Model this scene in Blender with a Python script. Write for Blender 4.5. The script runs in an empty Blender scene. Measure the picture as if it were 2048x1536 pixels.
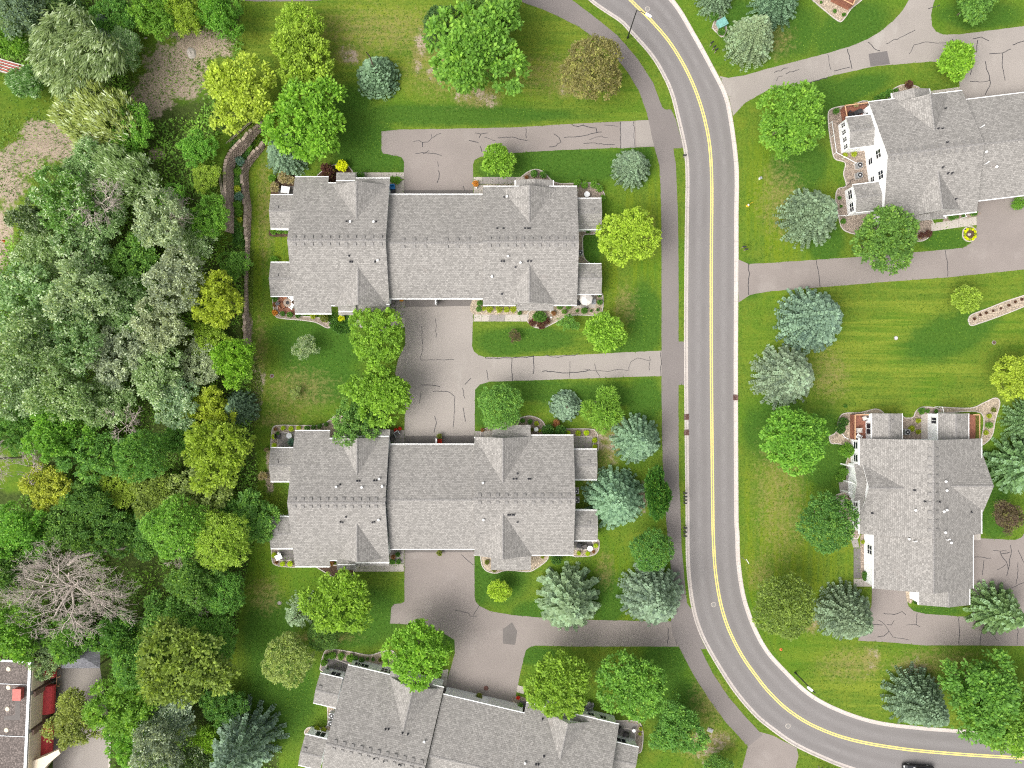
import bpy, math, random
import numpy as np
from mathutils import Vector, Matrix, geometry

# ------------------------------------------------------------------ camera, sky, sun, exposure
S, H = 0.075, 105.0            # metres per photo pixel on the ground, camera height
scene = bpy.context.scene
C = scene.collection
cam = bpy.data.cameras.new("camera")
cam.sensor_width = 36.0
cam.lens = 36.0 * (H / S) / 2048.0
cam.clip_end = 6000.0
cam_o = bpy.data.objects.new("camera", cam)
cam_o.location = (0, 0, H)
C.objects.link(cam_o)
scene.camera = cam_o

SUN_EL, SUN_AZ = math.radians(53), math.radians(238)
world = bpy.data.worlds.new("World")
scene.world = world
world.use_nodes = True
wn, wl = world.node_tree.nodes, world.node_tree.links
wn.clear()
w_out = wn.new("ShaderNodeOutputWorld")
w_bg = wn.new("ShaderNodeBackground")
w_sky = wn.new("ShaderNodeTexSky")
w_sky.sky_type = 'NISHITA'
w_sky.sun_disc = False
w_sky.sun_elevation = SUN_EL
w_sky.sun_rotation = SUN_AZ
w_sky.dust_density = 8.0
w_sky.air_density = 1.0
w_hs = wn.new("ShaderNodeHueSaturation")
w_hs.inputs["Saturation"].default_value = 0.22      # cloud cover: an almost grey sky
wl.new(w_sky.outputs[0], w_hs.inputs["Color"])
wl.new(w_hs.outputs[0], w_bg.inputs[0])
w_bg.inputs[1].default_value = 0.15
wl.new(w_bg.outputs[0], w_out.inputs[0])

sun = bpy.data.lights.new("sun", 'SUN')
sun.energy = 0.6
sun.angle = math.radians(40)
sun.color = (1.0, 0.95, 0.88)
sun_o = bpy.data.objects.new("sun", sun)
sd = Vector((math.sin(SUN_AZ) * math.cos(SUN_EL), math.cos(SUN_AZ) * math.cos(SUN_EL), math.sin(SUN_EL)))
sun_o.rotation_euler = sd.to_track_quat('Z', 'Y').to_euler()
sun_o.location = (0, 0, 60)
C.objects.link(sun_o)
vs = scene.view_settings
vs.view_transform = 'Standard'
vs.look = 'None'
vs.gamma = 1.0
vs.exposure = 0.76
vs.use_curve_mapping = False
scene.cycles.max_bounces = 8
scene.cycles.diffuse_bounces = 4
scene.cycles.transmission_bounces = 5
scene.cycles.transparent_max_bounces = 4
scene.cycles.use_denoising = False
scene.cycles.filter_width = 1.15

rnd = random.Random(7)


def P(x, y, h=0.0):
    k = S * (H - h) / H
    return ((x - 1024) * k, (768 - y) * k)


# ------------------------------------------------------------------ materials
def newmat(name):
    m = bpy.data.materials.new(name)
    m.use_nodes = True
    nt = m.node_tree
    return m, nt, nt.nodes["Principled BSDF"]


class G:
    """small helper round a node tree"""
    def __init__(s, nt):
        s.nt = nt
        s.n = nt.nodes
        s.obj = s.n.new("ShaderNodeTexCoord").outputs["Object"]

    def link(s, a, b):
        s.nt.links.new(a, b)

    def put(s, sock, v):
        if isinstance(v, bpy.types.NodeSocket):
            s.link(v, sock)
        elif isinstance(v, (tuple, list)) and len(v) == 3 and sock.type == 'RGBA':
            sock.default_value = (*v, 1)
        else:
            sock.default_value = v

    def noise(s, scale, detail=3, rough=0.55, vec=None, dist=0.0):
        n = s.n.new("ShaderNodeTexNoise")
        n.inputs["Scale"].default_value = scale
        n.inputs["Detail"].default_value = detail
        n.inputs["Roughness"].default_value = rough
        n.inputs["Distortion"].default_value = dist
        s.link(vec or s.obj, n.inputs["Vector"])
        return n.outputs["Fac"]

    def voro(s, scale, out="Distance", vec=None):
        n = s.n.new("ShaderNodeTexVoronoi")
        n.inputs["Scale"].default_value = scale
        s.link(vec or s.obj, n.inputs["Vector"])
        return n.outputs[out]

    def scalev(s, v, vec=None):
        n = s.n.new("ShaderNodeMapping")
        n.inputs["Scale"].default_value = v
        s.link(vec or s.obj, n.inputs["Vector"])
        return n.outputs[0]

    def ramp(s, f, a, b, lo=0.0, hi=1.0):
        n = s.n.new("ShaderNodeMapRange")
        n.interpolation_type = 'SMOOTHSTEP'
        s.put(n.inputs["Value"], f)
        n.inputs["From Min"].default_value = a
        n.inputs["From Max"].default_value = b
        n.inputs["To Min"].default_value = lo
        n.inputs["To Max"].default_value = hi
        return n.outputs[0]

    def mix(s, f, a, b, mode='MIX'):
        n = s.n.new("ShaderNodeMix")
        n.data_type = 'RGBA'
        n.blend_type = mode
        s.put(n.inputs[0], f)
        s.put(n.inputs[6], a)
        s.put(n.inputs[7], b)
        return n.outputs[2]

    def math(s, op, a, b=0.0):
        n = s.n.new("ShaderNodeMath")
        n.operation = op
        s.put(n.inputs[0], a)
        s.put(n.inputs[1], b)
        return n.outputs[0]

    def bump(s, h, strength, dist, bsdf):
        n = s.n.new("ShaderNodeBump")
        n.inputs["Strength"].default_value = strength
        n.inputs["Distance"].default_value = dist
        s.link(h, n.inputs["Height"])
        s.link(n.outputs[0], bsdf.inputs["Normal"])

    def attr(s, name):
        n = s.n.new("ShaderNodeAttribute")
        n.attribute_name = name
        return n


def speckled(name, col, var=0.25, fine=9.0, blotch=0.25, rough=0.9, bump=0.3, stain=None, tint=None):
    """a matt mineral surface: speckle, blotches and faint stains"""
    m, nt, b = newmat(name)
    g = G(nt)
    c1 = tuple(x * (1 - var) for x in col)
    c2 = tuple(min(1, x * (1 + var)) for x in col)
    f = g.noise(fine, 3, 0.7)
    c = g.mix(g.ramp(f, 0.3, 0.7), c1, c2)
    bl = g.ramp(g.noise(blotch, 4, 0.6), 0.35, 0.68)
    c = g.mix(g.math('MULTIPLY', bl, 0.45), c, tint or tuple(x * 0.78 for x in col))
    if stain:
        st = g.ramp(g.noise(stain[0], 5, 0.65, g.scalev(stain[1])), 0.55, 0.75)
        c = g.mix(g.math('MULTIPLY', st, stain[2]), c, stain[3])
    g.link(c, b.inputs["Base Color"])
    b.inputs["Roughness"].default_value = rough
    b.inputs["Specular IOR Level"].default_value = 0.2
    g.bump(f, bump, 0.02, b)
    return m


def plain(name, col, rough=0.6, metal=0.0, var=0.12, sc=3.0):
    m, nt, b = newmat(name)
    g = G(nt)
    f = g.noise(sc, 4, 0.6)
    c = g.mix(g.ramp(f, 0.3, 0.7), tuple(x * (1 - var) for x in col), tuple(min(1, x * (1 + var)) for x in col))
    g.link(c, b.inputs["Base Color"])
    b.inputs["Roughness"].default_value = rough
    b.inputs["Metallic"].default_value = metal
    return m


M = {}
M['drive'] = speckled('aged_asphalt', (0.242, 0.211, 0.193), 0.10, 7, 0.16, stain=(0.22, (1, 1, 1), 0.4, (0.31, 0.28, 0.258)))
M['drive_pale'] = speckled('pale_asphalt', (0.292, 0.263, 0.238), 0.10, 7, 0.16, stain=(0.3, (1, 0.4, 1), 0.5, (0.36, 0.335, 0.305)))
M['road'] = speckled('road_asphalt', (0.223, 0.208, 0.2), 0.09, 9, 0.1, stain=(0.35, (1, 0.08, 1), 0.6, (0.27, 0.255, 0.25)))
M['trail'] = speckled('trail_asphalt', (0.189, 0.168, 0.159), 0.09, 8, 0.12, stain=(0.4, (1, 0.15, 1), 0.5, (0.18, 0.16, 0.155)))
def road_mat():
    m, nt, b = newmat('worn_road')
    g = G(nt)
    u = g.attr("across").outputs["Fac"]
    w = g.math('ABSOLUTE', g.math('SUBTRACT', g.math('ABSOLUTE', g.math('SUBTRACT', u, 0.5)), 0.235))
    track = g.ramp(g.math('ABSOLUTE', g.math('SUBTRACT', w, 0.105)), 0.015, 0.075, 1.0, 0.0)
    grit = g.noise(9, 3, 0.7)
    c = g.mix(g.ramp(grit, 0.3, 0.7), (0.164, 0.153, 0.149), (0.220, 0.206, 0.200))
    n1 = g.noise(0.25, 4, 0.65)
    c = g.mix(g.math('MULTIPLY', track, g.ramp(n1, 0.3, 0.7, 0.25, 0.75)), c, (0.164, 0.152, 0.147))
    mid = g.ramp(w, 0.0, 0.05, 0.5, 0.0)
    c = g.mix(g.math('MULTIPLY', mid, g.ramp(g.noise(0.5, 4, 0.7), 0.4, 0.7)), c, (0.240, 0.227, 0.220))
    edge = g.ramp(g.math('ABSOLUTE', g.math('SUBTRACT', u, 0.5)), 0.44, 0.5)
    c = g.mix(g.math('MULTIPLY', edge, 0.5), c, (0.152, 0.138, 0.128))
    st = g.ramp(g.noise(0.9, 5, 0.75), 0.66, 0.78, 0, 0.5)
    c = g.mix(st, c, (0.120, 0.112, 0.110))
    g.link(c, b.inputs["Base Color"])
    b.inputs["Roughness"].default_value = 0.9
    b.inputs["Specular IOR Level"].default_value = 0.2
    g.bump(grit, 0.3, 0.02, b)
    return m


M['worn_road'] = road_mat()
M['patch'] = speckled('asphalt_patch', (0.143, 0.13, 0.126), 0.12, 8, 0.3)
M['apron'] = speckled('dark_apron', (0.147, 0.133, 0.124), 0.12, 6, 0.4)
M['concrete'] = speckled('concrete', (0.402, 0.364, 0.326), 0.08, 6, 0.5, tint=(0.40, 0.355, 0.31))
M['kerb'] = speckled('kerb_concrete', (0.463, 0.419, 0.385), 0.10, 5, 0.45, tint=(0.40, 0.35, 0.32))
M['concrete_grey'] = speckled('grey_concrete', (0.276, 0.25, 0.235), 0.1, 6, 0.5)
M['concrete_dark'] = speckled('dark_slab', (0.156, 0.143, 0.138), 0.15, 5, 0.7)
M['brick_patio'] = speckled('red_paving', (0.27, 0.125, 0.085), 0.3, 5, 1.0)
M['block'] = speckled('retaining_block', (0.36, 0.285, 0.23), 0.22, 4, 0.5)
M['crack'] = plain('crack_sealant', (0.035, 0.033, 0.036), 0.7)
M['yellow'] = speckled('yellow_road_paint', (0.74, 0.60, 0.19), 0.1, 9, 0.5, tint=(0.62, 0.49, 0.17))
M['white'] = plain('white_trim', (0.78, 0.78, 0.77), 0.5, var=0.04)
M['door'] = plain('white_garage_door', (0.74, 0.74, 0.73), 0.5, var=0.04)
M['metal_dark'] = plain('dark_metal', (0.02, 0.02, 0.022), 0.5)
M['grey_metal'] = plain('grey_metal', (0.32, 0.33, 0.34), 0.45, 0.3)
M['vent'] = plain('vent_metal', (0.205, 0.195, 0.184), 0.7)
M['pipe'] = plain('black_pipe', (0.03, 0.03, 0.035), 0.6)
M['glass'] = plain('window_glass', (0.015, 0.02, 0.028), 0.08)
M['rust'] = plain('rusty_iron', (0.10, 0.045, 0.035), 0.85, var=0.4, sc=6)
M['deck'] = plain('stained_deck', (0.25, 0.10, 0.062), 0.7, var=0.2)
M['timber'] = plain('pale_timber', (0.52, 0.31, 0.17), 0.7, var=0.2)
M['wood'] = plain('weathered_wood', (0.30, 0.25, 0.20), 0.8, var=0.25)
M['bark'] = plain('bark', (0.12, 0.09, 0.065), 0.95, var=0.35, sc=6)
M['deadwood'] = plain('dead_wood', (0.40, 0.345, 0.30), 0.9, var=0.25, sc=4)
M['red_fabric'] = plain('red_awning', (0.50, 0.045, 0.05), 0.75, var=0.15)
M['cream'] = plain('cream_stucco', (0.66, 0.56, 0.42), 0.8, var=0.06)
M['brown_brick'] = plain('brown_brick', (0.23, 0.15, 0.115), 0.85, var=0.3, sc=7)
M['red_paint'] = plain('red_paint', (0.42, 0.09, 0.07), 0.6, var=0.2)
M['blue'] = plain('blue_plastic', (0.01, 0.19, 0.48), 0.45)
M['grill'] = plain('grill_black', (0.03, 0.03, 0.032), 0.4)
M['wicker'] = plain('grey_wicker', (0.10, 0.09, 0.085), 0.8, var=0.4, sc=20)
M['cushion'] = plain('pale_cushion', (0.52, 0.49, 0.46), 0.9)
M['teal'] = plain('teal_metal', (0.16, 0.36, 0.32), 0.5)
M['terracotta'] = plain('terracotta', (0.34, 0.15, 0.08), 0.8)
M['paint_black'] = plain('black_car_paint', (0.012, 0.013, 0.016), 0.2)
M['yellow_plastic'] = plain('yellow_plastic', (0.75, 0.42, 0.02), 0.5)
M['orange'] = plain('orange_plastic', (0.6, 0.14, 0.03), 0.6)
M['rubber'] = plain('rubber', (0.02, 0.02, 0.02), 0.85)


def rock_mat(name, col, sc):
    m, nt, b = newmat(name)
    g = G(nt)
    v = g.voro(sc)
    cc = g.voro(sc, "Color")
    sepn = g.n.new("ShaderNodeSeparateColor")
    g.link(cc, sepn.inputs[0])
    c = g.mix(sepn.outputs[0], tuple(x * 0.62 for x in col), tuple(x * 1.3 for x in col))
    c = g.mix(g.ramp(v, 0.25, 0.75, 0, 0.7), c, tuple(x * 0.35 for x in col))
    c = g.mix(g.math('MULTIPLY', g.ramp(g.noise(0.5, 3), 0.4, 0.7), 0.4), c, tuple(x * 0.7 for x in col))
    g.link(c, b.inputs["Base Color"])
    b.inputs["Roughness"].default_value = 0.9
    b.inputs["Specular IOR Level"].default_value = 0.2
    g.bump(v, 0.8, -0.05, b)
    return m


M['rock'] = rock_mat('river_rock', (0.47, 0.385, 0.29), 7.0)
M['rock_grey'] = rock_mat('grey_rock', (0.36, 0.29, 0.235), 7.0)
M['mulch'] = rock_mat('bark_mulch', (0.12, 0.075, 0.05), 8.0)
M['gravel_roof'] = rock_mat('roof_gravel', (0.19, 0.16, 0.145), 5.0)


def shingle(name, along_x, col):
    m, nt, b = newmat(name)
    g = G(nt)
    vec = g.obj
    if not along_x:
        r = g.n.new("ShaderNodeMapping")
        r.inputs["Rotation"].default_value = (0, 0, math.pi / 2)
        g.link(vec, r.inputs["Vector"])
        vec = r.outputs[0]
    sx = g.n.new("ShaderNodeSeparateXYZ")
    g.link(vec, sx.inputs[0])
    cmb = g.n.new("ShaderNodeCombineXYZ")
    g.link(sx.outputs[0], cmb.inputs[0])
    g.link(sx.outputs[1], cmb.inputs[1])
    br = g.n.new("ShaderNodeTexBrick")
    g.link(cmb.outputs[0], br.inputs["Vector"])
    br.inputs["Scale"].default_value = 1.0
    br.inputs["Brick Width"].default_value = 0.37
    br.inputs["Row Height"].default_value = 0.24
    br.inputs["Mortar Size"].default_value = 0.022
    br.inputs["Mortar Smooth"].default_value = 0.3
    br.inputs["Bias"].default_value = 0.0
    br.inputs["Color1"].default_value = (*[x * 0.56 for x in col], 1)
    br.inputs["Color2"].default_value = (*[min(1, x * 1.48) for x in col], 1)
    br.inputs["Mortar"].default_value = (*[x * 0.5 for x in col], 1)
    f = g.noise(4.6, 2, 0.8, g.scalev((1.0, 1.9, 1), cmb.outputs[0]), 0.3)
    c = g.mix(g.ramp(f, 0.28, 0.72), tuple(x * 0.62 for x in col), tuple(x * 1.36 for x in col))
    c = g.mix(0.5, c, br.outputs["Color"])
    w = g.ramp(g.noise(0.22, 4, 0.6), 0.35, 0.7, 0, 0.22)
    c = g.mix(w, c, tuple(x * 0.8 for x in col))
    w2 = g.ramp(g.noise(0.6, 4, 0.7), 0.6, 0.8, 0, 0.25)
    c = g.mix(w2, c, (col[0] * 0.95, col[1] * 0.82, col[2] * 0.78))
    g.link(c, b.inputs["Base Color"])
    b.inputs["Roughness"].default_value = 0.95
    b.inputs["Specular IOR Level"].default_value = 0.15
    g.bump(br.outputs["Fac"], 0.5, -0.03, b)
    return m


ROOF = (0.262, 0.249, 0.232)
M['shx'] = shingle('shingle_east_west', True, ROOF)
M['shy'] = shingle('shingle_north_south', False, ROOF)
M['shcap'] = plain('shingle_cap', (0.215, 0.205, 0.195), 0.95, var=0.3, sc=5)
M['shdark'] = shingle('dark_shingle', True, (0.16, 0.16, 0.175))


def siding(name, col):
    m, nt, b = newmat(name)
    g = G(nt)
    sx = g.n.new("ShaderNodeSeparateXYZ")
    g.link(g.obj, sx.inputs[0])
    f = g.math('FRACT', g.math('MULTIPLY', sx.outputs[2], 8.0))
    c = g.mix(g.ramp(f, 0.0, 0.2), tuple(x * 0.9 for x in col), col)
    g.link(c, b.inputs["Base Color"])
    b.inputs["Roughness"].default_value = 0.6
    g.bump(f, 0.4, 0.02, b)
    return m


M['siding'] = siding('white_siding', (0.90, 0.91, 0.92))


def foliage(name, pale, pale_amt, trans=0.85, dark=0.72, bright=1.62):
    m, nt, b = newmat(name)
    g = G(nt)
    oi = g.n.new("ShaderNodeObjectInfo")
    t = g.attr("tone").outputs["Fac"]
    lo = g.mix(1.0, oi.outputs["Color"], (dark, dark * 1.04, dark * 1.1), 'MULTIPLY')
    hi = g.mix(1.0, oi.outputs["Color"], (bright * 1.06, bright, bright * 0.9), 'MULTIPLY')
    c = g.mix(t, lo, hi)
    if pale_amt:
        c = g.mix(g.ramp(t, 0.5, 0.95, 0, pale_amt), c, pale)
    g.link(c, b.inputs["Base Color"])
    b.inputs["Roughness"].default_value = 0.55
    b.inputs["Specular IOR Level"].default_value = 0.12
    tr = g.n.new("ShaderNodeBsdfTranslucent")
    g.link(g.mix(1.0, c, (trans * 1.05, trans, trans * 0.6), 'MULTIPLY'), tr.inputs["Color"])
    mx = g.n.new("ShaderNodeAddShader")
    g.link(b.outputs[0], mx.inputs[0])
    g.link(tr.outputs[0], mx.inputs[1])
    g.link(mx.outputs[0], g.n["Material Output"].inputs["Surface"])
    return m


M['leaf'] = foliage('green_foliage', (0.24, 0.33, 0.045), 0.3)
M['leaf_silver'] = foliage('silver_foliage', (0.44, 0.50, 0.36), 0.75)
M['needle'] = foliage('spruce_needles', (0.25, 0.37, 0.26), 0.55, 0.5)


def ground_mat():
    m, nt, b = newmat('lawn_and_earth')
    g = G(nt)
    a = g.attr("cover")
    sp = g.n.new("ShaderNodeSeparateColor")
    g.link(a.outputs["Color"], sp.inputs[0])
    dirt, dry, lush = sp.outputs[0], sp.outputs[1], sp.outputs[2]
    wood = a.outputs["Alpha"]
    st = g.attr("mow")
    sp2 = g.n.new("ShaderNodeSeparateColor")
    g.link(st.outputs["Color"], sp2.inputs[0])
    fine = g.noise(2.6, 5, 0.85)
    mid = g.noise(0.55, 4, 0.65)
    big = g.noise(0.09, 3, 0.6)
    grass = g.mix(g.ramp(fine, 0.3, 0.7), (0.056, 0.106, 0.012), (0.132, 0.200, 0.026))
    grass = g.mix(g.math('MULTIPLY', g.ramp(mid, 0.42, 0.68), 0.55), grass, (0.150, 0.185, 0.022))
    grass = g.mix(g.math('MULTIPLY', g.ramp(big, 0.45, 0.65), 0.45), grass, (0.058, 0.150, 0.010))
    # mowing lanes along x and along y
    hx = g.noise(1.0, 3, 0.7, g.scalev((0.035, 0.72, 1)))
    hx = g.math('MULTIPLY', g.ramp(hx, 0.42, 0.6), sp2.outputs[0])
    grass = g.mix(g.math('MULTIPLY', hx, 0.8), grass, g.mix(g.ramp(fine, 0.3, 0.7), (0.14, 0.185, 0.018), (0.215, 0.255, 0.038)))
    hy = g.noise(1.0, 3, 0.7, g.scalev((0.8, 0.04, 1)))
    hy = g.math('MULTIPLY', g.ramp(hy, 0.42, 0.6), sp2.outputs[1])
    grass = g.mix(g.math('MULTIPLY', hy, 0.75), grass, g.mix(g.ramp(fine, 0.3, 0.7), (0.11, 0.165, 0.008), (0.17, 0.22, 0.016)))
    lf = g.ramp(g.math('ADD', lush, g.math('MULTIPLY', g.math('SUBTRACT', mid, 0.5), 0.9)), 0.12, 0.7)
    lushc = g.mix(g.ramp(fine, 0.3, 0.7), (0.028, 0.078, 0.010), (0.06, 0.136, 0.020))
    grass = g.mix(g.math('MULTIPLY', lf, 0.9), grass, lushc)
    df = g.ramp(g.math('ADD', dry, g.math('MULTIPLY', g.math('SUBTRACT', g.noise(1.3, 5, 0.75), 0.5), 1.3)), 0.35, 0.85)
    dryc = g.mix(g.ramp(fine, 0.3, 0.7), (0.175, 0.15, 0.05), (0.25, 0.215, 0.085))
    grass = g.mix(g.math('MULTIPLY', df, 0.8), grass, dryc)
    wf = g.ramp(g.math('ADD', wood, g.math('MULTIPLY', g.math('SUBTRACT', mid, 0.5), 0.5)), 0.35, 0.7)
    woodc = g.mix(g.ramp(fine, 0.35, 0.7), (0.035, 0.055, 0.014), (0.085, 0.115, 0.03))
    grass = g.mix(wf, grass, woodc)
    ef = g.ramp(g.math('ADD', g.math('ADD', dirt, g.math('MULTIPLY', g.math('SUBTRACT', g.noise(0.22, 4, 0.7), 0.5), 1.3)), g.math('MULTIPLY', g.math('SUBTRACT', g.noise(0.9, 6, 0.75), 0.5), 1.4)), 0.42, 0.7)
    e1 = g.mix(g.ramp(g.noise(5, 4, 0.8), 0.35, 0.7), (0.26, 0.20, 0.15), (0.42, 0.345, 0.27))
    c = g.mix(ef, grass, e1)
    g.link(c, b.inputs["Base Color"])
    b.inputs["Roughness"].default_value = 0.95
    b.inputs["Specular IOR Level"].default_value = 0.04
    g.bump(fine, 0.55, 0.08, b)
    return m


M['ground'] = ground_mat()


# ------------------------------------------------------------------ object helpers
def put(o, label=None, cat=None, group=None, kind=None):
    if label:
        o['label'] = label
    if cat:
        o['category'] = cat
    if group:
        o['group'] = group
    if kind:
        o['kind'] = kind
    return o


def empty(name, loc=(0, 0, 0), rz=0.0, label=None, cat=None, group=None, kind=None, scale=1.0):
    o = bpy.data.objects.new(name, None)
    o.empty_display_size = 0.2
    C.objects.link(o)
    o.location = loc
    o.rotation_euler = (0, 0, rz)
    o.scale = (scale,) * 3 if not isinstance(scale, tuple) else scale
    return put(o, label, cat, group, kind)


def link(name, me, parent=None, loc=(0, 0, 0), rz=0.0, scale=1.0):
    o = bpy.data.objects.new(name, me)
    C.objects.link(o)
    o.parent = parent
    o.location = loc
    o.rotation_euler = (0, 0, rz)
    o.scale = (scale,) * 3 if not isinstance(scale, tuple) else scale
    return o


class MB:
    """collects polygons, then becomes one mesh"""
    def __init__(s):
        s.v, s.f, s.m = [], [], []

    def poly(s, pts, mi=0):
        i = len(s.v)
        s.v += [tuple(p) for p in pts]
        s.f.append(tuple(range(i, i + len(pts))))
        s.m.append(mi)

    def box(s, x0, y0, z0, x1, y1, z1, mi=0, R=None):
        p = [(x0, y0, z0), (x1, y0, z0), (x1, y1, z0), (x0, y1, z0), (x0, y0, z1), (x1, y0, z1), (x1, y1, z1), (x0, y1, z1)]
        if R is not None:
            p = [tuple(R @ Vector(q)) for q in p]
        i = len(s.v)
        s.v += p
        for q in ((3, 2, 1, 0), (4, 5, 6, 7), (0, 1, 5, 4), (1, 2, 6, 5), (2, 3, 7, 6), (3, 0, 4, 7)):
            s.f.append(tuple(i + k for k in q))
            s.m.append(mi)
        return s

    def prism(s, pts, zb, zt, mi=0, side=None):
        """pts in plan (counter-clockwise); zb / zt numbers or functions of x, y"""
        if sum(a[0] * b[1] - b[0] * a[1] for a, b in zip(pts, pts[1:] + pts[:1])) < 0:
            pts = pts[::-1]
        fb = zb if callable(zb) else (lambda x, y: zb)
        ft = zt if callable(zt) else (lambda x, y: zt)
        n = len(pts)
        i = len(s.v)
        s.v += [(x, y, fb(x, y)) for x, y in pts] + [(x, y, ft(x, y)) for x, y in pts]
        tri = [tuple(t) for t in geometry.tessellate_polygon([[Vector((x, y, 0)) for x, y in pts]])]
        for t in tri:
            a, b, c = (pts[k] for k in t)
            if (b[0] - a[0]) * (c[1] - a[1]) - (b[1] - a[1]) * (c[0] - a[0]) < 0:
                t = t[::-1]
            s.f.append(tuple(i + n + k for k in t))
            s.m.append(mi)
            s.f.append(tuple(i + k for k in t[::-1]))
            s.m.append(mi if side is None else side)
        for k in range(n):
            l = (k + 1) % n
            s.f.append((i + k, i + l, i + n + l, i + n + k))
            s.m.append(mi if side is None else side)
        return s

    def tube(s, a, b, r0, r1=None, n=8, mi=0, cap=True):
        a, b = Vector(a), Vector(b)
        r1 = r0 if r1 is None else r1
        d = (b - a).normalized()
        u = d.orthogonal().normalized()
        w = d.cross(u)
        i = len(s.v)
        for c, r in ((a, r0), (b, r1)):
            for k in range(n):
                t = 2 * math.pi * k / n
                s.v.append(tuple(c + (u * math.cos(t) + w * math.sin(t)) * r))
        for k in range(n):
            l = (k + 1) % n
            s.f.append((i + k, i + l, i + n + l, i + n + k))
            s.m.append(mi)
        if cap:
            s.f.append(tuple(i + n + k for k in range(n)))
            s.m.append(mi)
            s.f.append(tuple(i + k for k in range(n))[::-1])
            s.m.append(mi)
        return s

    def lathe(s, prof, c=(0, 0, 0), n=14, mi=0):
        i = len(s.v)
        for r, z in prof:
            for k in range(n):
                t = 2 * math.pi * k / n
                s.v.append((c[0] + r * math.cos(t), c[1] + r * math.sin(t), c[2] + z))
        for j in range(len(prof) - 1):
            for k in range(n):
                l = (k + 1) % n
                s.f.append((i + j * n + k, i + j * n + l, i + (j + 1) * n + l, i + (j + 1) * n + k))
                s.m.append(mi)
        return s

    def mesh(s, name, mats):
        me = bpy.data.meshes.new(name)
        me.from_pydata(s.v, [], s.f)
        for m in (mats if isinstance(mats, (list, tuple)) else [mats]):
            me.materials.append(m)
        if any(s.m):
            me.polygons.foreach_set("material_index", s.m)
        me.update()
        return me

    def obj(s, name, mats, parent=None, loc=(0, 0, 0), rz=0.0, scale=1.0):
        return link(name, s.mesh(name, mats), parent, loc, rz, scale)


PAVED = []


def sheet(name, px, z, mat, jitter=0.0, kind='structure', thick=0.0, parent=None, step=0.7):
    """a flat surface from a photo outline on the ground, its edges a little uneven"""
    if mat is not M['ground']:
        PAVED.append(px)
    pts = [P(x, y) for x, y in px]
    if jitter:
        q = []
        for a, b in zip(pts, pts[1:] + pts[:1]):
            L = math.hypot(b[0] - a[0], b[1] - a[1])
            n = max(1, int(L / step))
            for k in range(n):
                t = k / n
                j = jitter if 0 < k else jitter * 0.4
                q.append((a[0] + (b[0] - a[0]) * t + rnd.uniform(-j, j), a[1] + (b[1] - a[1]) * t + rnd.uniform(-j, j)))
        pts = q
    mb = MB()
    mb.prism(pts, z - 0.1 - thick, z)
    o = mb.obj(name, mat, parent)
    if kind:
        o['kind'] = kind
    return o


def smooth(pts, n=6):
    """Catmull-Rom through points"""
    p = [pts[0]] + list(pts) + [pts[-1]]
    out = []
    for i in range(1, len(p) - 2):
        a, b, c, d = (np.array(p[i + k], float) for k in (-1, 0, 1, 2))
        for k in range(n):
            t = k / n
            out.append(tuple(0.5 * (2 * b + (c - a) * t + (2 * a - 5 * b + 4 * c - d) * t * t + (3 * b - a - 3 * c + d) * t ** 3)))
    out.append(tuple(map(float, pts[-1])))
    return out


def sstep(a, b, x):
    t = np.clip((np.asarray(x, float) - a) / (b - a), 0, 1)
    return t * t * (3 - 2 * t)


# ------------------------------------------------------------------ terrain height (photo pixels in, metres out)
LOW_B = [(534, 288), (525, 303), (508, 325), (498, 341), (498, 376), (500, 395), (503, 415), (502, 450), (500, 500), (497, 560), (498, 620), (502, 650), (502, 694)]
LOW_H = [0.5, 0.9, 1.2, 1.3, 1.3, 1.3, 1.3, 1.2, 0.6, 0.4, 0.6, 1.3, 1.2]
UP_B = [(563, 216), (537, 249), (514, 272), (498, 294), (477, 317), (469, 337), (468, 366), (468, 395), (468, 430), (468, 467)]
UP_H = [0.3, 0.8, 1.3, 1.7, 1.8, 1.8, 1.8, 1.8, 1.7, 1.4]
SHELF = 1.4


def gz(px, py):
    px, py = np.asarray(px, float), np.asarray(py, float)
    ly, lx = [p[1] for p in LOW_B], [p[0] for p in LOW_B]
    uy, ux = [p[1] for p in UP_B], [1024 + (p[0] - 1024) * (1 - SHELF / H) for p in UP_B]
    dl = (np.interp(py, ly, lx) - px) * S
    du = (np.interp(py, uy, ux) - px) * S
    hl = np.interp(py, [240] + ly + [760], [0] + LOW_H + [0.2])
    hl = hl * sstep(200, 300, py) * (1 - sstep(690, 900, py))
    hu = np.interp(py, [190] + uy + [490], [0] + UP_H + [0])
    z = hl * sstep(0.55, 1.05, dl) + hu * sstep(0.65, 1.15, du)
    hill = (1.8 - hu) * sstep(1.5, 8.0, du) * sstep(120, 300, py) * (1 - sstep(760, 1000, py))
    return z + hill * sstep(-200, 0, px) * 1.0


def at(x, y, dz=0.0):
    """ground point below photo pixel, taking the raised bank into account"""
    z = float(gz(x, y))
    X, Y = P(x, y, z)
    return (X, Y, z + dz)
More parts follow.
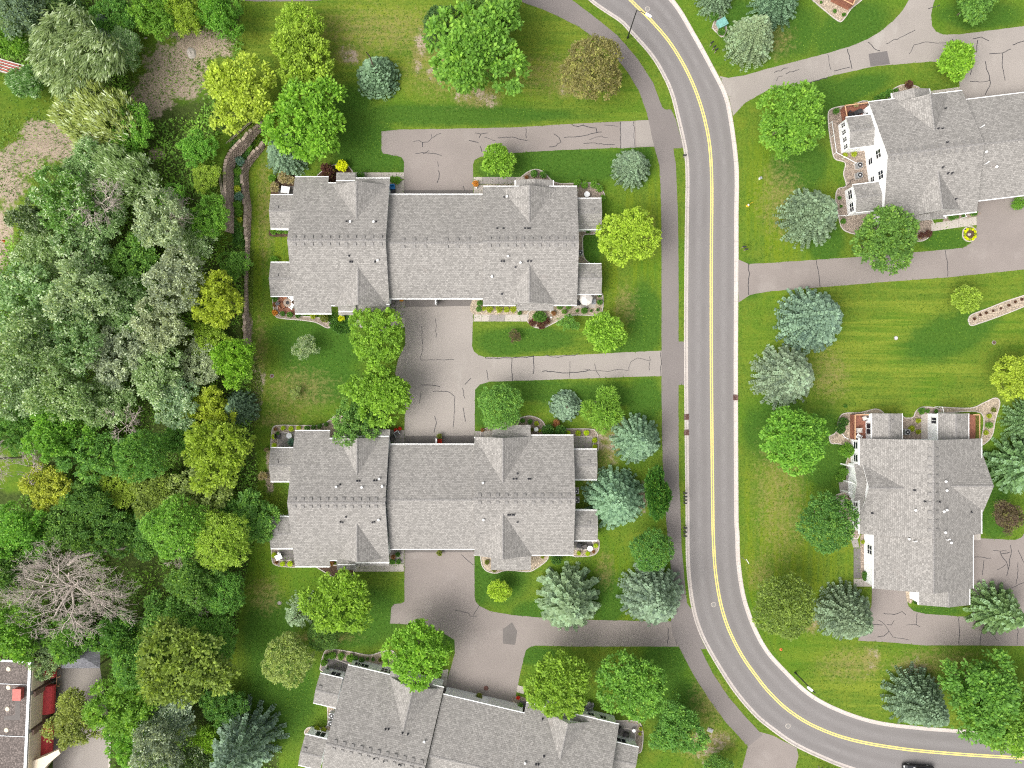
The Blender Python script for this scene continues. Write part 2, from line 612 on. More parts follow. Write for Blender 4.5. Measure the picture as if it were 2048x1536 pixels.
# ------------------------------------------------------------------ road geometry (photo pixels on the ground)
ROAD_L = smooth([(1130, -60), (1176, 0), (1237, 43), (1257, 63), (1301, 113), (1326, 155), (1341, 190), (1352, 233), (1367, 300), (1371, 350), (1370, 430), (1369, 512), (1368, 679),
                 (1369, 845), (1371, 1024), (1372, 1124), (1381, 1207), (1397, 1264), (1424, 1317), (1467, 1384), (1507, 1431), (1536, 1456), (1586, 1491),
                 (1646, 1520), (1700, 1541), (1790, 1566), (1900, 1582), (2060, 1592), (2250, 1600)], 5)
ROAD_R = smooth([(1285, -60), (1349, 0), (1391, 67), (1424, 127), (1454, 187), (1466, 240), (1476, 317), (1478, 367), (1477, 430), (1477, 512), (1476, 745), (1477, 1024),
                 (1479, 1067), (1481, 1124), (1491, 1191), (1511, 1251), (1536, 1298), (1569, 1336), (1619, 1384), (1679, 1417), (1753, 1441), (1836, 1452), (1913, 1458),
                 (2048, 1467), (2250, 1480)], 5)
YELLOW = smooth([(1205, -60), (1262, 0), (1307, 45), (1344, 90), (1377, 147), (1401, 207), (1416, 267), (1422, 317), (1424, 383), (1423, 512), (1423, 700), (1424, 845),
                 (1426, 1024), (1427, 1074), (1431, 1141), (1441, 1204), (1457, 1257), (1484, 1311), (1514, 1354), (1539, 1385), (1576, 1420), (1629, 1453), (1703, 1480), (1803, 1498),
                 (1919, 1509), (2048, 1517), (2250, 1530)], 5)
ROAD_Z = -0.10
road_px = ROAD_L + ROAD_R[::-1]


def sdist(px, py, poly):
    """signed distance (metres, + inside) of arrays of pixels to a pixel polygon"""
    px, py = np.asarray(px, float), np.asarray(py, float)
    d = np.full(px.shape, 1e9)
    ins = np.zeros(px.shape, bool)
    n = len(poly)
    for i in range(n):
        ax, ay = poly[i]
        bx, by = poly[(i + 1) % n]
        ex, ey = bx - ax, by - ay
        L = ex * ex + ey * ey + 1e-9
        t = np.clip(((px - ax) * ex + (py - ay) * ey) / L, 0, 1)
        d = np.minimum(d, (px - ax - t * ex) ** 2 + (py - ay - t * ey) ** 2)
        c = ((ay > py) != (by > py)) & (px < (bx - ax) * (py - ay) / (by - ay + 1e-12) + ax)
        ins ^= c
    d = np.sqrt(d) * S
    return np.where(ins, d, -d)


# ------------------------------------------------------------------ ground sheet
def build_ground():
    step = 0.4
    fx = np.arange(-98, 98.01, step)
    fy = np.arange(-78, 78.01, step)
    far = np.array([110, 140, 200, 400, 900, 2500.0])
    xs = np.concatenate([-far[::-1], fx, far])
    ys = np.concatenate([-far[::-1], fy, far])
    X, Y = np.meshgrid(xs, ys)
    px, py = 1024 + X / S, 768 - Y / S
    Z = gz(px, py)
    inner = (np.abs(X) < 100) & (np.abs(Y) < 80)
    r = np.full(X.shape, -9.0)
    r[inner] = sdist(px[inner], py[inner], road_px)
    Z = np.where(r > -0.06, -0.45, Z)
    und = 0.02 * np.sin(X * 0.31 + 1.3 * np.sin(Y * 0.23)) + 0.02 * np.sin(Y * 0.37 + X * 0.11)
    Z = Z + np.where((px < 470) & ~((px < 260) & (py > 1270)), und * 3, 0)

    def ell(cx, cy, rx, ry, rot=0.0, soft=1.0):
        c, s = math.cos(math.radians(rot)), math.sin(math.radians(rot))
        u = ((px - cx) * c + (py - cy) * s) / rx
        v = (-(px - cx) * s + (py - cy) * c) / ry
        return np.exp(-(u * u + v * v) ** 1.3 * soft)
    dirt = np.zeros(X.shape)
    dry = np.zeros(X.shape)
    lush = np.zeros(X.shape)
    wood = np.zeros(X.shape)
    mx = np.zeros(X.shape)
    my = np.zeros(X.shape)
    # bare earth of the lot at the upper left
    for e in [(350, 150, 85, 75, 0), (310, 190, 60, 60, 0), (400, 90, 75, 45, 0), (130, 300, 90, 55, 20), (75, 330, 60, 45, 0), (30, 370, 60, 60, 0), (10, 480, 45, 60, 0), (175, 285, 70, 30, 10),
              (335, 320, 22, 14, 0), (10, 515, 40, 40, 0), (90, 270, 40, 30, 0)]:
        dirt = np.maximum(dirt, ell(*e) * 0.95)
    # worn strips
    for e in [(515, 800, 12, 55, 8), (512, 770, 12, 50, 4), (515, 790, 14, 60, 8), (505, 740, 10, 40, 0), (500, 660, 7, 50, 0), (540, 945, 12, 60, 0), (1285, 1000, 25, 40, 0)]:
        dirt = np.maximum(dirt, ell(*e) * 0.78)
    for e in [(955, 195, 65, 28, 0), (840, 105, 22, 70, 10), (1130, 175, 30, 28, 0), (700, 110, 45, 26, 0), (1830, 1335, 70, 25, 0), (1868, 1380, 22, 50, 0), (880, 140, 40, 50, 0),
              (1740, 1320, 30, 35, 0), (1220, 890, 30, 60, 0), (1205, 870, 22, 60, 0), (1245, 870, 30, 40, 0), (1620, 1245, 30, 30, 0), (1440, 1480, 40, 30, 0), (1400, 1490, 55, 38, 0)]:
        dirt = np.maximum(dirt, ell(*e) * 0.52)
        dry = np.maximum(dry, ell(*e) * 0.8)
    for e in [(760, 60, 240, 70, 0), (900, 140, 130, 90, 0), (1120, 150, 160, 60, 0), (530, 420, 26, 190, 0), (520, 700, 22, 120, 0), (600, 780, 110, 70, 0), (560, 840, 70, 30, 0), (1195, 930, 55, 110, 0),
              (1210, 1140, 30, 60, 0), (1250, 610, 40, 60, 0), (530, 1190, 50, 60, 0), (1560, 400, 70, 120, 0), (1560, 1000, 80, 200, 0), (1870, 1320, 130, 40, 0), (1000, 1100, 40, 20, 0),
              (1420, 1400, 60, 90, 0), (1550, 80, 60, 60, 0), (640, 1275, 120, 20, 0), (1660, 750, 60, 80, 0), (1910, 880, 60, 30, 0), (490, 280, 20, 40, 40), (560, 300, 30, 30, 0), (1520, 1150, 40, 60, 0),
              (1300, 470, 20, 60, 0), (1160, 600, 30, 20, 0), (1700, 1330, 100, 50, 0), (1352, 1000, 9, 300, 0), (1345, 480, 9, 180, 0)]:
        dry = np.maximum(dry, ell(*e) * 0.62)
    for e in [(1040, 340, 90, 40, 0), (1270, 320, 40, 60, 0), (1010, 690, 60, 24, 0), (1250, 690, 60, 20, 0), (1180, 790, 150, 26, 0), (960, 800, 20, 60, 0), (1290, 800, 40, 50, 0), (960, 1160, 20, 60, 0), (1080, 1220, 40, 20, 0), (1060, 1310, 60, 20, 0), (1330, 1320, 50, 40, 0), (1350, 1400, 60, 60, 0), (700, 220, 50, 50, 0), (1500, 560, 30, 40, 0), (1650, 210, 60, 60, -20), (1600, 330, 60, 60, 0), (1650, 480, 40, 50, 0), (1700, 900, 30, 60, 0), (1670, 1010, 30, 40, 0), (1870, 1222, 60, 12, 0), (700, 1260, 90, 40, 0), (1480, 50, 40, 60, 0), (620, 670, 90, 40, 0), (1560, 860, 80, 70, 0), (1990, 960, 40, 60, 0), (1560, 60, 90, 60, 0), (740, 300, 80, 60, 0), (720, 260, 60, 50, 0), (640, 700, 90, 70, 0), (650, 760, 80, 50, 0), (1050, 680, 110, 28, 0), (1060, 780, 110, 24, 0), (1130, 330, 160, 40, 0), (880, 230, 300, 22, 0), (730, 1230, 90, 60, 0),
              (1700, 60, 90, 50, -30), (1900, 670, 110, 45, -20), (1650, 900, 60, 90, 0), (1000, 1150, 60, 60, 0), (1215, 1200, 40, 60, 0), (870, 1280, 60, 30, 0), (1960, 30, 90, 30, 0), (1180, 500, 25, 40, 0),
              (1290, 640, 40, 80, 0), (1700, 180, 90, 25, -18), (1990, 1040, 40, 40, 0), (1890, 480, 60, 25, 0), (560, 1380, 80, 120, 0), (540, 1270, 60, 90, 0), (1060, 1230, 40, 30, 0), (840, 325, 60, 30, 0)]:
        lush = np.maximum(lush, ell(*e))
    # the rough lawn of the lot at the far left is bright
    wp = [(-400, -250), (480, -250), (486, 20), (478, 130), (520, 200), (430, 320), (452, 480), (494, 500), (492, 690), (500, 760), (508, 830), (520, 960), (505, 1100), (490, 1180), (470, 1310), (420, 1390),
          (500, 1420), (560, 1500), (570, 1800), (-400, 1800)]
    w = sdist(px, py, wp)
    wood = sstep(-1.0, 1.5, w)
    for e in [(60, 250, 110, 90, 0), (20, 330, 60, 90, 0), (50, 400, 60, 50, 0), (40, 180, 60, 40, 0), (30, 940, 60, 50, 0), (280, 70, 30, 30, 0), (360, 130, 120, 90, 0), (150, 300, 90, 60, 0), (20, 490, 70, 70, 0), (445, 400, 12, 140, 0)]:
        wood = wood * (1 - ell(*e))
    tall = (px < 330) & (py < 560)
    lush = np.where(tall, lush * 0.3, lush)
    # mowing lanes
    for e in [(1800, 680, 260, 130, 0), (760, 70, 260, 90, 0), (1120, 150, 150, 110, 0), (900, 235, 330, 25, 0), (1150, 780, 180, 40, 0), (1750, 850, 200, 40, 0), (1760, 1390, 160, 70, 20), (1150, 690, 150, 40, 0)]:
        mx = np.maximum(mx, ell(*e, 0.7))
    for e in [(1530, 1100, 60, 160, 0), (1560, 420, 90, 150, 0), (1270, 600, 60, 130, 0), (1230, 1200, 40, 90, 0), (1620, 1050, 90, 150, 0), (540, 420, 40, 200, 0), (530, 1300, 60, 150, 0), (1290, 420, 40, 100, 0)]:
        my = np.maximum(my, ell(*e, 0.7))
    ny, nx = X.shape
    V = np.stack([X, Y, Z], -1).reshape(-1, 3).astype(np.float32)
    idx = np.arange(nx * ny).reshape(ny, nx)
    F = np.stack([idx[:-1, :-1], idx[:-1, 1:], idx[1:, 1:], idx[1:, :-1]], -1).reshape(-1, 4).astype(np.int32)
    me = fast_mesh('ground', V, F)
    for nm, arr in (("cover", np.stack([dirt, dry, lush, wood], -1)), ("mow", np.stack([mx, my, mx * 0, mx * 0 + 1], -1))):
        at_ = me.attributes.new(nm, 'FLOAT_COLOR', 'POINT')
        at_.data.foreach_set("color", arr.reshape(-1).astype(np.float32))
    me.polygons.foreach_set("use_smooth", np.ones(len(F), bool))
    me.materials.append(M['ground'])
    o = link('ground', me)
    o['kind'] = 'structure'
    return o


def fast_mesh(name, V, F):
    k = F.shape[1]
    me = bpy.data.meshes.new(name)
    me.vertices.add(len(V))
    me.vertices.foreach_set("co", np.ascontiguousarray(V, np.float32).reshape(-1))
    me.loops.add(F.size)
    me.loops.foreach_set("vertex_index", np.ascontiguousarray(F, np.int32).reshape(-1))
    me.polygons.add(len(F))
    me.polygons.foreach_set("loop_start", np.arange(0, F.size, k, dtype=np.int32))
    me.update(calc_edges=True)
    return me


build_ground()


def plain_cover(me):
    """ordinary grass cover for a loose piece of lawn"""
    n = len(me.vertices)
    for nm, c in (("cover", (0.0, 0.25, 0.1, 0.0)), ("mow", (0, 0, 0, 1))):
        me.attributes.new(nm, 'FLOAT_COLOR', 'POINT').data.foreach_set("color", np.tile(np.array(c, np.float32), n))


# ------------------------------------------------------------------ road, kerbs, markings


def offset(line, d):
    """polyline in metres, shifted to its left by d"""
    out = []
    for i, p in enumerate(line):
        a = line[max(0, i - 1)]
        b = line[min(len(line) - 1, i + 1)]
        tx, ty = b[0] - a[0], b[1] - a[1]
        L = math.hypot(tx, ty) or 1
        out.append((p[0] - ty / L * d, p[1] + tx / L * d))
    return out


def resample(line, step):
    out = [line[0]]
    acc = 0.0
    for a, b in zip(line, line[1:]):
        L = math.hypot(b[0] - a[0], b[1] - a[1])
        while acc + L >= step:
            t = (step - acc) / L
            a = (a[0] + (b[0] - a[0]) * t, a[1] + (b[1] - a[1]) * t)
            out.append(a)
            L = math.hypot(b[0] - a[0], b[1] - a[1])
            acc = 0.0
        acc += L
    return out


def ribbon(mb, line, half, z, mi=0):
    l, r = offset(line, half), offset(line, -half)
    for i in range(len(line) - 1):
        mb.poly([(*r[i], z), (*r[i + 1], z), (*l[i + 1], z), (*l[i], z)], mi)


def even(line, n):
    p = np.array(line)
    s_ = np.concatenate([[0], np.cumsum(np.linalg.norm(np.diff(p, axis=0), axis=1))])
    t = np.linspace(0, s_[-1], n)
    return np.stack([np.interp(t, s_, p[:, 0]), np.interp(t, s_, p[:, 1])], -1)


def build_road():
    # pair the two edges through the painted centre line so that strips run square across the road
    c = even(resample([P(x, y) for x, y in YELLOW], 0.5), 260)
    L, R = even([P(x, y) for x, y in ROAD_L], 4000), even([P(x, y) for x, y in ROAD_R], 4000)
    d = np.gradient(c, axis=0)
    d /= np.linalg.norm(d, axis=1)[:, None]
    V, U = [], []
    K = 16
    for p, t in zip(c, d):
        e2 = []
        for E in (L, R):
            q = E - p
            e2.append(E[np.argmin(np.abs(q @ t) + 1e3 * (np.linalg.norm(q, axis=1) > 9))])
        for k in range(K + 1):
            u = -0.03 + 1.06 * k / K
            V.append((*(e2[0] * (1 - u) + e2[1] * u), ROAD_Z))
            U.append(u)
    n = len(c)
    idx = np.arange(n * (K + 1)).reshape(n, K + 1)
    F = np.stack([idx[:-1, :-1], idx[1:, :-1], idx[1:, 1:], idx[:-1, 1:]], -1).reshape(-1, 4)
    me = fast_mesh('road', np.array(V), F)
    me.attributes.new("across", 'FLOAT', 'POINT').data.foreach_set("value", np.array(U, np.float32))
    me.materials.append(M['worn_road'])
    link('road', me)['kind'] = 'structure'


build_road()
yl = [P(x, y) for x, y in YELLOW]
ye = empty('road_marking', kind='structure')
for d in (0.145, -0.145):
    mb = MB()
    ribbon(mb, resample(offset(yl, d), 0.8), 0.09, ROAD_Z + 0.006)
    mb.obj('yellow_line', M['yellow'], ye)

KPROF = [(0.0, -0.4), (0.0, 0.02), (0.02, 0.03), (0.16, 0.026), (0.21, 0.005), (0.33, -0.065), (0.62, -0.092), (0.62, -0.4)]


def kerb(line_px, side, label):
    e = empty('kerb', kind='structure')
    line = resample([P(x, y) for x, y in line_px], 0.75)
    n = 4
    cols = [offset(line, side * d) for d, z in KPROF]
    for i in range(0, len(line) - n, n):
        mb = MB()
        dz = rnd.uniform(-0.006, 0.006)
        for k in range(n):
            a, b = i + k, i + k + 1
            for j in range(len(KPROF) - 1):
                t0 = 0.02 if k == 0 else 0.0
                t1 = 0.98 if k == n - 1 else 1.0
                q = []
                for jj, t in ((j, t0), (j, t1), (j + 1, t1), (j + 1, t0)):
                    A, B = cols[jj][a], cols[jj][b]
                    q.append((A[0] + (B[0] - A[0]) * t, A[1] + (B[1] - A[1]) * t, KPROF[jj][1] + dz))
                mb.poly(q if side < 0 else q[::-1])
        for a, b, t in ((i, i + 1, 0.02), (i + n - 1, i + n, 0.98)):
            q = [(c[a][0] + (c[b][0] - c[a][0]) * t, c[a][1] + (c[b][1] - c[a][1]) * t, z + dz) for c, (d, z) in zip(cols, KPROF)]
            mb.poly(q)
        mb.obj('kerb_segment', M['kerb'], e)
    return e


for ln, sg in ((ROAD_L, 1), (ROAD_R, -1)):      # the grass that runs up to the back of the kerb
    w = resample([P(x, y) for x, y in ln], 0.75)
    mb = MB()
    i0, o0 = offset(w, 0.0), offset(w, -sg * 0.62)
    i0, o0 = [tuple(p) for p in i0], [tuple(p) for p in o0]
    for i in range(len(w) - 1):
        q = [(*i0[i], 0.006), (*i0[i + 1], 0.006), (*o0[i + 1], 0.006), (*o0[i], 0.006)]
        mb.poly(q if sg < 0 else q[::-1])
    o = mb.obj('grass_verge', M['ground'])
    o['kind'] = 'structure'
    plain_cover(o.data)
kerb(ROAD_L, 1, 'west')
kerb(ROAD_R, -1, 'east')

# ------------------------------------------------------------------ trail and driveways
TRAIL_W = [(960, -60), (1000, -20), (1044, 4), (1091, 21), (1117, 33), (1160, 55), (1201, 85), (1232, 115), (1254, 143), (1277, 180), (1294, 227), (1305, 280), (1319, 333), (1322, 400), (1323, 512), (1323, 760), (1324, 880),
           (1327, 960), (1331, 1024), (1337, 1091), (1343, 1150), (1344, 1200), (1342, 1245), (1345, 1270), (1357, 1292), (1384, 1344), (1417, 1397), (1451, 1444), (1496, 1493)]
TRAIL_E = [(1525, 1470), (1494, 1437), (1457, 1394), (1424, 1344), (1401, 1297), (1385, 1255), (1374, 1207), (1369, 1157), (1363, 1091), (1361, 1024), (1358, 960), (1357, 850), (1357, 512), (1356, 433), (1352, 333), (1346, 293),
           (1324, 213), (1307, 167), (1277, 120), (1237, 73), (1197, 40), (1144, 0), (1090, -60)]
trail = sheet('trail', TRAIL_W + TRAIL_E, 0.024, M['trail'], 0.03)
sheet('trail', [(290, -14), (700, -9), (1000, -20), (1100, -40), (1100, -60), (290, -60)], 0.02, M['trail'], 0.03)
sheet('trail', [(300, -14), (512, 3), (630, 2), (700, -9), (700, -16)], 0.016, M['trail'], 0.03)
# flared crossings between trail and kerb
for poly in ([(1322, 212), (1330, 219), (1342, 219), (1352, 240), (1367, 296), (1346, 297), (1330, 250)],
             [(1352, 683), (1368, 683), (1369, 770), (1352, 770)],
             [(1366, 1202), (1374, 1206), (1385, 1222), (1401, 1275), (1412, 1297), (1399, 1299), (1380, 1260)]):
    sheet('driveway_apron', poly, 0.02, M['trail'], 0.03)

drv = {}
drv['a'] = sheet('driveway', [(763, 263), (800, 259), (879, 258), (1024, 255), (1141, 248), (1297, 240), (1310, 293), (1124, 300), (1024, 306), (960, 314), (949, 320), (946, 330), (946, 394), (808, 394), (808, 324), (804, 315), (795, 312),
                              (766, 307), (763, 300)], 0.012, M['drive'], 0.03)
drv['b'] = sheet('driveway', [(810, 590), (948, 590), (945, 660), (944, 692), (948, 703), (957, 710), (969, 714), (1024, 714), (1167, 709), (1326, 701), (1326, 752), (1224, 755), (1024, 762), (979, 763), (960, 769), (950, 780), (949, 896),
                              (809, 896), (810, 790), (800, 775), (790, 745), (796, 720), (810, 690)], 0.012, M['drive_pale'], 0.03)
drv['c'] = sheet('driveway', [(809, 1090), (949, 1090), (949, 1191), (951, 1203), (959, 1212), (979, 1222), (1024, 1230), (1077, 1235), (1191, 1240), (1345, 1243), (1360, 1293), (1291, 1293), (1157, 1293), (1071, 1291), (1060, 1294), (1052, 1300),
                              (1047, 1317), (1037, 1364), (1026, 1424), (884, 1388), (895, 1357), (910, 1307), (909, 1280), (895, 1271), (850, 1250), (780, 1247), (783, 1215), (788, 1208), (802, 1207), (809, 1203)], 0.012, M['drive'], 0.03)
drv['d'] = sheet('driveway', [(1439, 152), (1457, 156), (1491, 150), (1536, 137), (1653, 107), (1700, 93), (1736, 78), (1762, 62), (1786, 42), (1806, 20), (1835, -30), (1880, -30), (1866, 10), (1862, 30), (1864, 52), (1872, 63), (1886, 69),
                              (1919, 69), (2048, 52), (2200, 36), (2200, 210), (1918, 215), (1919, 140), (1900, 128), (1863, 123), (1753, 132), (1669, 150), (1603, 170), (1536, 180), (1491, 205), (1466, 232), (1458, 195)], 0.012, M['drive_pale'], 0.03)
drv['e'] = sheet('driveway', [(1477, 519), (1497, 528), (1536, 526), (1686, 516), (1826, 505), (1925, 496), (1942, 486), (1951, 470), (1954, 440), (1952, 400), (2200, 380), (2200, 525), (2048, 539), (1903, 554), (1769, 564), (1636, 575), (1536, 583),
                              (1500, 590), (1477, 605)], 0.012, M['drive'], 0.03)
drv['f'] = sheet('driveway', [(1744, 1165), (1811, 1165), (1813, 1200), (1817, 1212), (1827, 1222), (1853, 1228), (1936, 1234), (1945, 1225), (1945, 1076), (2030, 1080), (2043, 1075), (2052, 1060), (2200, 1060), (2200, 1300), (2048, 1292), (1969, 1291),
                              (1853, 1291), (1769, 1284), (1716, 1281), (1733, 1237), (1743, 1211)], 0.012, M['drive'], 0.03)
sheet('side_street', [(1496, 1491), (1520, 1464), (1548, 1472), (1594, 1496), (1597, 1513), (1588, 1545), (1570, 1700), (1460, 1700), (1478, 1560)], 0.013, M['drive'], 0.03)
sheet('parking_lot', [(113, 1320), (196, 1310), (210, 1400), (219, 1440), (217, 1700), (100, 1700)], 0.012, M['drive_pale'], 0.03)
mb = MB()
for a, b in (((219, 1440), (217, 1560)), ((217, 1560), (216, 1700))):
    A, B = P(*a), P(*b)
    mb.prism([(A[0], A[1]), (A[0] + 0.28, A[1]), (B[0] + 0.28, B[1]), (B[0], B[1])], -0.2, 0.12)
mb.obj('kerb', M['kerb'])['kind'] = 'structure'
# repairs, and darker strips by the garage doors
sheet('asphalt_repair', [(1737, 108), (1774, 102), (1780, 128), (1741, 133)], 0.02, M['patch'])
sheet('asphalt_repair', [(1241, 244), (1268, 242), (1271, 295), (1241, 297)], 0.018, M['concrete_grey'], 0.02)
sheet('asphalt_repair', [(1271, 242), (1300, 240), (1309, 292), (1273, 294)], 0.018, M['drive_pale'], 0.02)
sheet('asphalt_repair', [(1006, 1258), (1024, 1244), (1034, 1262), (1030, 1290), (1006, 1287)], 0.018, M['apron'], 0.04)
for poly in ([(810, 592), (948, 592), (948, 612), (810, 614)], [(809, 872), (949, 871), (949, 894), (809, 894)], [(809, 1094), (949, 1094), (949, 1104), (809, 1105)], [(808, 380), (946, 380), (946, 392), (808, 392)]):
    sheet('apron_strip', poly, 0.016, M['apron'], 0.03)

CR = {
    'a': [[(827, 283), (838, 281), (845, 285), (856, 284), (864, 276), (862, 268)], [(864, 276), (874, 269), (882, 267)], [(845, 285), (845, 294)], [(831, 307), (850, 306), (870, 307), (883, 311)], [(846, 308), (858, 301)], [(875, 323), (877, 333)],
          [(877, 341), (878, 356), (874, 366)], [(950, 266), (962, 268), (975, 266)], [(962, 268), (958, 276)], [(938, 281), (957, 285)], [(968, 274), (992, 282)], [(960, 292), (964, 304)], [(995, 276), (1024, 274), (1040, 279), (1055, 282)], [(1052, 257), (1053, 276)],
          [(1108, 268), (1118, 275), (1122, 285), (1112, 292), (1098, 294)], [(1128, 275), (1150, 274), (1175, 270), (1190, 266), (1204, 264)], [(1145, 251), (1170, 252), (1192, 256), (1194, 265)], [(1178, 280), (1190, 275), (1203, 272), (1215, 275)],
          [(1208, 250), (1235, 253)], [(1167, 287), (1190, 286), (1208, 289), (1230, 290)], [(927, 372), (929, 382)], [(1241, 244), (1241, 297)], [(1267, 243), (1270, 294)]],
    'b': [[(843, 652), (844, 676), (846, 690), (841, 720), (870, 720), (908, 719)], [(871, 637), (872, 675)], [(842, 770), (860, 770), (880, 773)], [(866, 783), (895, 783), (910, 793), (908, 835), (906, 855)], [(842, 782), (839, 807)],
          [(869, 832), (873, 846), (868, 865)], [(925, 776), (930, 797)], [(926, 815), (931, 843)], [(942, 756), (930, 769)], [(973, 740), (976, 760)], [(970, 716), (1024, 716), (1067, 713)], [(1024, 716), (1025, 762)], [(1067, 711), (1068, 735), (1066, 748)],
          [(1092, 710), (1110, 714), (1150, 711), (1158, 706)], [(1084, 743), (1105, 743), (1125, 746), (1150, 745), (1170, 743), (1180, 739)], [(1140, 722), (1140, 757)], [(1189, 727), (1193, 743), (1200, 753)],
          [(1167, 738), (1193, 742), (1215, 743), (1235, 739), (1258, 742), (1261, 724), (1275, 716), (1299, 721)], [(1299, 713), (1299, 741)], [(1322, 702), (1322, 752)]],
    'c': [[(909, 1220), (937, 1226), (940, 1232), (955, 1232)], [(958, 1211), (947, 1231)], [(922, 1109), (946, 1130)], [(1336, 1256), (1336, 1288)], [(1341, 1242), (1353, 1291)]],
    'd': [[(1548, 145), (1576, 136)], [(1572, 148), (1598, 139)], [(1655, 108), (1662, 140)], [(1695, 98), (1704, 138)], [(1736, 84), (1748, 97), (1760, 102)], [(1772, 88), (1800, 75), (1830, 60)], [(1818, 108), (1828, 90), (1850, 84), (1880, 86), (1908, 84)],
          [(1945, 78), (1962, 74), (1978, 82)], [(1955, 80), (1952, 105)], [(1978, 108), (2005, 106), (2022, 98)], [(2005, 107), (2004, 130), (2010, 162)], [(1970, 122), (1976, 145), (1981, 165), (1970, 190)], [(1940, 163), (1966, 164), (1981, 160)], [(2025, 90), (2048, 82)],
          [(1553, 162), (1556, 154), (1565, 152)], [(1595, 172), (1630, 162), (1655, 156)], [(1668, 142), (1700, 134)], [(1880, 10), (1856, 18)], [(1905, 78), (1908, 92)], [(1944, 130), (1940, 150)]],
    'e': [[(1497, 527), (1497, 590)], [(1633, 521), (1637, 545), (1640, 574)], [(1890, 500), (1894, 520), (1895, 553)]],
    'f': [[(1767, 1227), (1788, 1229), (1804, 1223), (1812, 1230)], [(1757, 1240), (1770, 1250), (1778, 1262), (1786, 1274), (1818, 1280)], [(1741, 1250), (1765, 1250)], [(1778, 1262), (1768, 1272), (1755, 1274)], [(1774, 1249), (1783, 1250), (1788, 1241)],
          [(1834, 1226), (1833, 1250), (1840, 1254)], [(1833, 1249), (1813, 1250)], [(1918, 1234), (1918, 1290)], [(1958, 1258), (1968, 1264), (1978, 1262), (1988, 1272), (1998, 1282)], [(1963, 1264), (1960, 1290)], [(1948, 1114), (1968, 1115), (1982, 1116)],
          [(1968, 1120), (1965, 1150)], [(1986, 1101), (2014, 1102)], [(2000, 1103), (2006, 1116), (2013, 1124), (2016, 1138)], [(2021, 1090), (2022, 1108), (2016, 1140), (2013, 1152)], [(1994, 1140), (2012, 1128)], [(2036, 1100), (2044, 1118), (2050, 1130)],
          [(2036, 1124), (2036, 1140), (2032, 1168)], [(2006, 1190), (2022, 1176), (2048, 1165)], [(2035, 1258), (2034, 1290)], [(2020, 1104), (2001, 1108)]],
}


def wiggle(line, amp=0.09):
    pts = [P(x, y) for x, y in line]
    out = []
    for a, b in zip(pts, pts[1:]):
        L = math.hypot(b[0] - a[0], b[1] - a[1])
        n = max(1, int(L / 0.45))
        for k in range(n):
            t = k / n
            j = amp if k else 0
            out.append((a[0] + (b[0] - a[0]) * t + rnd.gauss(0, j * 0.6), a[1] + (b[1] - a[1]) * t + rnd.gauss(0, j * 0.6)))
    out.append(pts[-1])
    return out


for k, lines in CR.items():
    mb = MB()
    for ln in lines:
        w = rnd.uniform(0.028, 0.056)
        ribbon(mb, wiggle(ln), w, 0.023)
    o = mb.obj('crack_sealant', M['crack'], drv[k])
    o['kind'] = 'stuff'


# ------------------------------------------------------------------ concrete walks made of slabs
def slabs(quad, n, mats, name='sidewalk', gap=0.012, z=0.05, nv=1):
    """quad: photo pixels of corners a, b (long side) and c, d opposite; n slabs from a to b"""
    a, b, c, d = (np.array(P(*q)) for q in quad)
    e = empty(name, kind='structure')
    for i in range(n):
        for j in range(nv):
            def pt(u, v):
                return (a * (1 - u) + b * u) * (1 - v) + (d * (1 - u) + c * u) * v
            L, W = np.linalg.norm(b - a), np.linalg.norm(d - a)
            u0, u1 = i / n + gap / L, (i + 1) / n - gap / L
            v0, v1 = j / nv + gap / W, (j + 1) / nv - gap / W
            mb = MB()
            q = [tuple(pt(u, v)) for u, v in ((u0, v0), (u1, v0), (u1, v1), (u0, v1))]
            mb.prism(q, -0.1, z + rnd.uniform(-0.004, 0.004))
            mb.obj('slab', mats[(i + j) % len(mats)], e)
    return e


CN, CG, CD = M['concrete'], M['concrete_grey'], M['concrete_dark']
slabs([(703, 345), (808, 345), (808, 358), (703, 358)], 7, [CN])
slabs([(780, 360), (808, 360), (808, 389), (780, 389)], 1, [CN], nv=2)
slabs([(947, 354), (1048, 354), (1048, 368), (947, 368)], 6, [CN, CG, CG, CG, CG, CN])
slabs([(947, 369), (966, 369), (966, 388), (947, 388)], 1, [CN])
slabs([(781, 595), (810, 595), (810, 655), (781, 655)], 1, [CG, CG, CN], nv=3)
slabs([(692, 634), (780, 655), (776, 668), (700, 650)], 4, [CG])
slabs([(948, 629), (1058, 629), (1056, 643), (947, 643)], 7, [CN, CN, CG, CG, CN, CN, CN])
slabs([(780, 860), (809, 860), (809, 894), (780, 894)], 1, [CG], nv=2)
slabs([(950, 862), (986, 862), (986, 876), (950, 876)], 2, [CG, CN])
slabs([(710, 1128), (808, 1128), (808, 1143), (706, 1143)], 5, [CN])
slabs([(779, 1100), (808, 1100), (808, 1127), (779, 1127)], 1, [CG], nv=2)
slabs([(1862, 447), (1953, 433), (1953, 450), (1862, 463)], 5, [CN])
slabs([(1862, 182), (1919, 174), (1919, 188), (1862, 196)], 4, [CN])
slabs([(1707, 1157), (1746, 1157), (1746, 1173), (1707, 1173)], 2, [CN])
slabs([(1707, 1096), (1721, 1096), (1721, 1156), (1707, 1156)], 1, [CD], nv=3)
slabs([(1700, 1071), (1714, 1076), (1719, 1095), (1706, 1095)], 1, [CG])
slabs([(1945, 1060), (1961, 1060), (1961, 1080), (1945, 1080)], 1, [CN])
slabs([(1842, 828), (1858, 828), (1858, 878), (1842, 878)], 1, [CN], name='patio', nv=4)
slabs([(1692, 928), (1716, 928), (1716, 990), (1692, 990)], 1, [CG], name='porch_floor', nv=3)
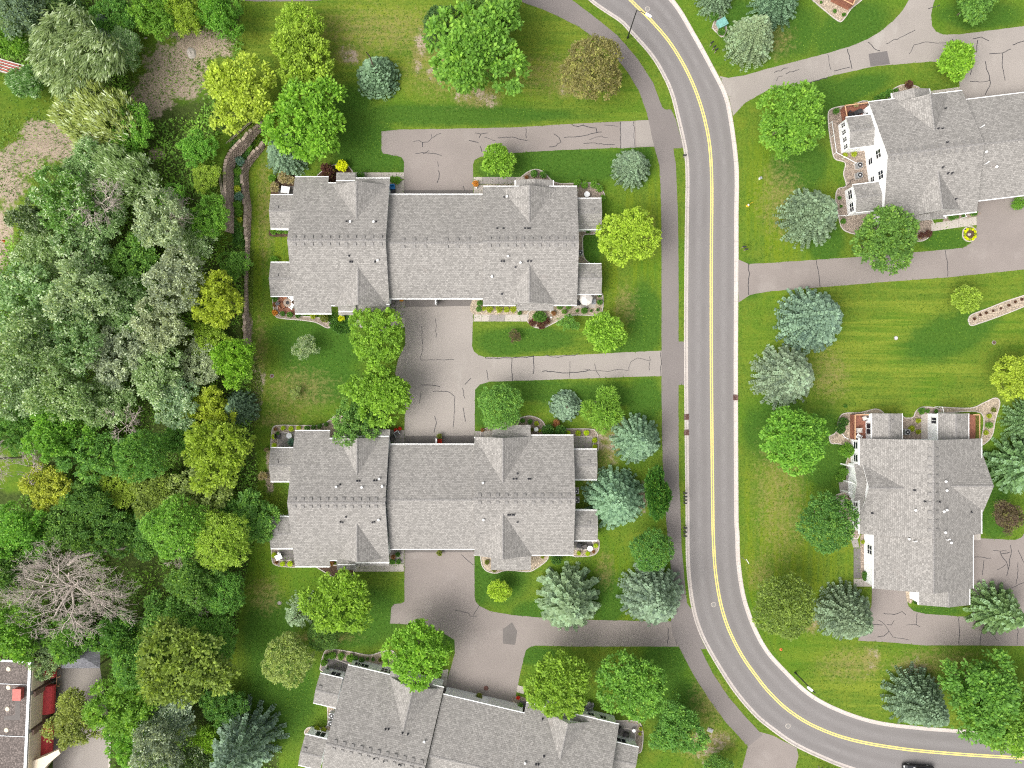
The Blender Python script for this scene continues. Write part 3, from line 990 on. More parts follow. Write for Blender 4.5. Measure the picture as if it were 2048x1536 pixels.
slabs([(1680, 998), (1696, 1000), (1694, 1016), (1679, 1014)], 1, [CN], name='stepping_slab')
slabs([(1677, 965), (1692, 962), (1692, 985), (1680, 985)], 1, [CG], name='sidewalk')
slabs([(1035, 1370), (1051, 1374), (1047, 1388), (1033, 1384)], 1, [CN])
slabs([(885, 1340), (897, 1338), (893, 1372), (880, 1370)], 1, [CN], nv=2)
slabs([(1215, 1436), (1276, 1448), (1268, 1490), (1232, 1482)], 2, [CG], name='patio', nv=2)
slabs([(652, 1316), (700, 1322), (692, 1352), (640, 1342)], 2, [CD], name='patio', nv=2)
slabs([(555, 863), (592, 863), (592, 898), (555, 898)], 2, [CG], name='patio', nv=2)
slabs([(558, 1096), (594, 1096), (594, 1122), (558, 1122)], 2, [CD], name='patio', nv=2)
slabs([(1144, 872), (1184, 872), (1184, 900), (1144, 900)], 3, [CG], name='patio', nv=2)
slabs([(1146, 1079), (1185, 1079), (1185, 1100), (1146, 1100)], 3, [CD], name='patio', nv=2)
slabs([(1148, 586), (1191, 586), (1191, 616), (1148, 616)], 3, [CN, CN, CG], name='patio', nv=2)
slabs([(557, 372), (592, 372), (592, 392), (557, 392)], 2, [CD], name='patio')
slabs([(1040, 1400), (1120, 1418), (1116, 1432), (1040, 1414)], 4, [CD])

# ------------------------------------------------------------------ planting beds
EDGE = M['kerb']


def bed(px, mat, name='rock_bed', edge=True, z=0.03, n=5):
    pts = smooth(px + [px[0]], n)[:-1]
    o = sheet(name, pts, z + rnd.uniform(0, 0.008), mat)
    if edge:
        w = [P(x, y) for x, y in pts]
        w.append(w[0])
        mb = MB()
        l, r = offset(w, 0.07), offset(w, -0.07)
        for i in range(len(w) - 1):
            mb.poly([(*r[i], 0.09), (*r[i + 1], 0.09), (*l[i + 1], 0.09), (*l[i], 0.09)])
            mb.poly([(*l[i], 0.09), (*l[i + 1], 0.09), (*l[i + 1], -0.05), (*l[i], -0.05)])
            mb.poly([(*r[i + 1], 0.09), (*r[i], 0.09), (*r[i], -0.05), (*r[i + 1], -0.05)])
        mb.obj('bed_edging', EDGE, o)
    return o


RK, RG, MU = M['rock'], M['rock_grey'], M['mulch']
bed([(634, 352), (648, 340), (668, 330), (690, 328), (701, 338), (705, 346), (700, 360), (680, 372), (640, 366)], MU, 'mulch_bed')
bed([(545, 372), (556, 356), (590, 350), (592, 392), (545, 394)], MU, 'mulch_bed', False)
bed([(540, 458), (580, 458), (580, 472), (540, 472)], MU, 'mulch_bed', False)
bed([(545, 592), (556, 592), (558, 624), (600, 632), (640, 636), (662, 648), (655, 656), (632, 645), (600, 640), (565, 637), (550, 630)], RG)
sheet('brick_patio', [(555, 590), (595, 590), (595, 633), (570, 631), (556, 622)], 0.05, M['brick_patio'])
bed([(948, 590), (968, 590), (969, 612), (1040, 612), (1056, 622), (1058, 629), (948, 629)], RK, 'rock_bed', False)
bed([(1054, 642), (1060, 622), (1107, 610), (1150, 608), (1196, 588), (1205, 590), (1205, 618), (1196, 630), (1148, 630), (1130, 634), (1108, 646), (1085, 656), (1066, 653)], RK)
bed([(962, 369), (1032, 369), (1032, 374), (962, 380)], RG, 'rock_bed', False)
bed([(1040, 356), (1056, 344), (1072, 339), (1088, 345), (1102, 360), (1118, 367), (1148, 367), (1192, 367), (1204, 378), (1205, 399), (1150, 399), (1150, 376), (1040, 374)], RG)
bed([(1155, 458), (1190, 458), (1188, 468), (1168, 470), (1165, 488), (1168, 515), (1178, 527), (1155, 527)], RG)
bed([(544, 862), (553, 851), (600, 851), (640, 850), (660, 840), (676, 829), (690, 840), (705, 870), (660, 880), (590, 868), (558, 866), (556, 898), (543, 898)], RK)
bed([(543, 1096), (556, 1096), (558, 1120), (594, 1120), (594, 1133), (570, 1133), (552, 1130), (545, 1122)], RG)
bed([(628, 1131), (700, 1131), (708, 1142), (700, 1158), (680, 1160), (650, 1144)], MU, 'mulch_bed')
bed([(961, 874), (964, 862), (985, 850), (1010, 846), (1040, 836), (1058, 832), (1075, 836), (1088, 847), (1092, 872), (1061, 876), (985, 876)], RG)
bed([(1120, 858), (1180, 858), (1192, 864), (1196, 878), (1196, 900), (1184, 900), (1183, 874), (1120, 874)], RG)
bed([(961, 1110), (985, 1110), (1062, 1112), (1094, 1110), (1092, 1122), (1070, 1138), (1056, 1143), (1030, 1141), (1008, 1141), (992, 1146), (974, 1142), (964, 1130)], RK)
bed([(1184, 1080), (1197, 1080), (1197, 1098), (1190, 1108), (1175, 1112), (1146, 1112), (1146, 1098), (1184, 1098)], RK)
bed([(640, 1338), (646, 1312), (655, 1299), (680, 1300), (705, 1304), (740, 1310), (768, 1302), (790, 1306), (795, 1350), (700, 1328), (660, 1316), (650, 1342)], RK)
bed([(655, 1410), (668, 1418), (660, 1462), (654, 1480), (612, 1470), (616, 1455), (640, 1456), (655, 1450)], RK)
bed([(1120, 1420), (1150, 1420), (1225, 1440), (1280, 1446), (1283, 1500), (1266, 1500), (1268, 1462), (1215, 1452), (1120, 1436)], RG)
bed([(1026, 1392), (1050, 1396), (1056, 1424), (1022, 1416)], RG, 'rock_bed', False)
bed([(1656, 236), (1658, 222), (1672, 215), (1700, 211), (1742, 208), (1775, 300), (1770, 400), (1758, 440), (1745, 470), (1690, 462), (1676, 430), (1671, 396), (1676, 378), (1692, 372), (1687, 348), (1690, 326), (1670, 318), (1664, 300), (1658, 262)], RG)
bed([(1774, 188), (1790, 176), (1805, 170), (1822, 170), (1840, 178), (1830, 192), (1780, 196)], RK)
bed([(1812, 446), (1862, 440), (1862, 462), (1858, 474), (1843, 482), (1828, 480), (1820, 470)], RG)
bed([(1890, 434), (1954, 424), (1954, 432), (1890, 444)], RG, 'rock_bed', False)
bed([(1658, 872), (1672, 864), (1678, 838), (1688, 827), (1720, 825), (1752, 818), (1768, 828), (1760, 840), (1745, 880), (1722, 885), (1700, 890), (1718, 930), (1692, 930), (1700, 900), (1680, 888), (1662, 886)], RK)
bed([(1804, 832), (1812, 836), (1826, 834), (1832, 822), (1846, 814), (1880, 818), (1880, 832), (1860, 880), (1804, 880)], RG)
bed([(1880, 814), (1940, 816), (1968, 805), (1990, 796), (1999, 806), (1990, 840), (1984, 870), (1970, 886), (1962, 884), (1962, 826), (1880, 826)], RK)
bed([(1672, 990), (1690, 985), (1718, 990), (1718, 1070), (1700, 1070), (1682, 1030), (1676, 1010)], RG)
bed([(1721, 1070), (1746, 1070), (1746, 1158), (1721, 1158)], RG, 'rock_bed', False)
bed([(1810, 1172), (1824, 1172), (1824, 1204), (1814, 1202)], RK, 'rock_bed', False)
bed([(1936, 642), (1942, 630), (1975, 617), (2010, 603), (2050, 590), (2090, 575), (2094, 592), (2050, 612), (2000, 632), (1960, 646), (1942, 651)], RK)
bed([(1615, -8), (1650, 22), (1676, 42), (1686, 40), (1702, 18), (1722, -8)], RK)
bed([(1926, 460), (1934, 454), (1946, 455), (1952, 464), (1950, 476), (1940, 483), (1930, 480), (1925, 472)], MU, 'flower_bed')
bed([(1424, 56), (1434, 66), (1444, 74), (1452, 62), (1450, 42), (1440, 34), (1430, 40)], RG)
bed([(1990, 1010), (2010, 1004), (2032, 1016), (2036, 1044), (2016, 1056), (1992, 1046)], MU, 'mulch_bed', False)
# ------------------------------------------------------------------ retaining walls
def retaining_wall(base, hts, z0, label):
    """battered courses of split-faced blocks following the foot of the wall"""
    zz = [(x, y, h) for (x, y), h in zip(base, hts)]
    pts = smooth(zz, 6)
    line = [(*P(x, y, z0), h) for x, y, h in pts]
    foot = resample([(p[0], p[1]) for p in line], 0.45)
    ref = np.array(line)
    e = empty('retaining_wall', label=label, cat='wall')
    CH = 0.2
    rows = {}
    left = offset(foot, 1.0)
    for i in range(len(foot) - 1):
        hh = ref[np.argmin((ref[:, 0] - foot[i][0]) ** 2 + (ref[:, 1] - foot[i][1]) ** 2), 2]
        nz = max(1, int(round(hh / CH)))
        for k in range(nz):
            rows.setdefault(k, []).append((i, k == nz - 1))
    tone = []
    mb = MB()
    for k, lst in rows.items():
        off = 0.062 * k
        for i, top in lst:
            sh = 0.5 if k % 2 else 0.0
            a, b = np.array(foot[i]), np.array(foot[i + 1])
            n = -(np.array(left[i]) - a)                    # the side away from the bank
            t = (b - a) / (np.linalg.norm(b - a) + 1e-9)
            o = a + t * 0.45 * sh
            L = np.linalg.norm(b - a) - 0.03
            d0 = -off + rnd.uniform(-0.02, 0.02)
            nn = n / np.linalg.norm(n)
            R = Matrix(((t[0], nn[0], 0), (t[1], nn[1], 0), (0, 0, 1)))
            zb = z0 + k * CH
            m2 = MB()
            m2.box(0, d0 - 0.42, zb, L, d0 - 0.02, zb + CH - 0.012)
            m2.box(0.04, d0 - 0.02, zb + 0.015, L - 0.04, d0 + 0.03, zb + CH - 0.03)
            i0 = len(mb.v)
            for v in m2.v:
                p = R @ Vector((v[0], v[1], 0))
                mb.v.append((o[0] + p.x, o[1] + p.y, v[2]))
            det_flip = R.determinant() < 0
            for f in m2.f:
                f = tuple(i0 + q for q in f)
                mb.f.append(f[::-1] if det_flip else f)
                mb.m.append(0)
            tone += [rnd.uniform(0, 1)] * 12
    me = mb.mesh('blocks', M['block_wall'])
    a_ = me.attributes.new("tone", 'FLOAT', 'FACE')
    a_.data.foreach_set("value", np.array(tone, np.float32))
    o = link('blocks', me, e)
    o['kind'] = 'stuff'
    return e


def block_wall_mat():
    m, nt, b = newmat('block_wall')
    g = G(nt)
    t = g.attr("tone").outputs["Fac"]
    c = g.mix(t, (0.24, 0.18, 0.145), (0.47, 0.38, 0.31))
    f = g.noise(6, 4, 0.7)
    c = g.mix(g.ramp(f, 0.35, 0.75, 0, 0.6), c, (0.2, 0.15, 0.12))
    g.link(c, b.inputs["Base Color"])
    b.inputs["Roughness"].default_value = 0.95
    g.bump(f, 0.6, 0.03, b)
    return m


M['block_wall'] = block_wall_mat()
retaining_wall(LOW_B[::-1], LOW_H[::-1], 0.0, 'lower tier of the stepped block retaining wall along the west lawn')
retaining_wall(UP_B[::-1], UP_H[::-1], SHELF, 'upper curving tier of the stepped block retaining wall below the woods')


# ------------------------------------------------------------------ houses
def solidify_poly(mb, pts, zf, th, mi_top=0, mi_side=1):
    mb.prism(pts, lambda x, y: zf(x, y) - th, zf, mi_top, mi_side)


class House:
    """local frame: metres from the pivot, x along the turned east axis"""
    def __init__(s, piv, ang, label, group='grey roofed townhouses'):
        s.o = P(*piv)
        s.a = math.radians(ang)
        s.e = empty('townhouse', (*s.o, 0), s.a, label, 'house', group)
        s.vent_me = None

    def L(s, p, z=2.9):
        X, Y = P(p[0], p[1], z)
        X -= s.o[0]
        Y -= s.o[1]
        c, n = math.cos(-s.a), math.sin(-s.a)
        return (X * c - Y * n, X * n + Y * c)

    def W(s, x, y, z=0.0):
        c, n = math.cos(s.a), math.sin(s.a)
        return (s.o[0] + x * c - y * n, s.o[1] + x * n + y * c, z)

    def gable(s, A, B, axis, ze=2.9, pitch=0.36, lo=None, hi=None, ov=0.4, rake=0.3, body=True, ridge_cap=True, ridge_at=None, gut=(1, 1), name='roof'):
        """A, B: photo pixels of opposite corners of the eaves rectangle; axis of the ridge 'x' or 'y'.
        lo / hi: eave profiles (photo pixels) for the low and high side in the cross direction"""
        a, b = s.L(A, ze), s.L(B, ze)
        x0, x1 = sorted((a[0], b[0]))
        y0, y1 = sorted((a[1], b[1]))
        if axis == 'y':           # work in a swapped frame (u along the ridge)
            u0, u1, v0, v1 = y0, y1, x0, x1
        else:
            u0, u1, v0, v1 = x0, x1, y0, y1
        vm = (v0 + v1) / 2 if ridge_at is None else s.L(ridge_at, ze)[0 if axis == 'y' else 1]
        zr = ze + pitch * min(vm - v0, v1 - vm)
        p0, p1 = (zr - ze) / (vm - v0), (zr - ze) / (v1 - vm)

        def zf_lo(u, v):
            return zr - p0 * (vm - v)

        def zf_hi(u, v):
            return zr - p1 * (v - vm)

        def prof(pr, dv):
            if pr is None:
                return [(u0, dv), (u1, dv)]
            q = [s.L(p, ze) for p in pr]
            q = [(c[1], c[0]) for c in q] if axis == 'y' else q
            q[0] = (u0, q[0][1])
            q[-1] = (u1, q[-1][1])
            return q
        plo, phi = prof(lo, v0), prof(hi, v1)
        sw = (lambda pts: [(v, u) for u, v in pts]) if axis == 'y' else (lambda pts: list(pts))
        fz = (lambda f: (lambda x, y: f(y, x))) if axis == 'y' else (lambda f: f)
        mat = M['shx'] if axis == 'x' else M['shy']
        mb = MB()
        solidify_poly(mb, sw(plo + [(u1, vm), (u0, vm)]), fz(zf_lo), 0.16)
        solidify_poly(mb, sw(phi + [(u1, vm), (u0, vm)]), fz(zf_hi), 0.16)
        roof = mb.obj(name, [mat, M['white']], s.e)
        if ridge_cap:
            mb = MB()
            n = max(1, int((u1 - u0) / 0.3))
            for k in range(n):
                ua, ub = u0 + (u1 - u0) * k / n, u0 + (u1 - u0) * (k + 0.96) / n
                h = 0.02 + 0.012 * (k % 2)
                for d, f in ((-0.16, zf_lo), (0.16, zf_hi)):
                    q = sw([(ua, vm), (ub, vm), (ub, vm + d), (ua, vm + d)])
                    mb.prism(q, lambda x, y: fz(f)(x, y) - 0.02, lambda x, y: fz(f)(x, y) + h)
            mb.obj('ridge_cap', M['shcap'], roof)
        # gutters along both eaves
        for pr, sg, on in ((plo, -1, gut[0]), (phi, 1, gut[1])):
            if not on:
                continue
            mb = MB()
            for (ua, va), (ub, vb) in zip(pr, pr[1:]):
                if abs(vb - va) > abs(ub - ua) * 0.7:
                    continue
                z = (zf_lo if sg < 0 else zf_hi)(ua, va)
                q = sw([(ua + 0.004, va + sg * 0.003), (ub - 0.004, vb + sg * 0.003), (ub - 0.004, vb + sg * 0.13), (ua + 0.004, va + sg * 0.13)])
                mb.prism(q, z - 0.17, z - 0.03)
            if mb.v:
                mb.obj('gutter', M['white'], s.e)
        # walls
        w = None
        if body:
            vb0 = max(v for u, v in plo) + ov
            vb1 = min(v for u, v in phi) - ov
            ub0, ub1 = u0 + rake, u1 - rake
            mb = MB()
            d = 0.17
            lo_z, hi_z = zf_lo(0, vb0) - d, zf_hi(0, vb1) - d
            mb.prism(sw([(ub0, vb0), (ub1, vb0), (ub1, vm), (ub0, vm)]), 0.0, lambda x, y: (fz(zf_lo)(x, y) - d))
            mb.prism(sw([(ub0, vm), (ub1, vm), (ub1, vb1), (ub0, vb1)]), 0.0, lambda x, y: (fz(zf_hi)(x, y) - d))
            w = mb.obj('wall', M['siding'], s.e)
            w.name = 'wall'
            bb = (ub0, vb0, ub1, vb1)
            s.last = (bb[1], bb[0], bb[3], bb[2]) if axis == 'y' else bb
        g = dict(roof=roof, u0=u0, u1=u1, vm=vm, zr=zr, lo=zf_lo, hi=zf_hi, axis=axis, body=getattr(s, 'last', None), pl=p0, ph=p1)
        return g

    def zmain(s, g, x, y):
        u, v = (y, x) if g['axis'] == 'y' else (x, y)
        return g['lo'](u, v) if v < g['vm'] else g['hi'](u, v)

    def cross(s, g, apex, front, pitch=0.6, wl=1.0, wr=1.0, gable_wall=True):
        """a gable across the main roof g: photo pixels of the inner end of its ridge and of its front"""
        a = s.L(apex, 5.2)
        za = s.zmain(g, *a)
        f = s.L(front, za)
        ax = 'y' if g['axis'] == 'x' else 'x'
        if ax == 'y':
            cv, u_in, u_f = f[0], a[1], f[1]
            zfm = s.zmain(g, a[0], f[1])
        else:
            cv, u_in, u_f = f[1], a[0], f[0]
            zfm = s.zmain(g, f[0], a[1])
        hw = (za - zfm) / pitch
        u_in += 0.5 * (1 if u_in > u_f else -1)
        sw = (lambda pts: [(v, u) for u, v in pts]) if ax == 'x' else (lambda pts: list(pts))   # pts are (cross, along)
        mb = MB()
        for sg, k in ((-1, wl), (1, wr)):
            w = hw * k
            lim = zfm - 0.12 if k == 1.0 else None
            pts = sw([(cv, u_f), (cv + sg * (w + 0.15), u_f), (cv + sg * 0.3, u_in), (cv, u_in)])
            pf = (lambda x, y: za - pitch * abs((x if ax == 'y' else y) - cv))
            solidify_poly(mb, pts, pf, 0.15)
        mat = M['shy'] if ax == 'y' else M['shx']
        roof = mb.obj('cross_gable', [mat, M['white']], s.e)
        mb = MB()
        n = max(1, int(abs(u_in - u_f) / 0.3))
        for k in range(n):
            ua, ub = u_f + (u_in - u_f) * k / n, u_f + (u_in - u_f) * (k + 0.96) / n
            for d in (-0.15, 0.15):
                q = sw([(cv, ua), (cv, ub), (cv + d, ub), (cv + d, ua)])
                mb.prism(q, lambda x, y: za - pitch * abs((x if ax == 'y' else y) - cv) - 0.02, lambda x, y: za - pitch * abs((x if ax == 'y' else y) - cv) + 0.022 + 0.01 * (k % 2))
        mb.obj('ridge_cap', M['shcap'], roof)
        if gable_wall:
            sgn = 1 if u_in > u_f else -1
            mb = MB()
            for sg, k in ((-1, wl), (1, wr)):
                w = max(0.3, hw * k - 0.25)
                q = sw([(cv, u_f + sgn * 0.3), (cv + sg * w, u_f + sgn * 0.3), (cv + sg * w, u_f + sgn * 0.8), (cv, u_f + sgn * 0.8)])
                mb.prism(q, 0.0, lambda x, y: za - pitch * abs((x if ax == 'y' else y) - cv) - 0.17)
            mb.obj('gable_wall', M['siding'], s.e)
        return za

    def porch(s, px, z_out, z_in, axis, name='porch_roof', post=True):
        """a low roof over an entry. px: outline; first two pixels are the outer edge"""
        q = [s.L(p, z_out) for p in px]
        k = 1 if axis == 'x' else 0
        vo = (q[0][k] + q[1][k]) / 2
        vi = max((p[k] for p in q), key=lambda v: abs(v - vo))
        fn = lambda x, y: z_out + (z_in - z_out) * (((y if k else x) - vo) / (vi - vo))
        mb = MB()
        solidify_poly(mb, q, fn, 0.14)
        r = mb.obj(name, [M['shx'] if axis == 'x' else M['shy'], M['white']], s.e)
        if post:
            for p in q[:2]:
                cx = sum(c[0] for c in q) / len(q)
                cy = sum(c[1] for c in q) / len(q)
                x, y = p[0] + (cx - p[0]) * 0.12, p[1] + (cy - p[1]) * 0.12
                mb = MB()
                mb.box(x - 0.07, y - 0.07, 0, x + 0.07, y + 0.07, fn(x, y) - 0.15)
                mb.obj('porch_post', M['white'], s.e)
        return r

    def vents(s, g, pts, both=True):
        """square roof vents in pairs beside the ridge; pts photo pixels near the ridge"""
        global VENT
        for p in pts:
            x, y = s.L(p, g['zr'])
            u = y if g['axis'] == 'y' else x
            for sg, f in ((-1, g['lo']), (1, g['hi'])):
                if not both and sg < 0:
                    continue
                v = g['vm'] + sg * 0.5
                z = f(u, v)
                sl = math.atan(g['pl'] if sg < 0 else g['ph']) * (1 if sg < 0 else -1)
                o = bpy.data.objects.new('roof_vent', VENT)
                C.objects.link(o)
                o.parent = g['roof']
                if g['axis'] == 'y':
                    o.location = (v, u, z)
                    o.rotation_euler = (0, -sl, 0)
                else:
                    o.location = (u, v, z)
                    o.rotation_euler = (sl, 0, 0)

    def pipes(s, g, items):
        """(pixel, kind): black or white pipes standing on roof g"""
        for p, kind in items:
            x, y = s.L(p, 5.2)
            z = s.zmain(g, x, y)
            x, y = s.L(p, z + 0.3)
            z = s.zmain(g, x, y)
            o = bpy.data.objects.new('flue_pipe' if kind != 'w' else 'flue_cap', PIPES[kind])
            C.objects.link(o)
            o.parent = g['roof']
            o.location = (x, y, z - 0.05)

    def window(s, body, side, t, zc, w=1.1, h=1.2, cols=2, rows=2, group_pane=True):
        x0, y0, x1, y1 = body
        rz = {'S': 0, 'E': math.pi / 2, 'N': math.pi, 'W': -math.pi / 2}[side]
        pos = {'S': (x0 + (x1 - x0) * t, y0), 'N': (x0 + (x1 - x0) * t, y1), 'W': (x0, y1 - (y1 - y0) * t), 'E': (x1, y1 - (y1 - y0) * t)}[side]
        mb = MB()
        fr = 0.07
        mb.box(-w / 2 - fr, -0.05, -h / 2 - fr, -w / 2, 0.01, h / 2 + fr)
        mb.box(w / 2, -0.05, -h / 2 - fr, w / 2 + fr, 0.01, h / 2 + fr)
        mb.box(-w / 2, -0.049, h / 2, w / 2, 0.01, h / 2 + fr)
        mb.box(-w / 2, -0.06, -h / 2 - fr, w / 2, 0.01, -h / 2)
        for c in range(1, cols):
            x = -w / 2 + w * c / cols
            mb.box(x - 0.035, -0.046, -h / 2, x + 0.035, 0.01, h / 2)
        for r in range(1, rows):
            z = -h / 2 + h * r / rows
            mb.box(-w / 2, -0.043, z - 0.03, w / 2, 0.01, z + 0.03)
        f = mb.obj('window', M['white'], s.e, (pos[0], pos[1], zc), rz)
        for c in range(cols):
            for r in range(rows):
                xa, xb = -w / 2 + w * c / cols + 0.036, -w / 2 + w * (c + 1) / cols - 0.036
                za, zb = -h / 2 + h * r / rows + 0.031, -h / 2 + h * (r + 1) / rows - 0.031
                m2 = MB()
                m2.box(xa, -0.02, za, xb, 0.012, zb)
                m2.obj('pane', M['glass'], f)
        return f

    def garage_doors(s, body, side, n=2):
        x0, y0, x1, y1 = body
        y = y0 if side == 'S' else y1
        if side in 'EW':
            return
        sg = -1 if side == 'S' else 1
        W = (x1 - x0) / n
        for i in range(n):
            cx = x0 + W * (i + 0.5)
            w = min(4.9, W - 1.0)
            mb = MB()
            for k in range(4):
                mb.box(cx - w / 2, min(y, y + sg * 0.05), 0.02 + k * 0.55, cx + w / 2, max(y, y + sg * 0.05), 0.02 + k * 0.55 + 0.53)
            mb.obj('garage_door', M['door'], s.e)


def vent_mesh():
    mb = MB()
    mb.box(-0.27, -0.27, -0.05, 0.27, 0.27, 0.03)
    mb.box(-0.22, -0.2, 0.03, 0.22, 0.2, 0.14)
    return mb.mesh('roof_vent', M['vent'])


VENT = vent_mesh()
PIPES = {
    'b': MB().tube((0, 0, 0), (0, 0, 0.42), 0.085, 0.085, 10).tube((0, 0, 0), (0, 0, 0.09), 0.2, 0.11, 10).mesh('flue_pipe', M['pipe']),
    'w': MB().tube((0, 0, 0), (0, 0, 0.32), 0.11, 0.11, 10).tube((0, 0, 0.3), (0, 0, 0.4), 0.19, 0.14, 12).mesh('flue_cap', M['white']),
    'l': MB().tube((0, 0, 0), (0, 0, 0.5), 0.06, 0.06, 10).tube((0, 0, 0.45), (0.3, 0.18, 0.62), 0.06, 0.06, 10).mesh('flue_pipe', M['white']),
}


def row(a, b, n):
    return [(a[0] + (b[0] - a[0]) * i / (n - 1), a[1] + (b[1] - a[1]) * i / (n - 1)) for i in range(n)]


# --- house A, upper left
h = House((778, 490), 0, 'wide grey roofed townhouse south of the upper driveway, nearest the retaining wall')
w = h.gable((590, 354), (780, 627), 'x', lo=[(590, 627), (663, 627), (663.4, 611), (677, 611), (677.4, 622), (712, 622), (712.4, 609), (780, 609)],
            hi=[(590, 354), (657, 354), (657.4, 368), (673, 368), (673.4, 363), (711, 363), (711.4, 357), (780, 357)])
wa = w
h.cross(w, (712, 438), (713, 362), 0.5)
h.cross(w, (716, 534), (716, 610), 0.5)
h.porch([(673, 345), (711, 345), (711, 368), (673, 368)], 2.75, 3.15, 'x')
h.porch([(677, 630), (713, 630), (713, 606), (677, 606)], 2.75, 3.2, 'x')
h.porch([(713, 626), (776, 626), (776, 603), (713, 603)], 2.6, 2.95, 'x', post=False)
h.vents(w, row((588, 482), (761, 484), 11))
h.pipes(w, [((692, 442), 'b'), ((697, 443), 'b'), ((751, 443), 'b'), ((747, 443), 'w'), ((700, 443), 'w'), ((699, 522), 'b'), ((703, 522), 'b'), ((749, 522), 'b'), ((755, 520), 'w'), ((697, 510), 'b')])
g = h.gable((777, 389), (966, 597), 'x', gut=(1, 1))
h.garage_doors(g['body'], 'S')
h.garage_doors(g['body'], 'N')
h.vents(g, row((806, 485), (850, 485), 3) + row((893, 485), (936, 485), 3))
e = h.gable((966, 373), (1154, 610), 'x', lo=[(966, 610), (1031, 610), (1031.4, 604), (1068, 604), (1068.4, 610), (1154, 610)])
h.cross(e, (1059, 446), (1059, 370), 0.5)
h.cross(e, (1059, 528), (1059, 605), 0.5)
h.gable((1031, 360), (1106, 400), 'y', 2.75, 0.22, body=False, ridge_cap=False, ov=0.3)
h.porch([(1033, 621), (1107, 621), (1107, 600), (1033, 600)], 2.75, 3.15, 'x')
h.vents(e, row((979, 488), (1146, 488), 11))
h.pipes(e, [((994, 456), 'b'), ((1007, 456), 'b'), ((1050, 456), 'b'), ((1056, 456), 'b'), ((1060, 456), 'b'), ((1014, 392), 'w'), ((1008, 393), 'b'), ((1003, 521), 'b'), ((1008, 521), 'b'), ((1056, 521), 'b'), ((1062, 521), 'b'), ((1041, 525), 'w'),
            ((1031, 533), 'b'), ((984, 553), 'w'), ((1004, 587), 'b'), ((1016, 512), 'w')])
for A, B in (((541, 390), (596, 457)), ((541, 525), (598, 592)), ((1148, 397), (1203, 458)), ((1148, 528), (1203, 588))):
    sr = h.gable(A, B, 'x', 2.7, 0.3, ov=0.2, rake=0.15)
    mx_ = A[0] + (12 if A[0] < 800 else 38)
    h.vents(sr, [(mx_, (A[1] + B[1]) / 2)], both=False)
    for t in (0.25, 0.75):
        h.window(sr['body'], 'W' if A[0] < 800 else 'E', t, 1.5, 1.1, 1.3)

# --- house B, lower left
h = House((780, 995), 0, 'wide grey roofed townhouse in the middle of the lower left, between two forecourts')
w = h.gable((590, 862), (779, 1133), 'x', lo=[(590, 1133), (660, 1133), (660.4, 1119), (675, 1119), (675.4, 1128), (711, 1128), (711.4, 1124), (779, 1124)],
            hi=[(590, 862), (660, 862), (660.4, 877), (676, 877), (676.4, 874), (712, 874), (712.4, 873), (779, 873)])
h.cross(w, (714, 951), (714, 877), 0.62)
h.cross(w, (714, 1047), (714, 1124), 0.62)
h.porch([(676, 862), (712, 862), (712, 880), (676, 880)], 2.75, 3.1, 'x')
h.porch([(712, 859), (780, 859), (780, 880), (712, 880)], 2.7, 3.1, 'x', post=False)
h.porch([(674, 1140), (711, 1140), (711, 1119), (674, 1119)], 2.75, 3.15, 'x')
h.porch([(711, 1131), (778, 1131), (778, 1114), (711, 1114)], 2.7, 3.0, 'x', post=False)
h.vents(w, row((588, 1000), (768, 1001), 12))
h.pipes(w, [((713, 963), 'b'), ((718, 963), 'b'), ((747, 962), 'b'), ((752, 962), 'b'), ((758, 958), 'w'), ((672, 974), 'w'), ((679, 970), 'b'), ((723, 975), 'w'), ((764, 973), 'w'), ((680, 1044), 'b'), ((684, 1045), 'b'), ((691, 1034), 'b'),
            ((744, 1045), 'b'), ((748, 1044), 'b'), ((757, 1040), 'w')])
g = h.gable((780, 889), (949, 1098), 'x')
h.garage_doors(g['body'], 'S')
h.garage_doors(g['body'], 'N')
e = h.gable((949, 871), (1147, 1110), 'x', hi=[(949, 876), (985, 876), (985.4, 874), (1061, 874), (1061.4, 871), (1147, 871)])
h.cross(e, (1006, 967), (1006, 876), 0.56)
h.cross(e, (1006, 1026), (1006, 1119), 0.56)
h.porch([(985, 850), (1061, 850), (1061, 878), (985, 878)], 2.75, 3.2, 'x')
h.porch([(982, 1140), (1062, 1140), (1062, 1112), (982, 1112)], 2.7, 3.1, 'x')
h.vents(e, row((959, 1001), (1138, 1001), 11))
h.pipes(e, [((1027, 959), 'b'), ((1033, 959), 'b'), ((1057, 959), 'b'), ((1061, 959), 'b'), ((1035, 948), 'b'), ((966, 966), 'w'), ((1016, 1030), 'b'), ((1020, 1030), 'b'), ((1025, 1030), 'b'), ((1028, 1030), 'b'), ((1035, 1045), 'b'), ((967, 1040), 'w')])
for A, B in (((541, 896), (594, 963)), ((541, 1034), (596, 1097)), ((1140, 899), (1194, 959)), ((1140, 1021), (1195, 1081))):
    sr = h.gable(A, B, 'x', 2.7, 0.3, ov=0.2, rake=0.15)
    mx_ = A[0] + (12 if A[0] < 800 else 38)
    h.vents(sr, [(mx_, (A[1] + B[1]) / 2)], both=False)
    for t in (0.25, 0.75):
        h.window(sr['body'], 'W' if A[0] < 800 else 'E', t, 1.5, 1.1, 1.3)

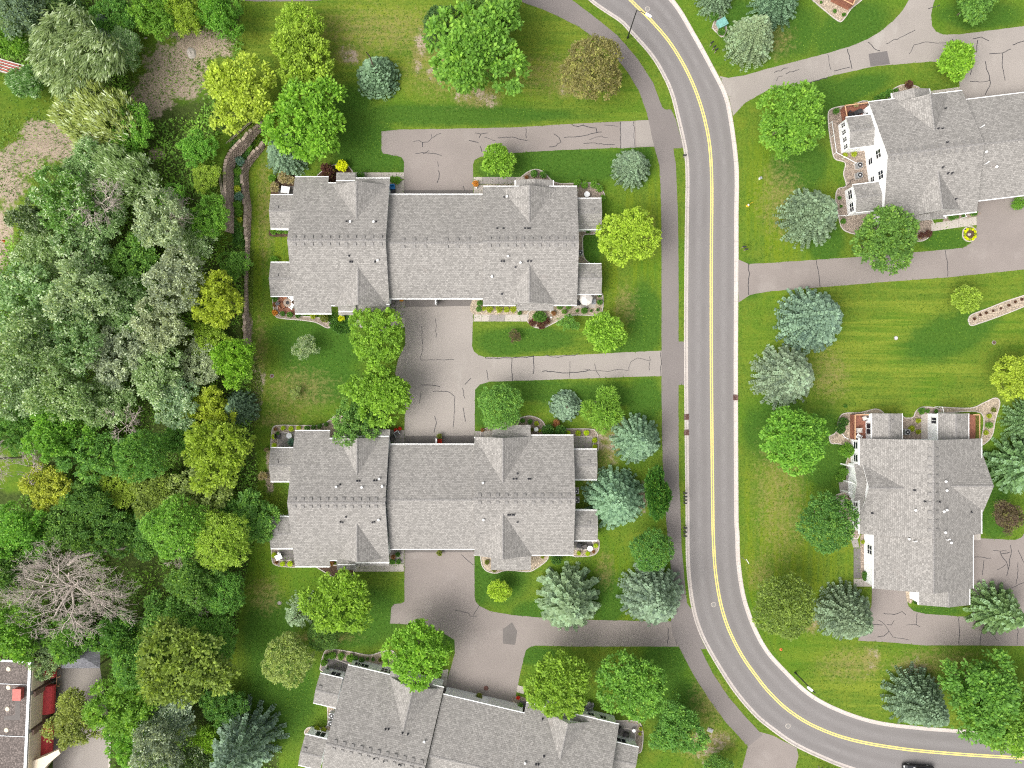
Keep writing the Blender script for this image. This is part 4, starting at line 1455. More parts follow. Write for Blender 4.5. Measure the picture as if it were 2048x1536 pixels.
# --- house C, bottom
h = House((860, 1500), -13.2, 'grey roofed townhouse at the bottom edge, turned slightly from the others')
w = h.gable((695.5, 1330.5), (826, 1639), 'x', ov=0.08)
wbody = w['body']
h.cross(w, (808, 1464), (826, 1379), 0.6)
h.porch([(782, 1340), (868, 1360), (860, 1384), (776, 1364)], 2.8, 3.2, 'x', post=False)
h.vents(w, row((673, 1474), (846, 1512), 11))
h.pipes(w, [((770, 1461), 'b'), ((776, 1461), 'b'), ((804, 1469), 'b'), ((815, 1471), 'b'), ((748, 1517), 'b'), ((768, 1522), 'b'), ((798, 1529), 'b'), ((802, 1530), 'b'), ((848, 1485), 'w')])
g = h.gable((886, 1389), (1002, 1631), 'x', ov=0.08)
h.garage_doors(g['body'], 'N')
e = h.gable((1053, 1406), (1182, 1688), 'x', ov=0.08)
h.cross(e, (1126, 1524), (1137, 1447), 0.6)
h.porch([(1119, 1416), (1192, 1434), (1186, 1456), (1114, 1440)], 2.8, 3.2, 'x', post=False)
h.pipes(e, [((1085, 1438), 'b'), ((1088, 1515), 'b'), ((1072, 1532), 'b'), ((1077, 1532), 'b'), ((1050, 1528), 'w')])
for t in (0.14, 0.36, 0.44):
    h.window(wbody, 'N', t, 1.6, 1.25 if t < 0.3 else 0.95, 1.15, 2, 1 if t < 0.3 else 2)
h.window(wbody, 'N', 0.07, 1.6, 0.95, 1.1, 2, 1)
for t in (0.72, 0.86):
    h.window(e['body'], 'N', t, 1.5, 0.9, 1.0, 2, 1)
for A, B, k in (((640, 1347), (672, 1416), 'w'), ((610.5, 1469), (640, 1540), 'w'), ((1233, 1485), (1264, 1555), 'e')):
    sr = h.gable(A, B, 'x', 2.7, 0.3, ov=0.1, rake=0.15)
    h.window(sr['body'], 'N', 0.62 if k == 'w' else 0.25, 1.55, 1.4, 1.3, 2, 1)
    if k == 'w':
        h.vents(sr, [(A[0] - 2, A[1] + 36)], both=False)

# --- house D, upper right
h = House((1860, 300), 6.9, 'grey roofed townhouse at the upper right, its tall white gable facing the road')
w = h.gable((1737.5, 204), (1954, 423), 'x', rake=0.1)
h.cross(w, (1865, 263), (1861, 187), 0.52)
h.cross(w, (1874, 341), (1886, 419), 0.52)
h.gable((1784, 186), (1862, 205), 'y', 2.8, 0.35, body=False, ridge_cap=False)
h.gable((1815, 446), (1890, 425), 'y', 2.75, 0.3, body=False, ridge_cap=False)
h.vents(w, row((1785, 309), (1961, 286), 12))
h.pipes(w, [((1879, 256), 'b'), ((1887, 256), 'b'), ((1894, 215), 'b'), ((1898, 345), 'b'), ((1906, 345), 'b'), ((1888, 333), 'b'), ((1913, 397), 'b'), ((1896, 284), 'b')])
b = w['body']
h.window(b, 'W', 0.44, 3.6, 1.2, 1.3)
h.window(b, 'W', 0.62, 3.6, 1.2, 1.3)
h.window(b, 'W', 0.46, 1.3, 0.9, 1.1, 1, 2)
h.window(b, 'W', 0.62, 1.3, 0.8, 0.9, 1, 2)
h.window(b, 'W', 0.08, 1.6, 1.1, 1.2)
g = h.gable((1931, 199.5), (2230, 368), 'x')
h.garage_doors(g['body'], 'S', 4)
h.garage_doors(g['body'], 'N', 4)
h.pipes(g, [((1963, 254), 'l'), ((1974, 303), 'w'), ((1972, 327), 'l'), ((1994, 333), 'w')])
for A, B, n in (((1692, 235), (1752, 290), 4), ((1705.5, 370), (1768, 418), 2)):
    sr = h.gable(A, B, 'x', 2.8, 0.3, ov=0.12, rake=0.12)
    for i in range(n):
        h.window(sr['body'], 'W', (i + 0.5) / n, 1.55, 0.62 if n == 4 else 1.25, 1.15)
    h.vents(sr, [(A[0] + 24, (A[1] + B[1]) / 2 + 2), (A[0] + 46, (A[1] + B[1]) / 2)], both=False)

# --- house E, lower right
h = House((1840, 1020), 0, 'grey roofed townhouse at the lower right with its ridge running north to south')
w = h.gable((1719, 877), (1963, 1068), 'y', ov=0.1)
b = w['body']
h.cross(w, (1811, 977), (1738, 976), 0.56)
h.cross(w, (1903, 977), (1988, 972), 0.56, gable_wall=True)
h.gable((1708, 927), (1745, 1003), 'x', 2.8, 0.32, body=True, ridge_cap=False, ov=0.2, rake=0.5)
h.vents(w, row((1867, 898), (1867, 1060), 10))
h.pipes(w, [((1832, 981), 'b'), ((1854, 1004), 'b'), ((1880, 1004), 'b'), ((1833, 1021), 'w'), ((1744, 1026), 'b'), ((1892, 963), 'w'), ((1894, 981), 'w'), ((1894, 1020), 'w'), ((1888, 1023), 'w'), ((1947, 1025), 'b'), ((1891, 1065), 'w')])
for t in (0.06, 0.2):
    h.window(b, 'W', t, 1.6, 1.0, 1.2, 1, 2)
for t in (0.7, 0.93):
    h.window(b, 'W', t, 1.6, 0.9, 1.1, 1, 2)
g = h.gable((1747, 1052), (1946, 1177), 'y', ov=0.06, gut=(1, 1))
h.window(g['body'], 'W', 0.4, 1.7, 1.3, 1.3, 2, 2)
h.pipes(g, [((1818, 1078), 'w'), ((1828, 1083), 'l'), ((1895, 1080), 'l'), ((1904, 1086), 'w')])
a = h.gable((1838, 1160), (1939, 1210), 'y', 2.7, 0.3, ov=0.15, rake=0.2)
for A, B, sd_ in (((1744, 827), (1804, 884), 'W'), ((1876, 827), (1937, 884), 'W')):
    sr = h.gable(A, B, 'y', 2.8, 0.3, ov=0.12, rake=0.1)
    h.window(sr['body'], 'W', 0.55 if A[0] < 1800 else 0.25, 1.6, 1.6 if A[0] < 1800 else 0.9, 1.3, 2, 1)
    h.vents(sr, [((A[0] + B[0]) / 2 + 10, A[1] + 15), ((A[0] + B[0]) / 2 + 10, A[1] + 42)], both=False)

# --- commercial building, bottom left corner
e = empty('shop_building', (*P(95, 1420), 0), math.radians(-2.6), 'low flat roofed shop with gravel roof and red awnings in the corner', 'building')
o95 = P(95, 1420)


def sl(px, py, z):
    X, Y = P(px, py, z)
    X, Y = X - o95[0], Y - o95[1]
    c, s_ = math.cos(math.radians(2.6)), math.sin(math.radians(2.6))
    return (X * c - Y * s_, X * s_ + Y * c)


xe = sl(58, 1420, 5.0)[0]
yt = sl(60, 1322, 5.0)[1]
MB().box(xe - 22, -18, 0, xe - 0.02, yt, 4.6).obj('wall', M['brown_brick'], e)
MB().box(xe - 21.7, -17.7, 4.6, xe - 0.4, yt - 0.3, 4.68).obj('gravel_roof', M['gravel_roof'], e)
MB().box(xe - 0.4, -18, 4.4, xe, yt, 5.0).box(xe - 22, yt - 0.3, 4.4, xe - 0.402, yt, 4.98).obj('parapet', M['grey_metal'], e)
y_top = yt
for ya, yb in ((1322, 1376), (1384, 1452), (1460, 1560)):
    a_, b_ = sl(60, yb, 3.8)[1], sl(60, ya, 3.8)[1]
    MB().box(xe + 0.003, a_, 2.2, xe + 0.12, b_, 4.75).obj('fascia_panel', M['cream'], e)
for ya in (1375, 1451):
    a_, b_ = sl(70, ya + 10, 3.0)[1], sl(70, ya, 3.0)[1]
    MB().box(xe + 0.003, a_, 0, xe + 0.35, b_, 4.3).obj('brick_pier', M['brown_brick'], e)
for ya, yb in ((1318, 1358), (1374, 1430), (1448, 1512)):
    a_, b_ = sl(90, yb, 2.2)[1], sl(90, ya, 2.2)[1]
    mb = MB()
    n = 5
    for i in range(n):
        t0, t1 = i / n, (i + 1) / n
        x0_, x1_ = xe + 0.125 + 1.25 * math.sin(t0 * 1.57), xe + 0.125 + 1.25 * math.sin(t1 * 1.57)
        z0_, z1_ = 2.2 - 0.9 * (1 - math.cos(t0 * 1.57)) , 2.2 - 0.9 * (1 - math.cos(t1 * 1.57))
        mb.poly([(x0_, a_, z0_), (x1_, a_, z1_), (x1_, b_, z1_), (x0_, b_, z0_)])
        for yy in (a_, b_):
            mb.poly([(x0_, yy, z0_), (x1_, yy, z1_), (x1_, yy, 1.2), (x0_, yy, 1.2)])
    mb.obj('awning', M['red_fabric'], e)
for yy in (1368, 1472):
    p = sl(20, yy, 4.7)
    MB().box(xe - 20, p[1] - 0.04, 4.68, xe - 0.5, p[1] + 0.04, 4.76).obj('roof_pipe', M['grey_metal'], e)
for q in ((17, 1338), (17, 1375), (15, 1418), (13, 1460)):
    p = sl(*q, 4.7)
    MB().lathe([(0.01, 0.12), (0.3, 0.1), (0.36, 0.0)], (p[0], p[1], 4.68), 10).obj('roof_drain', M['cream'], e)
p = sl(36, 1388, 5.2)
o = MB().box(-0.52, -0.75, 4.68, 0.52, 0.75, 5.4).box(-0.6, -0.83, 5.4, 0.6, 0.83, 5.5).obj('roof_unit', M['red_paint'], e, (p[0], p[1], 0))
pts = [sl(x, y, 4.7) for x, y in ((30, 1399), (40, 1399), (40, 1440), (8, 1440), (8, 1433), (30, 1430))]
MB().prism(pts, 4.66, 4.695).obj('roof_stain', M['apron'], e)  # dark wet stain on the gravel, laid on as a thin sheet
pts = [sl(x, y, 4.0) for x, y in ((52, 1528), (92, 1512), (116, 1500), (120, 1508), (96, 1528), (70, 1560), (52, 1560))]
MB().prism(pts, 2.8, 3.9).obj('entry_canopy', M['cream'], e)

# grey hipped shelter beside the lot
e = empty('shelter', (*P(158, 1312, 3.0), 0), 0, 'small dark grey hip roofed shelter under the trees beside the parking lot', 'shelter')
mb = MB()
x, y, z0_, z1_ = 2.85, 1.95, 2.6, 3.7
c_ = [(-x, -y, z0_), (x, -y, z0_), (x, y, z0_), (-x, y, z0_)]
r1, r2 = (-1.1, 0, z1_), (1.1, 0, z1_)
mb.poly([c_[0], c_[1], r2, r1])
mb.poly([c_[2], c_[3], r1, r2])
mb.poly([c_[1], c_[2], r2])
mb.poly([c_[3], c_[0], r1])
mb.poly(c_[::-1])
mb.obj('roof', M['shdark'], e)
for sx_ in (-1, 1):
    for sy_ in (-1, 1):
        MB().box(sx_ * 2.5 - 0.1, sy_ * 1.6 - 0.1, 0, sx_ * 2.5 + 0.1, sy_ * 1.6 + 0.1, 2.6).obj('post', M['wood'], e)
# ------------------------------------------------------------------ vegetation meshes
def unit(v):
    return v / (np.linalg.norm(v, axis=-1, keepdims=True) + 1e-9)


def leaf_mesh(name, p, d, n, l, w, tone, mat):
    """one diamond leaf spray per row: base point p, direction d, normal n"""
    d = unit(d)
    s = unit(np.cross(n, d))
    l, w = np.reshape(l, (-1, 1)), np.reshape(w, (-1, 1))
    up = unit(np.cross(d, s))
    V = np.stack([p, p + d * l * 0.5 - s * w * 0.5 + up * w * 0.12, p + d * l, p + d * l * 0.5 + s * w * 0.5 + up * w * 0.12], 1).reshape(-1, 3)
    F = np.arange(len(V)).reshape(-1, 4)
    me = fast_mesh(name, V, F)
    a = me.attributes.new("tone", 'FLOAT', 'FACE')
    a.data.foreach_set("value", np.clip(tone, 0, 1).astype(np.float32))
    me.materials.append(mat)
    return me


def broad(name, seed, R, hz, nl, nc, per, leaf, cl, mat, fill=0.1, hc=None, ratio=0.62, spread=0.58, droop=0.25, lob=(0.30, 0.48), stream=None, gap=0.36, holes=-0.55):
    r = np.random.RandomState(seed)
    lc, lr = [np.array([0, 0, 0.25 * hz])], [0.5 * R]
    for i in range(nl):
        a = 2 * math.pi * (i * 0.618 + r.uniform(-0.1, 0.1))
        q = spread * R * math.sqrt((i + 0.6) / nl) * r.uniform(0.85, 1.12)
        lc.append(np.array([q * math.cos(a), q * math.sin(a), hz * (0.5 * (1 - (q / R) ** 2) + r.uniform(-0.25, 0.15))]))
        lr.append(R * r.uniform(*lob))
    lc, lr = np.array(lc), np.array(lr)
    zs = hz / R * 1.15
    pts, nrm = [], []
    ph = r.uniform(0, 6.28, 4)
    pr = lr ** 2 / np.sum(lr ** 2)
    while len(pts) < nc:
        k = r.choice(len(lr), 400, p=pr)
        d = unit(r.normal(size=(400, 3)))
        d[:, 2] = np.where(d[:, 2] < -0.3, -d[:, 2], d[:, 2])
        q = lc[k] + d * (lr[k] * r.uniform(0.82, 1.06, 400))[:, None] * np.array([1, 1, min(1, zs)])
        ok = np.ones(400, bool)
        for j in range(len(lr)):
            dd = (q - lc[j]) / np.array([1, 1, min(1, zs)])
            ok &= (np.linalg.norm(dd, axis=1) > 0.86 * lr[j]) | (k == j)
        w = 6.283 / (gap * R)
        f = np.sin(q[:, 0] * w + ph[0] + 1.6 * np.sin(q[:, 1] * w * 0.7 + ph[1])) + np.sin(q[:, 1] * w + ph[2] + 1.6 * np.sin(q[:, 0] * w * 0.8)) + 0.7 * np.sin(q[:, 2] * w + ph[3])
        ok &= f > holes
        for a, b in zip(q[ok], d[ok]):
            pts.append(a)
            nrm.append(b)
    c = np.array(pts[:nc])
    o = np.array(nrm[:nc])
    N = nc * per
    ci = np.repeat(np.arange(nc), per)
    csz = r.uniform(0.65, 1.3, nc)[ci]
    off = unit(r.normal(size=(N, 3))) * (r.uniform(0, 1, N) ** 0.5 * cl)[:, None] * csz[:, None]
    p = c[ci] + off
    d = off / cl + o[ci] * 0.5 + r.normal(size=(N, 3)) * 0.5 + np.array([0, 0, -droop])
    if stream is not None:
        d = d * 0.5 + np.array(stream)
    n = np.array([0, 0, 1.0]) + o[ci] * 0.45 + r.normal(size=(N, 3)) * 0.42
    tone = 0.45 + r.normal(0, 0.2, nc)[ci] + r.normal(0, 0.17, N)
    l = leaf * r.uniform(0.65, 1.3, N)
    nf = int(N * fill)
    if nf:
        q = unit(r.normal(size=(nf, 3))) * (r.uniform(0, 1, nf) ** 0.4)[:, None] * np.array([R * 0.66, R * 0.66, hz * 0.4])
        p = np.concatenate([p, q])
        d = np.concatenate([d, r.normal(size=(nf, 3))])
        n = np.concatenate([n, np.array([0, 0, 1.0]) + r.normal(size=(nf, 3)) * 0.5])
        tone = np.concatenate([tone, r.uniform(0.1, 0.6, nf)])
        l = np.concatenate([l, leaf * 1.3 * r.uniform(0.7, 1.3, nf)])
    hc = hc if hc is not None else hz * 1.05 + R * 0.15
    return leaf_mesh(name, p + np.array([0, 0, hc]), d, n, l, l * ratio, tone, mat)


def spruce(name, seed, R, Ht, mat, nw=19, dens=1.15, tuft=0.5, open_=1.0, width=0.30):
    r = np.random.RandomState(seed)
    P_, D_, N_, L_, T_ = [], [], [], [], []
    for i in range(nw):
        f = i / nw
        z = Ht * (0.05 + 0.93 * f)
        rad = R * (1 - f) ** 0.8
        nb = max(4, int((6 + 13 * rad / R) * dens))
        a0 = r.uniform(0, 6.28)
        for b in range(nb):
            a = a0 + 2 * math.pi * b / nb + r.uniform(-0.13, 0.13)
            rr = rad * r.uniform(0.86, 1.08)
            d = np.array([math.cos(a), math.sin(a), 0.0])
            s = np.array([-d[1], d[0], 0.0])
            tb = r.normal(0.45, 0.2)
            step = 0.30
            n = max(2, int(rr * 0.85 / step))
            for k in range(n):
                t = 1 - k * step / rr * 0.95
                if t < 0.12:
                    break
                pos = d * rr * t + np.array([0, 0, z + 0.22 * rr * (1 - t) - 0.10 * rr * t * t])
                ln = tuft * (1.15 - 0.45 * t) * r.uniform(0.8, 1.25)
                for sg in (-1, 0, 1):
                    dd = d + s * sg * r.uniform(0.6, 1.0) + np.array([0, 0, r.uniform(-0.05, 0.3)])
                    if sg == 0 and k:
                        dd = d + np.array([0, 0, 0.55])
                        ln2 = ln * 0.7
                    else:
                        ln2 = ln
                    P_.append(pos)
                    D_.append(dd)
                    N_.append(np.array([r.normal(0, 0.3), r.normal(0, 0.3), 1.0]))
                    L_.append(ln2)
                    T_.append(tb + r.normal(0, 0.16) + (0.12 if k == 0 else 0))
    for k in range(14):
        a = r.uniform(0, 6.28)
        P_.append(np.array([0, 0, Ht * 0.93 + r.uniform(-0.3, 0.3)]))
        D_.append(np.array([math.cos(a), math.sin(a), 0.9]))
        N_.append(np.array([0, 0, 1.0]))
        L_.append(0.45)
        T_.append(0.7)
    L_ = np.array(L_)
    return leaf_mesh(name, np.array(P_), np.array(D_), np.array(N_), L_, np.full(len(L_), width) * r.uniform(0.7, 1.2, len(L_)), np.array(T_), mat)


def tube_chain(V, F, pts, rad, n=5):
    i0 = len(V)
    for k, (p, r) in enumerate(zip(pts, rad)):
        d = (pts[min(k + 1, len(pts) - 1)] - pts[max(0, k - 1)])
        d = d / (np.linalg.norm(d) + 1e-9)
        u = np.cross(d, [0.31, 0.87, 0.38])
        u /= np.linalg.norm(u) + 1e-9
        w = np.cross(d, u)
        for j in range(n):
            t = 2 * math.pi * j / n
            V.append(p + (u * math.cos(t) + w * math.sin(t)) * r)
    for k in range(len(pts) - 1):
        for j in range(n):
            l = (j + 1) % n
            F.append((i0 + k * n + j, i0 + k * n + l, i0 + (k + 1) * n + l, i0 + (k + 1) * n + j))


def trunk_mesh(name, seed, hgt, r0, limbs=6, reach=2.8, mat=None):
    r = np.random.RandomState(seed)
    V, F = [], []
    pts = [np.array([r.normal(0, 0.04) * k, r.normal(0, 0.04) * k, -0.3 + (hgt + 0.3) * k / 5]) for k in range(6)]
    rad = [r0 * (1.3 if k == 0 else 1 - 0.13 * k) for k in range(6)]
    tube_chain(V, F, pts, rad, 8)
    for i in range(limbs):
        a = 2 * math.pi * (i / limbs) + r.uniform(-0.3, 0.3)
        z = hgt * r.uniform(0.35, 0.8)
        b = np.array([0, 0, z])
        e = np.array([math.cos(a) * reach * r.uniform(0.7, 1), math.sin(a) * reach * r.uniform(0.7, 1), z + reach * r.uniform(0.4, 0.9)])
        m = (b + e) / 2 + np.array([0, 0, -0.15 * reach])
        tube_chain(V, F, [b, m, e], [r0 * 0.45, r0 * 0.3, r0 * 0.1], 6)
    return fast_mesh2(name, V, F, mat or M['bark'])


def fast_mesh2(name, V, F, mat):
    me = fast_mesh(name, np.array(V), np.array(F))
    me.materials.append(mat)
    return me


def dead_mesh(name, seed, R, hgt, depth=5, lean=(0, 0), nlimb=6, r0=0.22, flat=0.55):
    r = np.random.RandomState(seed)
    V, F = [], []

    def grow(p, d, L, rad, lev):
        n = 4
        pts = [p]
        for k in range(n):
            d = d + r.normal(size=3) * 0.16
            d[2] *= 0.96
            d = d / np.linalg.norm(d)
            pts.append(pts[-1] + d * L / n)
        rads = [rad * (1 - 0.45 * k / n) for k in range(n + 1)]
        tube_chain(V, F, pts, rads, 4 if lev < 3 else 3)
        if lev < depth:
            for k in range(r.randint(4, 6) if lev < 3 else r.randint(3, 5)):
                t = r.uniform(0.3, 1.0)
                q = pts[min(n, int(t * n + 0.5))]
                ax = unit(r.normal(size=3))
                nd = d * 0.75 + ax * 0.75
                nd[2] = nd[2] * flat + 0.06
                grow(q, nd / np.linalg.norm(nd), L * r.uniform(0.45, 0.72), max(0.02, rads[int(t * n)] * 0.55), lev + 1)
    base = np.array([0, 0, -0.3])
    top = np.array([lean[0], lean[1], hgt * 0.5])
    tube_chain(V, F, [base, (base + top) / 2 + np.array([0.1, 0.05, 0]), top], [r0 * 1.3, r0, r0 * 0.8], 7)
    for i in range(nlimb):
        a = 2 * math.pi * i / nlimb + r.uniform(-0.4, 0.4)
        d = np.array([math.cos(a), math.sin(a), r.uniform(0.35, 0.9)])
        grow(top - np.array([0, 0, r.uniform(0, hgt * 0.15)]), d / np.linalg.norm(d), R * 0.5, r0 * 0.6, 1)
    return fast_mesh2(name, V, F, M['deadwood'])


ML, MS, MN = M['leaf'], M['leaf_silver'], M['needle']
T_BIG = [trunk_mesh('trunk', s, 4.2, 0.22, 6, 2.6) for s in (1, 2)]
T_SML = trunk_mesh('trunk', 3, 2.2, 0.08, 5, 1.2)
T_CON = trunk_mesh('trunk', 4, 6.5, 0.16, 0)
# kind -> (list of crown meshes, nominal radius, trunk meshes, nominal height of the widest part)
KIND = {
    'maple': ([broad('crown', s, 5.0, 3.6, 15, 430, 17, 0.36, 0.33, ML) for s in (11, 12, 13)], 5.0, T_BIG, 4.0),
    'fluffy': ([broad('crown', s, 5.0, 3.2, 13, 330, 22, 0.40, 0.42, ML, lob=(0.24, 0.42), spread=0.72, gap=0.42, holes=-0.4) for s in (21, 22, 23)], 5.0, T_BIG, 4.0),
    'fine': ([broad('crown', s, 5.0, 3.8, 14, 640, 13, 0.29, 0.30, ML, gap=0.22, holes=-0.6) for s in (31, 32)], 5.0, T_BIG, 4.0),
    'silver': ([broad('crown', s, 5.0, 3.2, 14, 330, 17, 0.36, 0.42, MS, lob=(0.22, 0.42), spread=0.74, fill=0.15, gap=0.5, holes=-0.3) for s in (41, 42, 43)], 5.0, T_BIG, 4.6),
    'willow': ([broad('crown', s, 5.0, 3.0, 10, 420, 20, 0.62, 0.55, MS, ratio=0.24, lob=(0.28, 0.46), spread=0.66, stream=(-0.8, 0.5, -0.1)) for s in (51, 52)], 5.0, T_BIG, 4.0),
    'wild': ([broad('crown', s, 5.0, 3.0, 14, 330, 22, 0.36, 0.48, ML, lob=(0.2, 0.42), spread=0.8, fill=0.15, gap=0.45, holes=-0.25) for s in (61, 62, 63, 64)], 5.0, T_BIG, 4.2),
    'small': ([broad('crown', s, 2.6, 2.0, 9, 260, 16, 0.32, 0.28, ML) for s in (71, 72)], 2.6, [T_SML], 2.2),
    'wispy': ([broad('crown', s, 2.6, 1.8, 9, 150, 14, 0.24, 0.34, ML, lob=(0.2, 0.4), spread=0.75, fill=0.1) for s in (73, 74)], 2.6, [T_SML], 2.2),
    'feather': ([broad('crown', s, 2.6, 1.7, 10, 230, 15, 0.55, 0.22, ML, ratio=0.2, droop=0.1, spread=0.7) for s in (75,)], 2.6, [T_SML], 2.0),
    'spruce': ([spruce('crown', s, 4.3, 9.5, MN) for s in (81, 82, 83)], 4.3, [T_CON], 1.2),
    'round_spruce': ([spruce('crown', s, 2.5, 4.0, MN, nw=15, dens=1.1, tuft=0.42, width=0.26) for s in (84,)], 2.5, [T_CON], 0.9),
    'pine': ([spruce('crown', s, 4.3, 8.5, MN, nw=13, dens=0.85, tuft=0.66, width=0.40) for s in (85, 86)], 4.3, [T_CON], 1.6),
    'sparse_spruce': ([spruce('crown', s, 2.6, 6.5, MN, nw=8, dens=0.75, tuft=0.34, width=0.2) for s in (87,)], 2.6, [T_CON], 1.2),
    'cedar': ([broad('crown', 91, 3.4, 2.6, 9, 500, 13, 0.62, 0.2, ML, ratio=0.26, droop=-0.3)], 3.4, [T_SML], 2.4),
}
SPECIES = {'maple': 'maple_tree', 'fluffy': 'maple_tree', 'fine': 'ash_tree', 'silver': 'poplar_tree', 'willow': 'willow_tree', 'wild': 'elm_tree', 'small': 'young_tree', 'wispy': 'young_tree', 'feather': 'young_tree',
           'spruce': 'spruce_tree', 'round_spruce': 'spruce_tree', 'pine': 'pine_tree', 'sparse_spruce': 'spruce_tree', 'cedar': 'cedar_tree'}
COL = {
    'lime': (0.118, 0.225, 0.025), 'bright': (0.097, 0.21, 0.03), 'green': (0.08, 0.17, 0.035), 'deep': (0.062, 0.135, 0.03), 'yellow': (0.2, 0.275, 0.032), 'gold': (0.23, 0.27, 0.038),
    'bronze': (0.15, 0.14, 0.055), 'olive': (0.11, 0.155, 0.035), 'dark': (0.045, 0.085, 0.028), 'silver': (0.13, 0.2, 0.08), 'grey': (0.165, 0.21, 0.135), 'bluegrey': (0.125, 0.18, 0.12),
    'blue': (0.13, 0.205, 0.14), 'sage': (0.165, 0.22, 0.125), 'spruce': (0.105, 0.17, 0.1), 'brown': (0.075, 0.058, 0.035), 'pinegreen': (0.115, 0.185, 0.075), 'yg': (0.16, 0.24, 0.032), 'pale': (0.17, 0.205, 0.07),
}
tree_n = [0]


def tree(x, y, r, kind, col, label, group=None, h=1.0, rz=None, ex=1.0):
    """crown centre and radius in photo pixels"""
    meshes, R0, trunks, hm = KIND[kind]
    i = tree_n[0]
    tree_n[0] += 1
    z0 = float(gz(x, y))
    k = r * S / R0
    zc = z0 + hm * k * h
    k *= (H - zc) / H
    X, Y = P(x, y, zc)
    e = empty(SPECIES[kind], (X, Y, float(gz(1024 + X / S, 768 - Y / S)) - 0.02), rnd.uniform(0, 6.28) if rz is None else rz, label, 'tree', group, scale=(k, k * ex, k * h))
    c = link('crown', meshes[i % len(meshes)], e)
    v = [rnd.uniform(0.93, 1.07) for _ in range(3)]
    c.color = (*[a * b for a, b in zip(COL[col] if isinstance(col, str) else col, v)], 1)
    link('trunk', trunks[i % len(trunks)], e)
    return e


def dead(x, y, me, label, group, z=0.0, rz=0.0, s=1.0):
    p = at(x, y)
    e = empty('dead_tree', p, rz, label, 'tree', group, scale=s)
    link('branches', me, e)
    return e


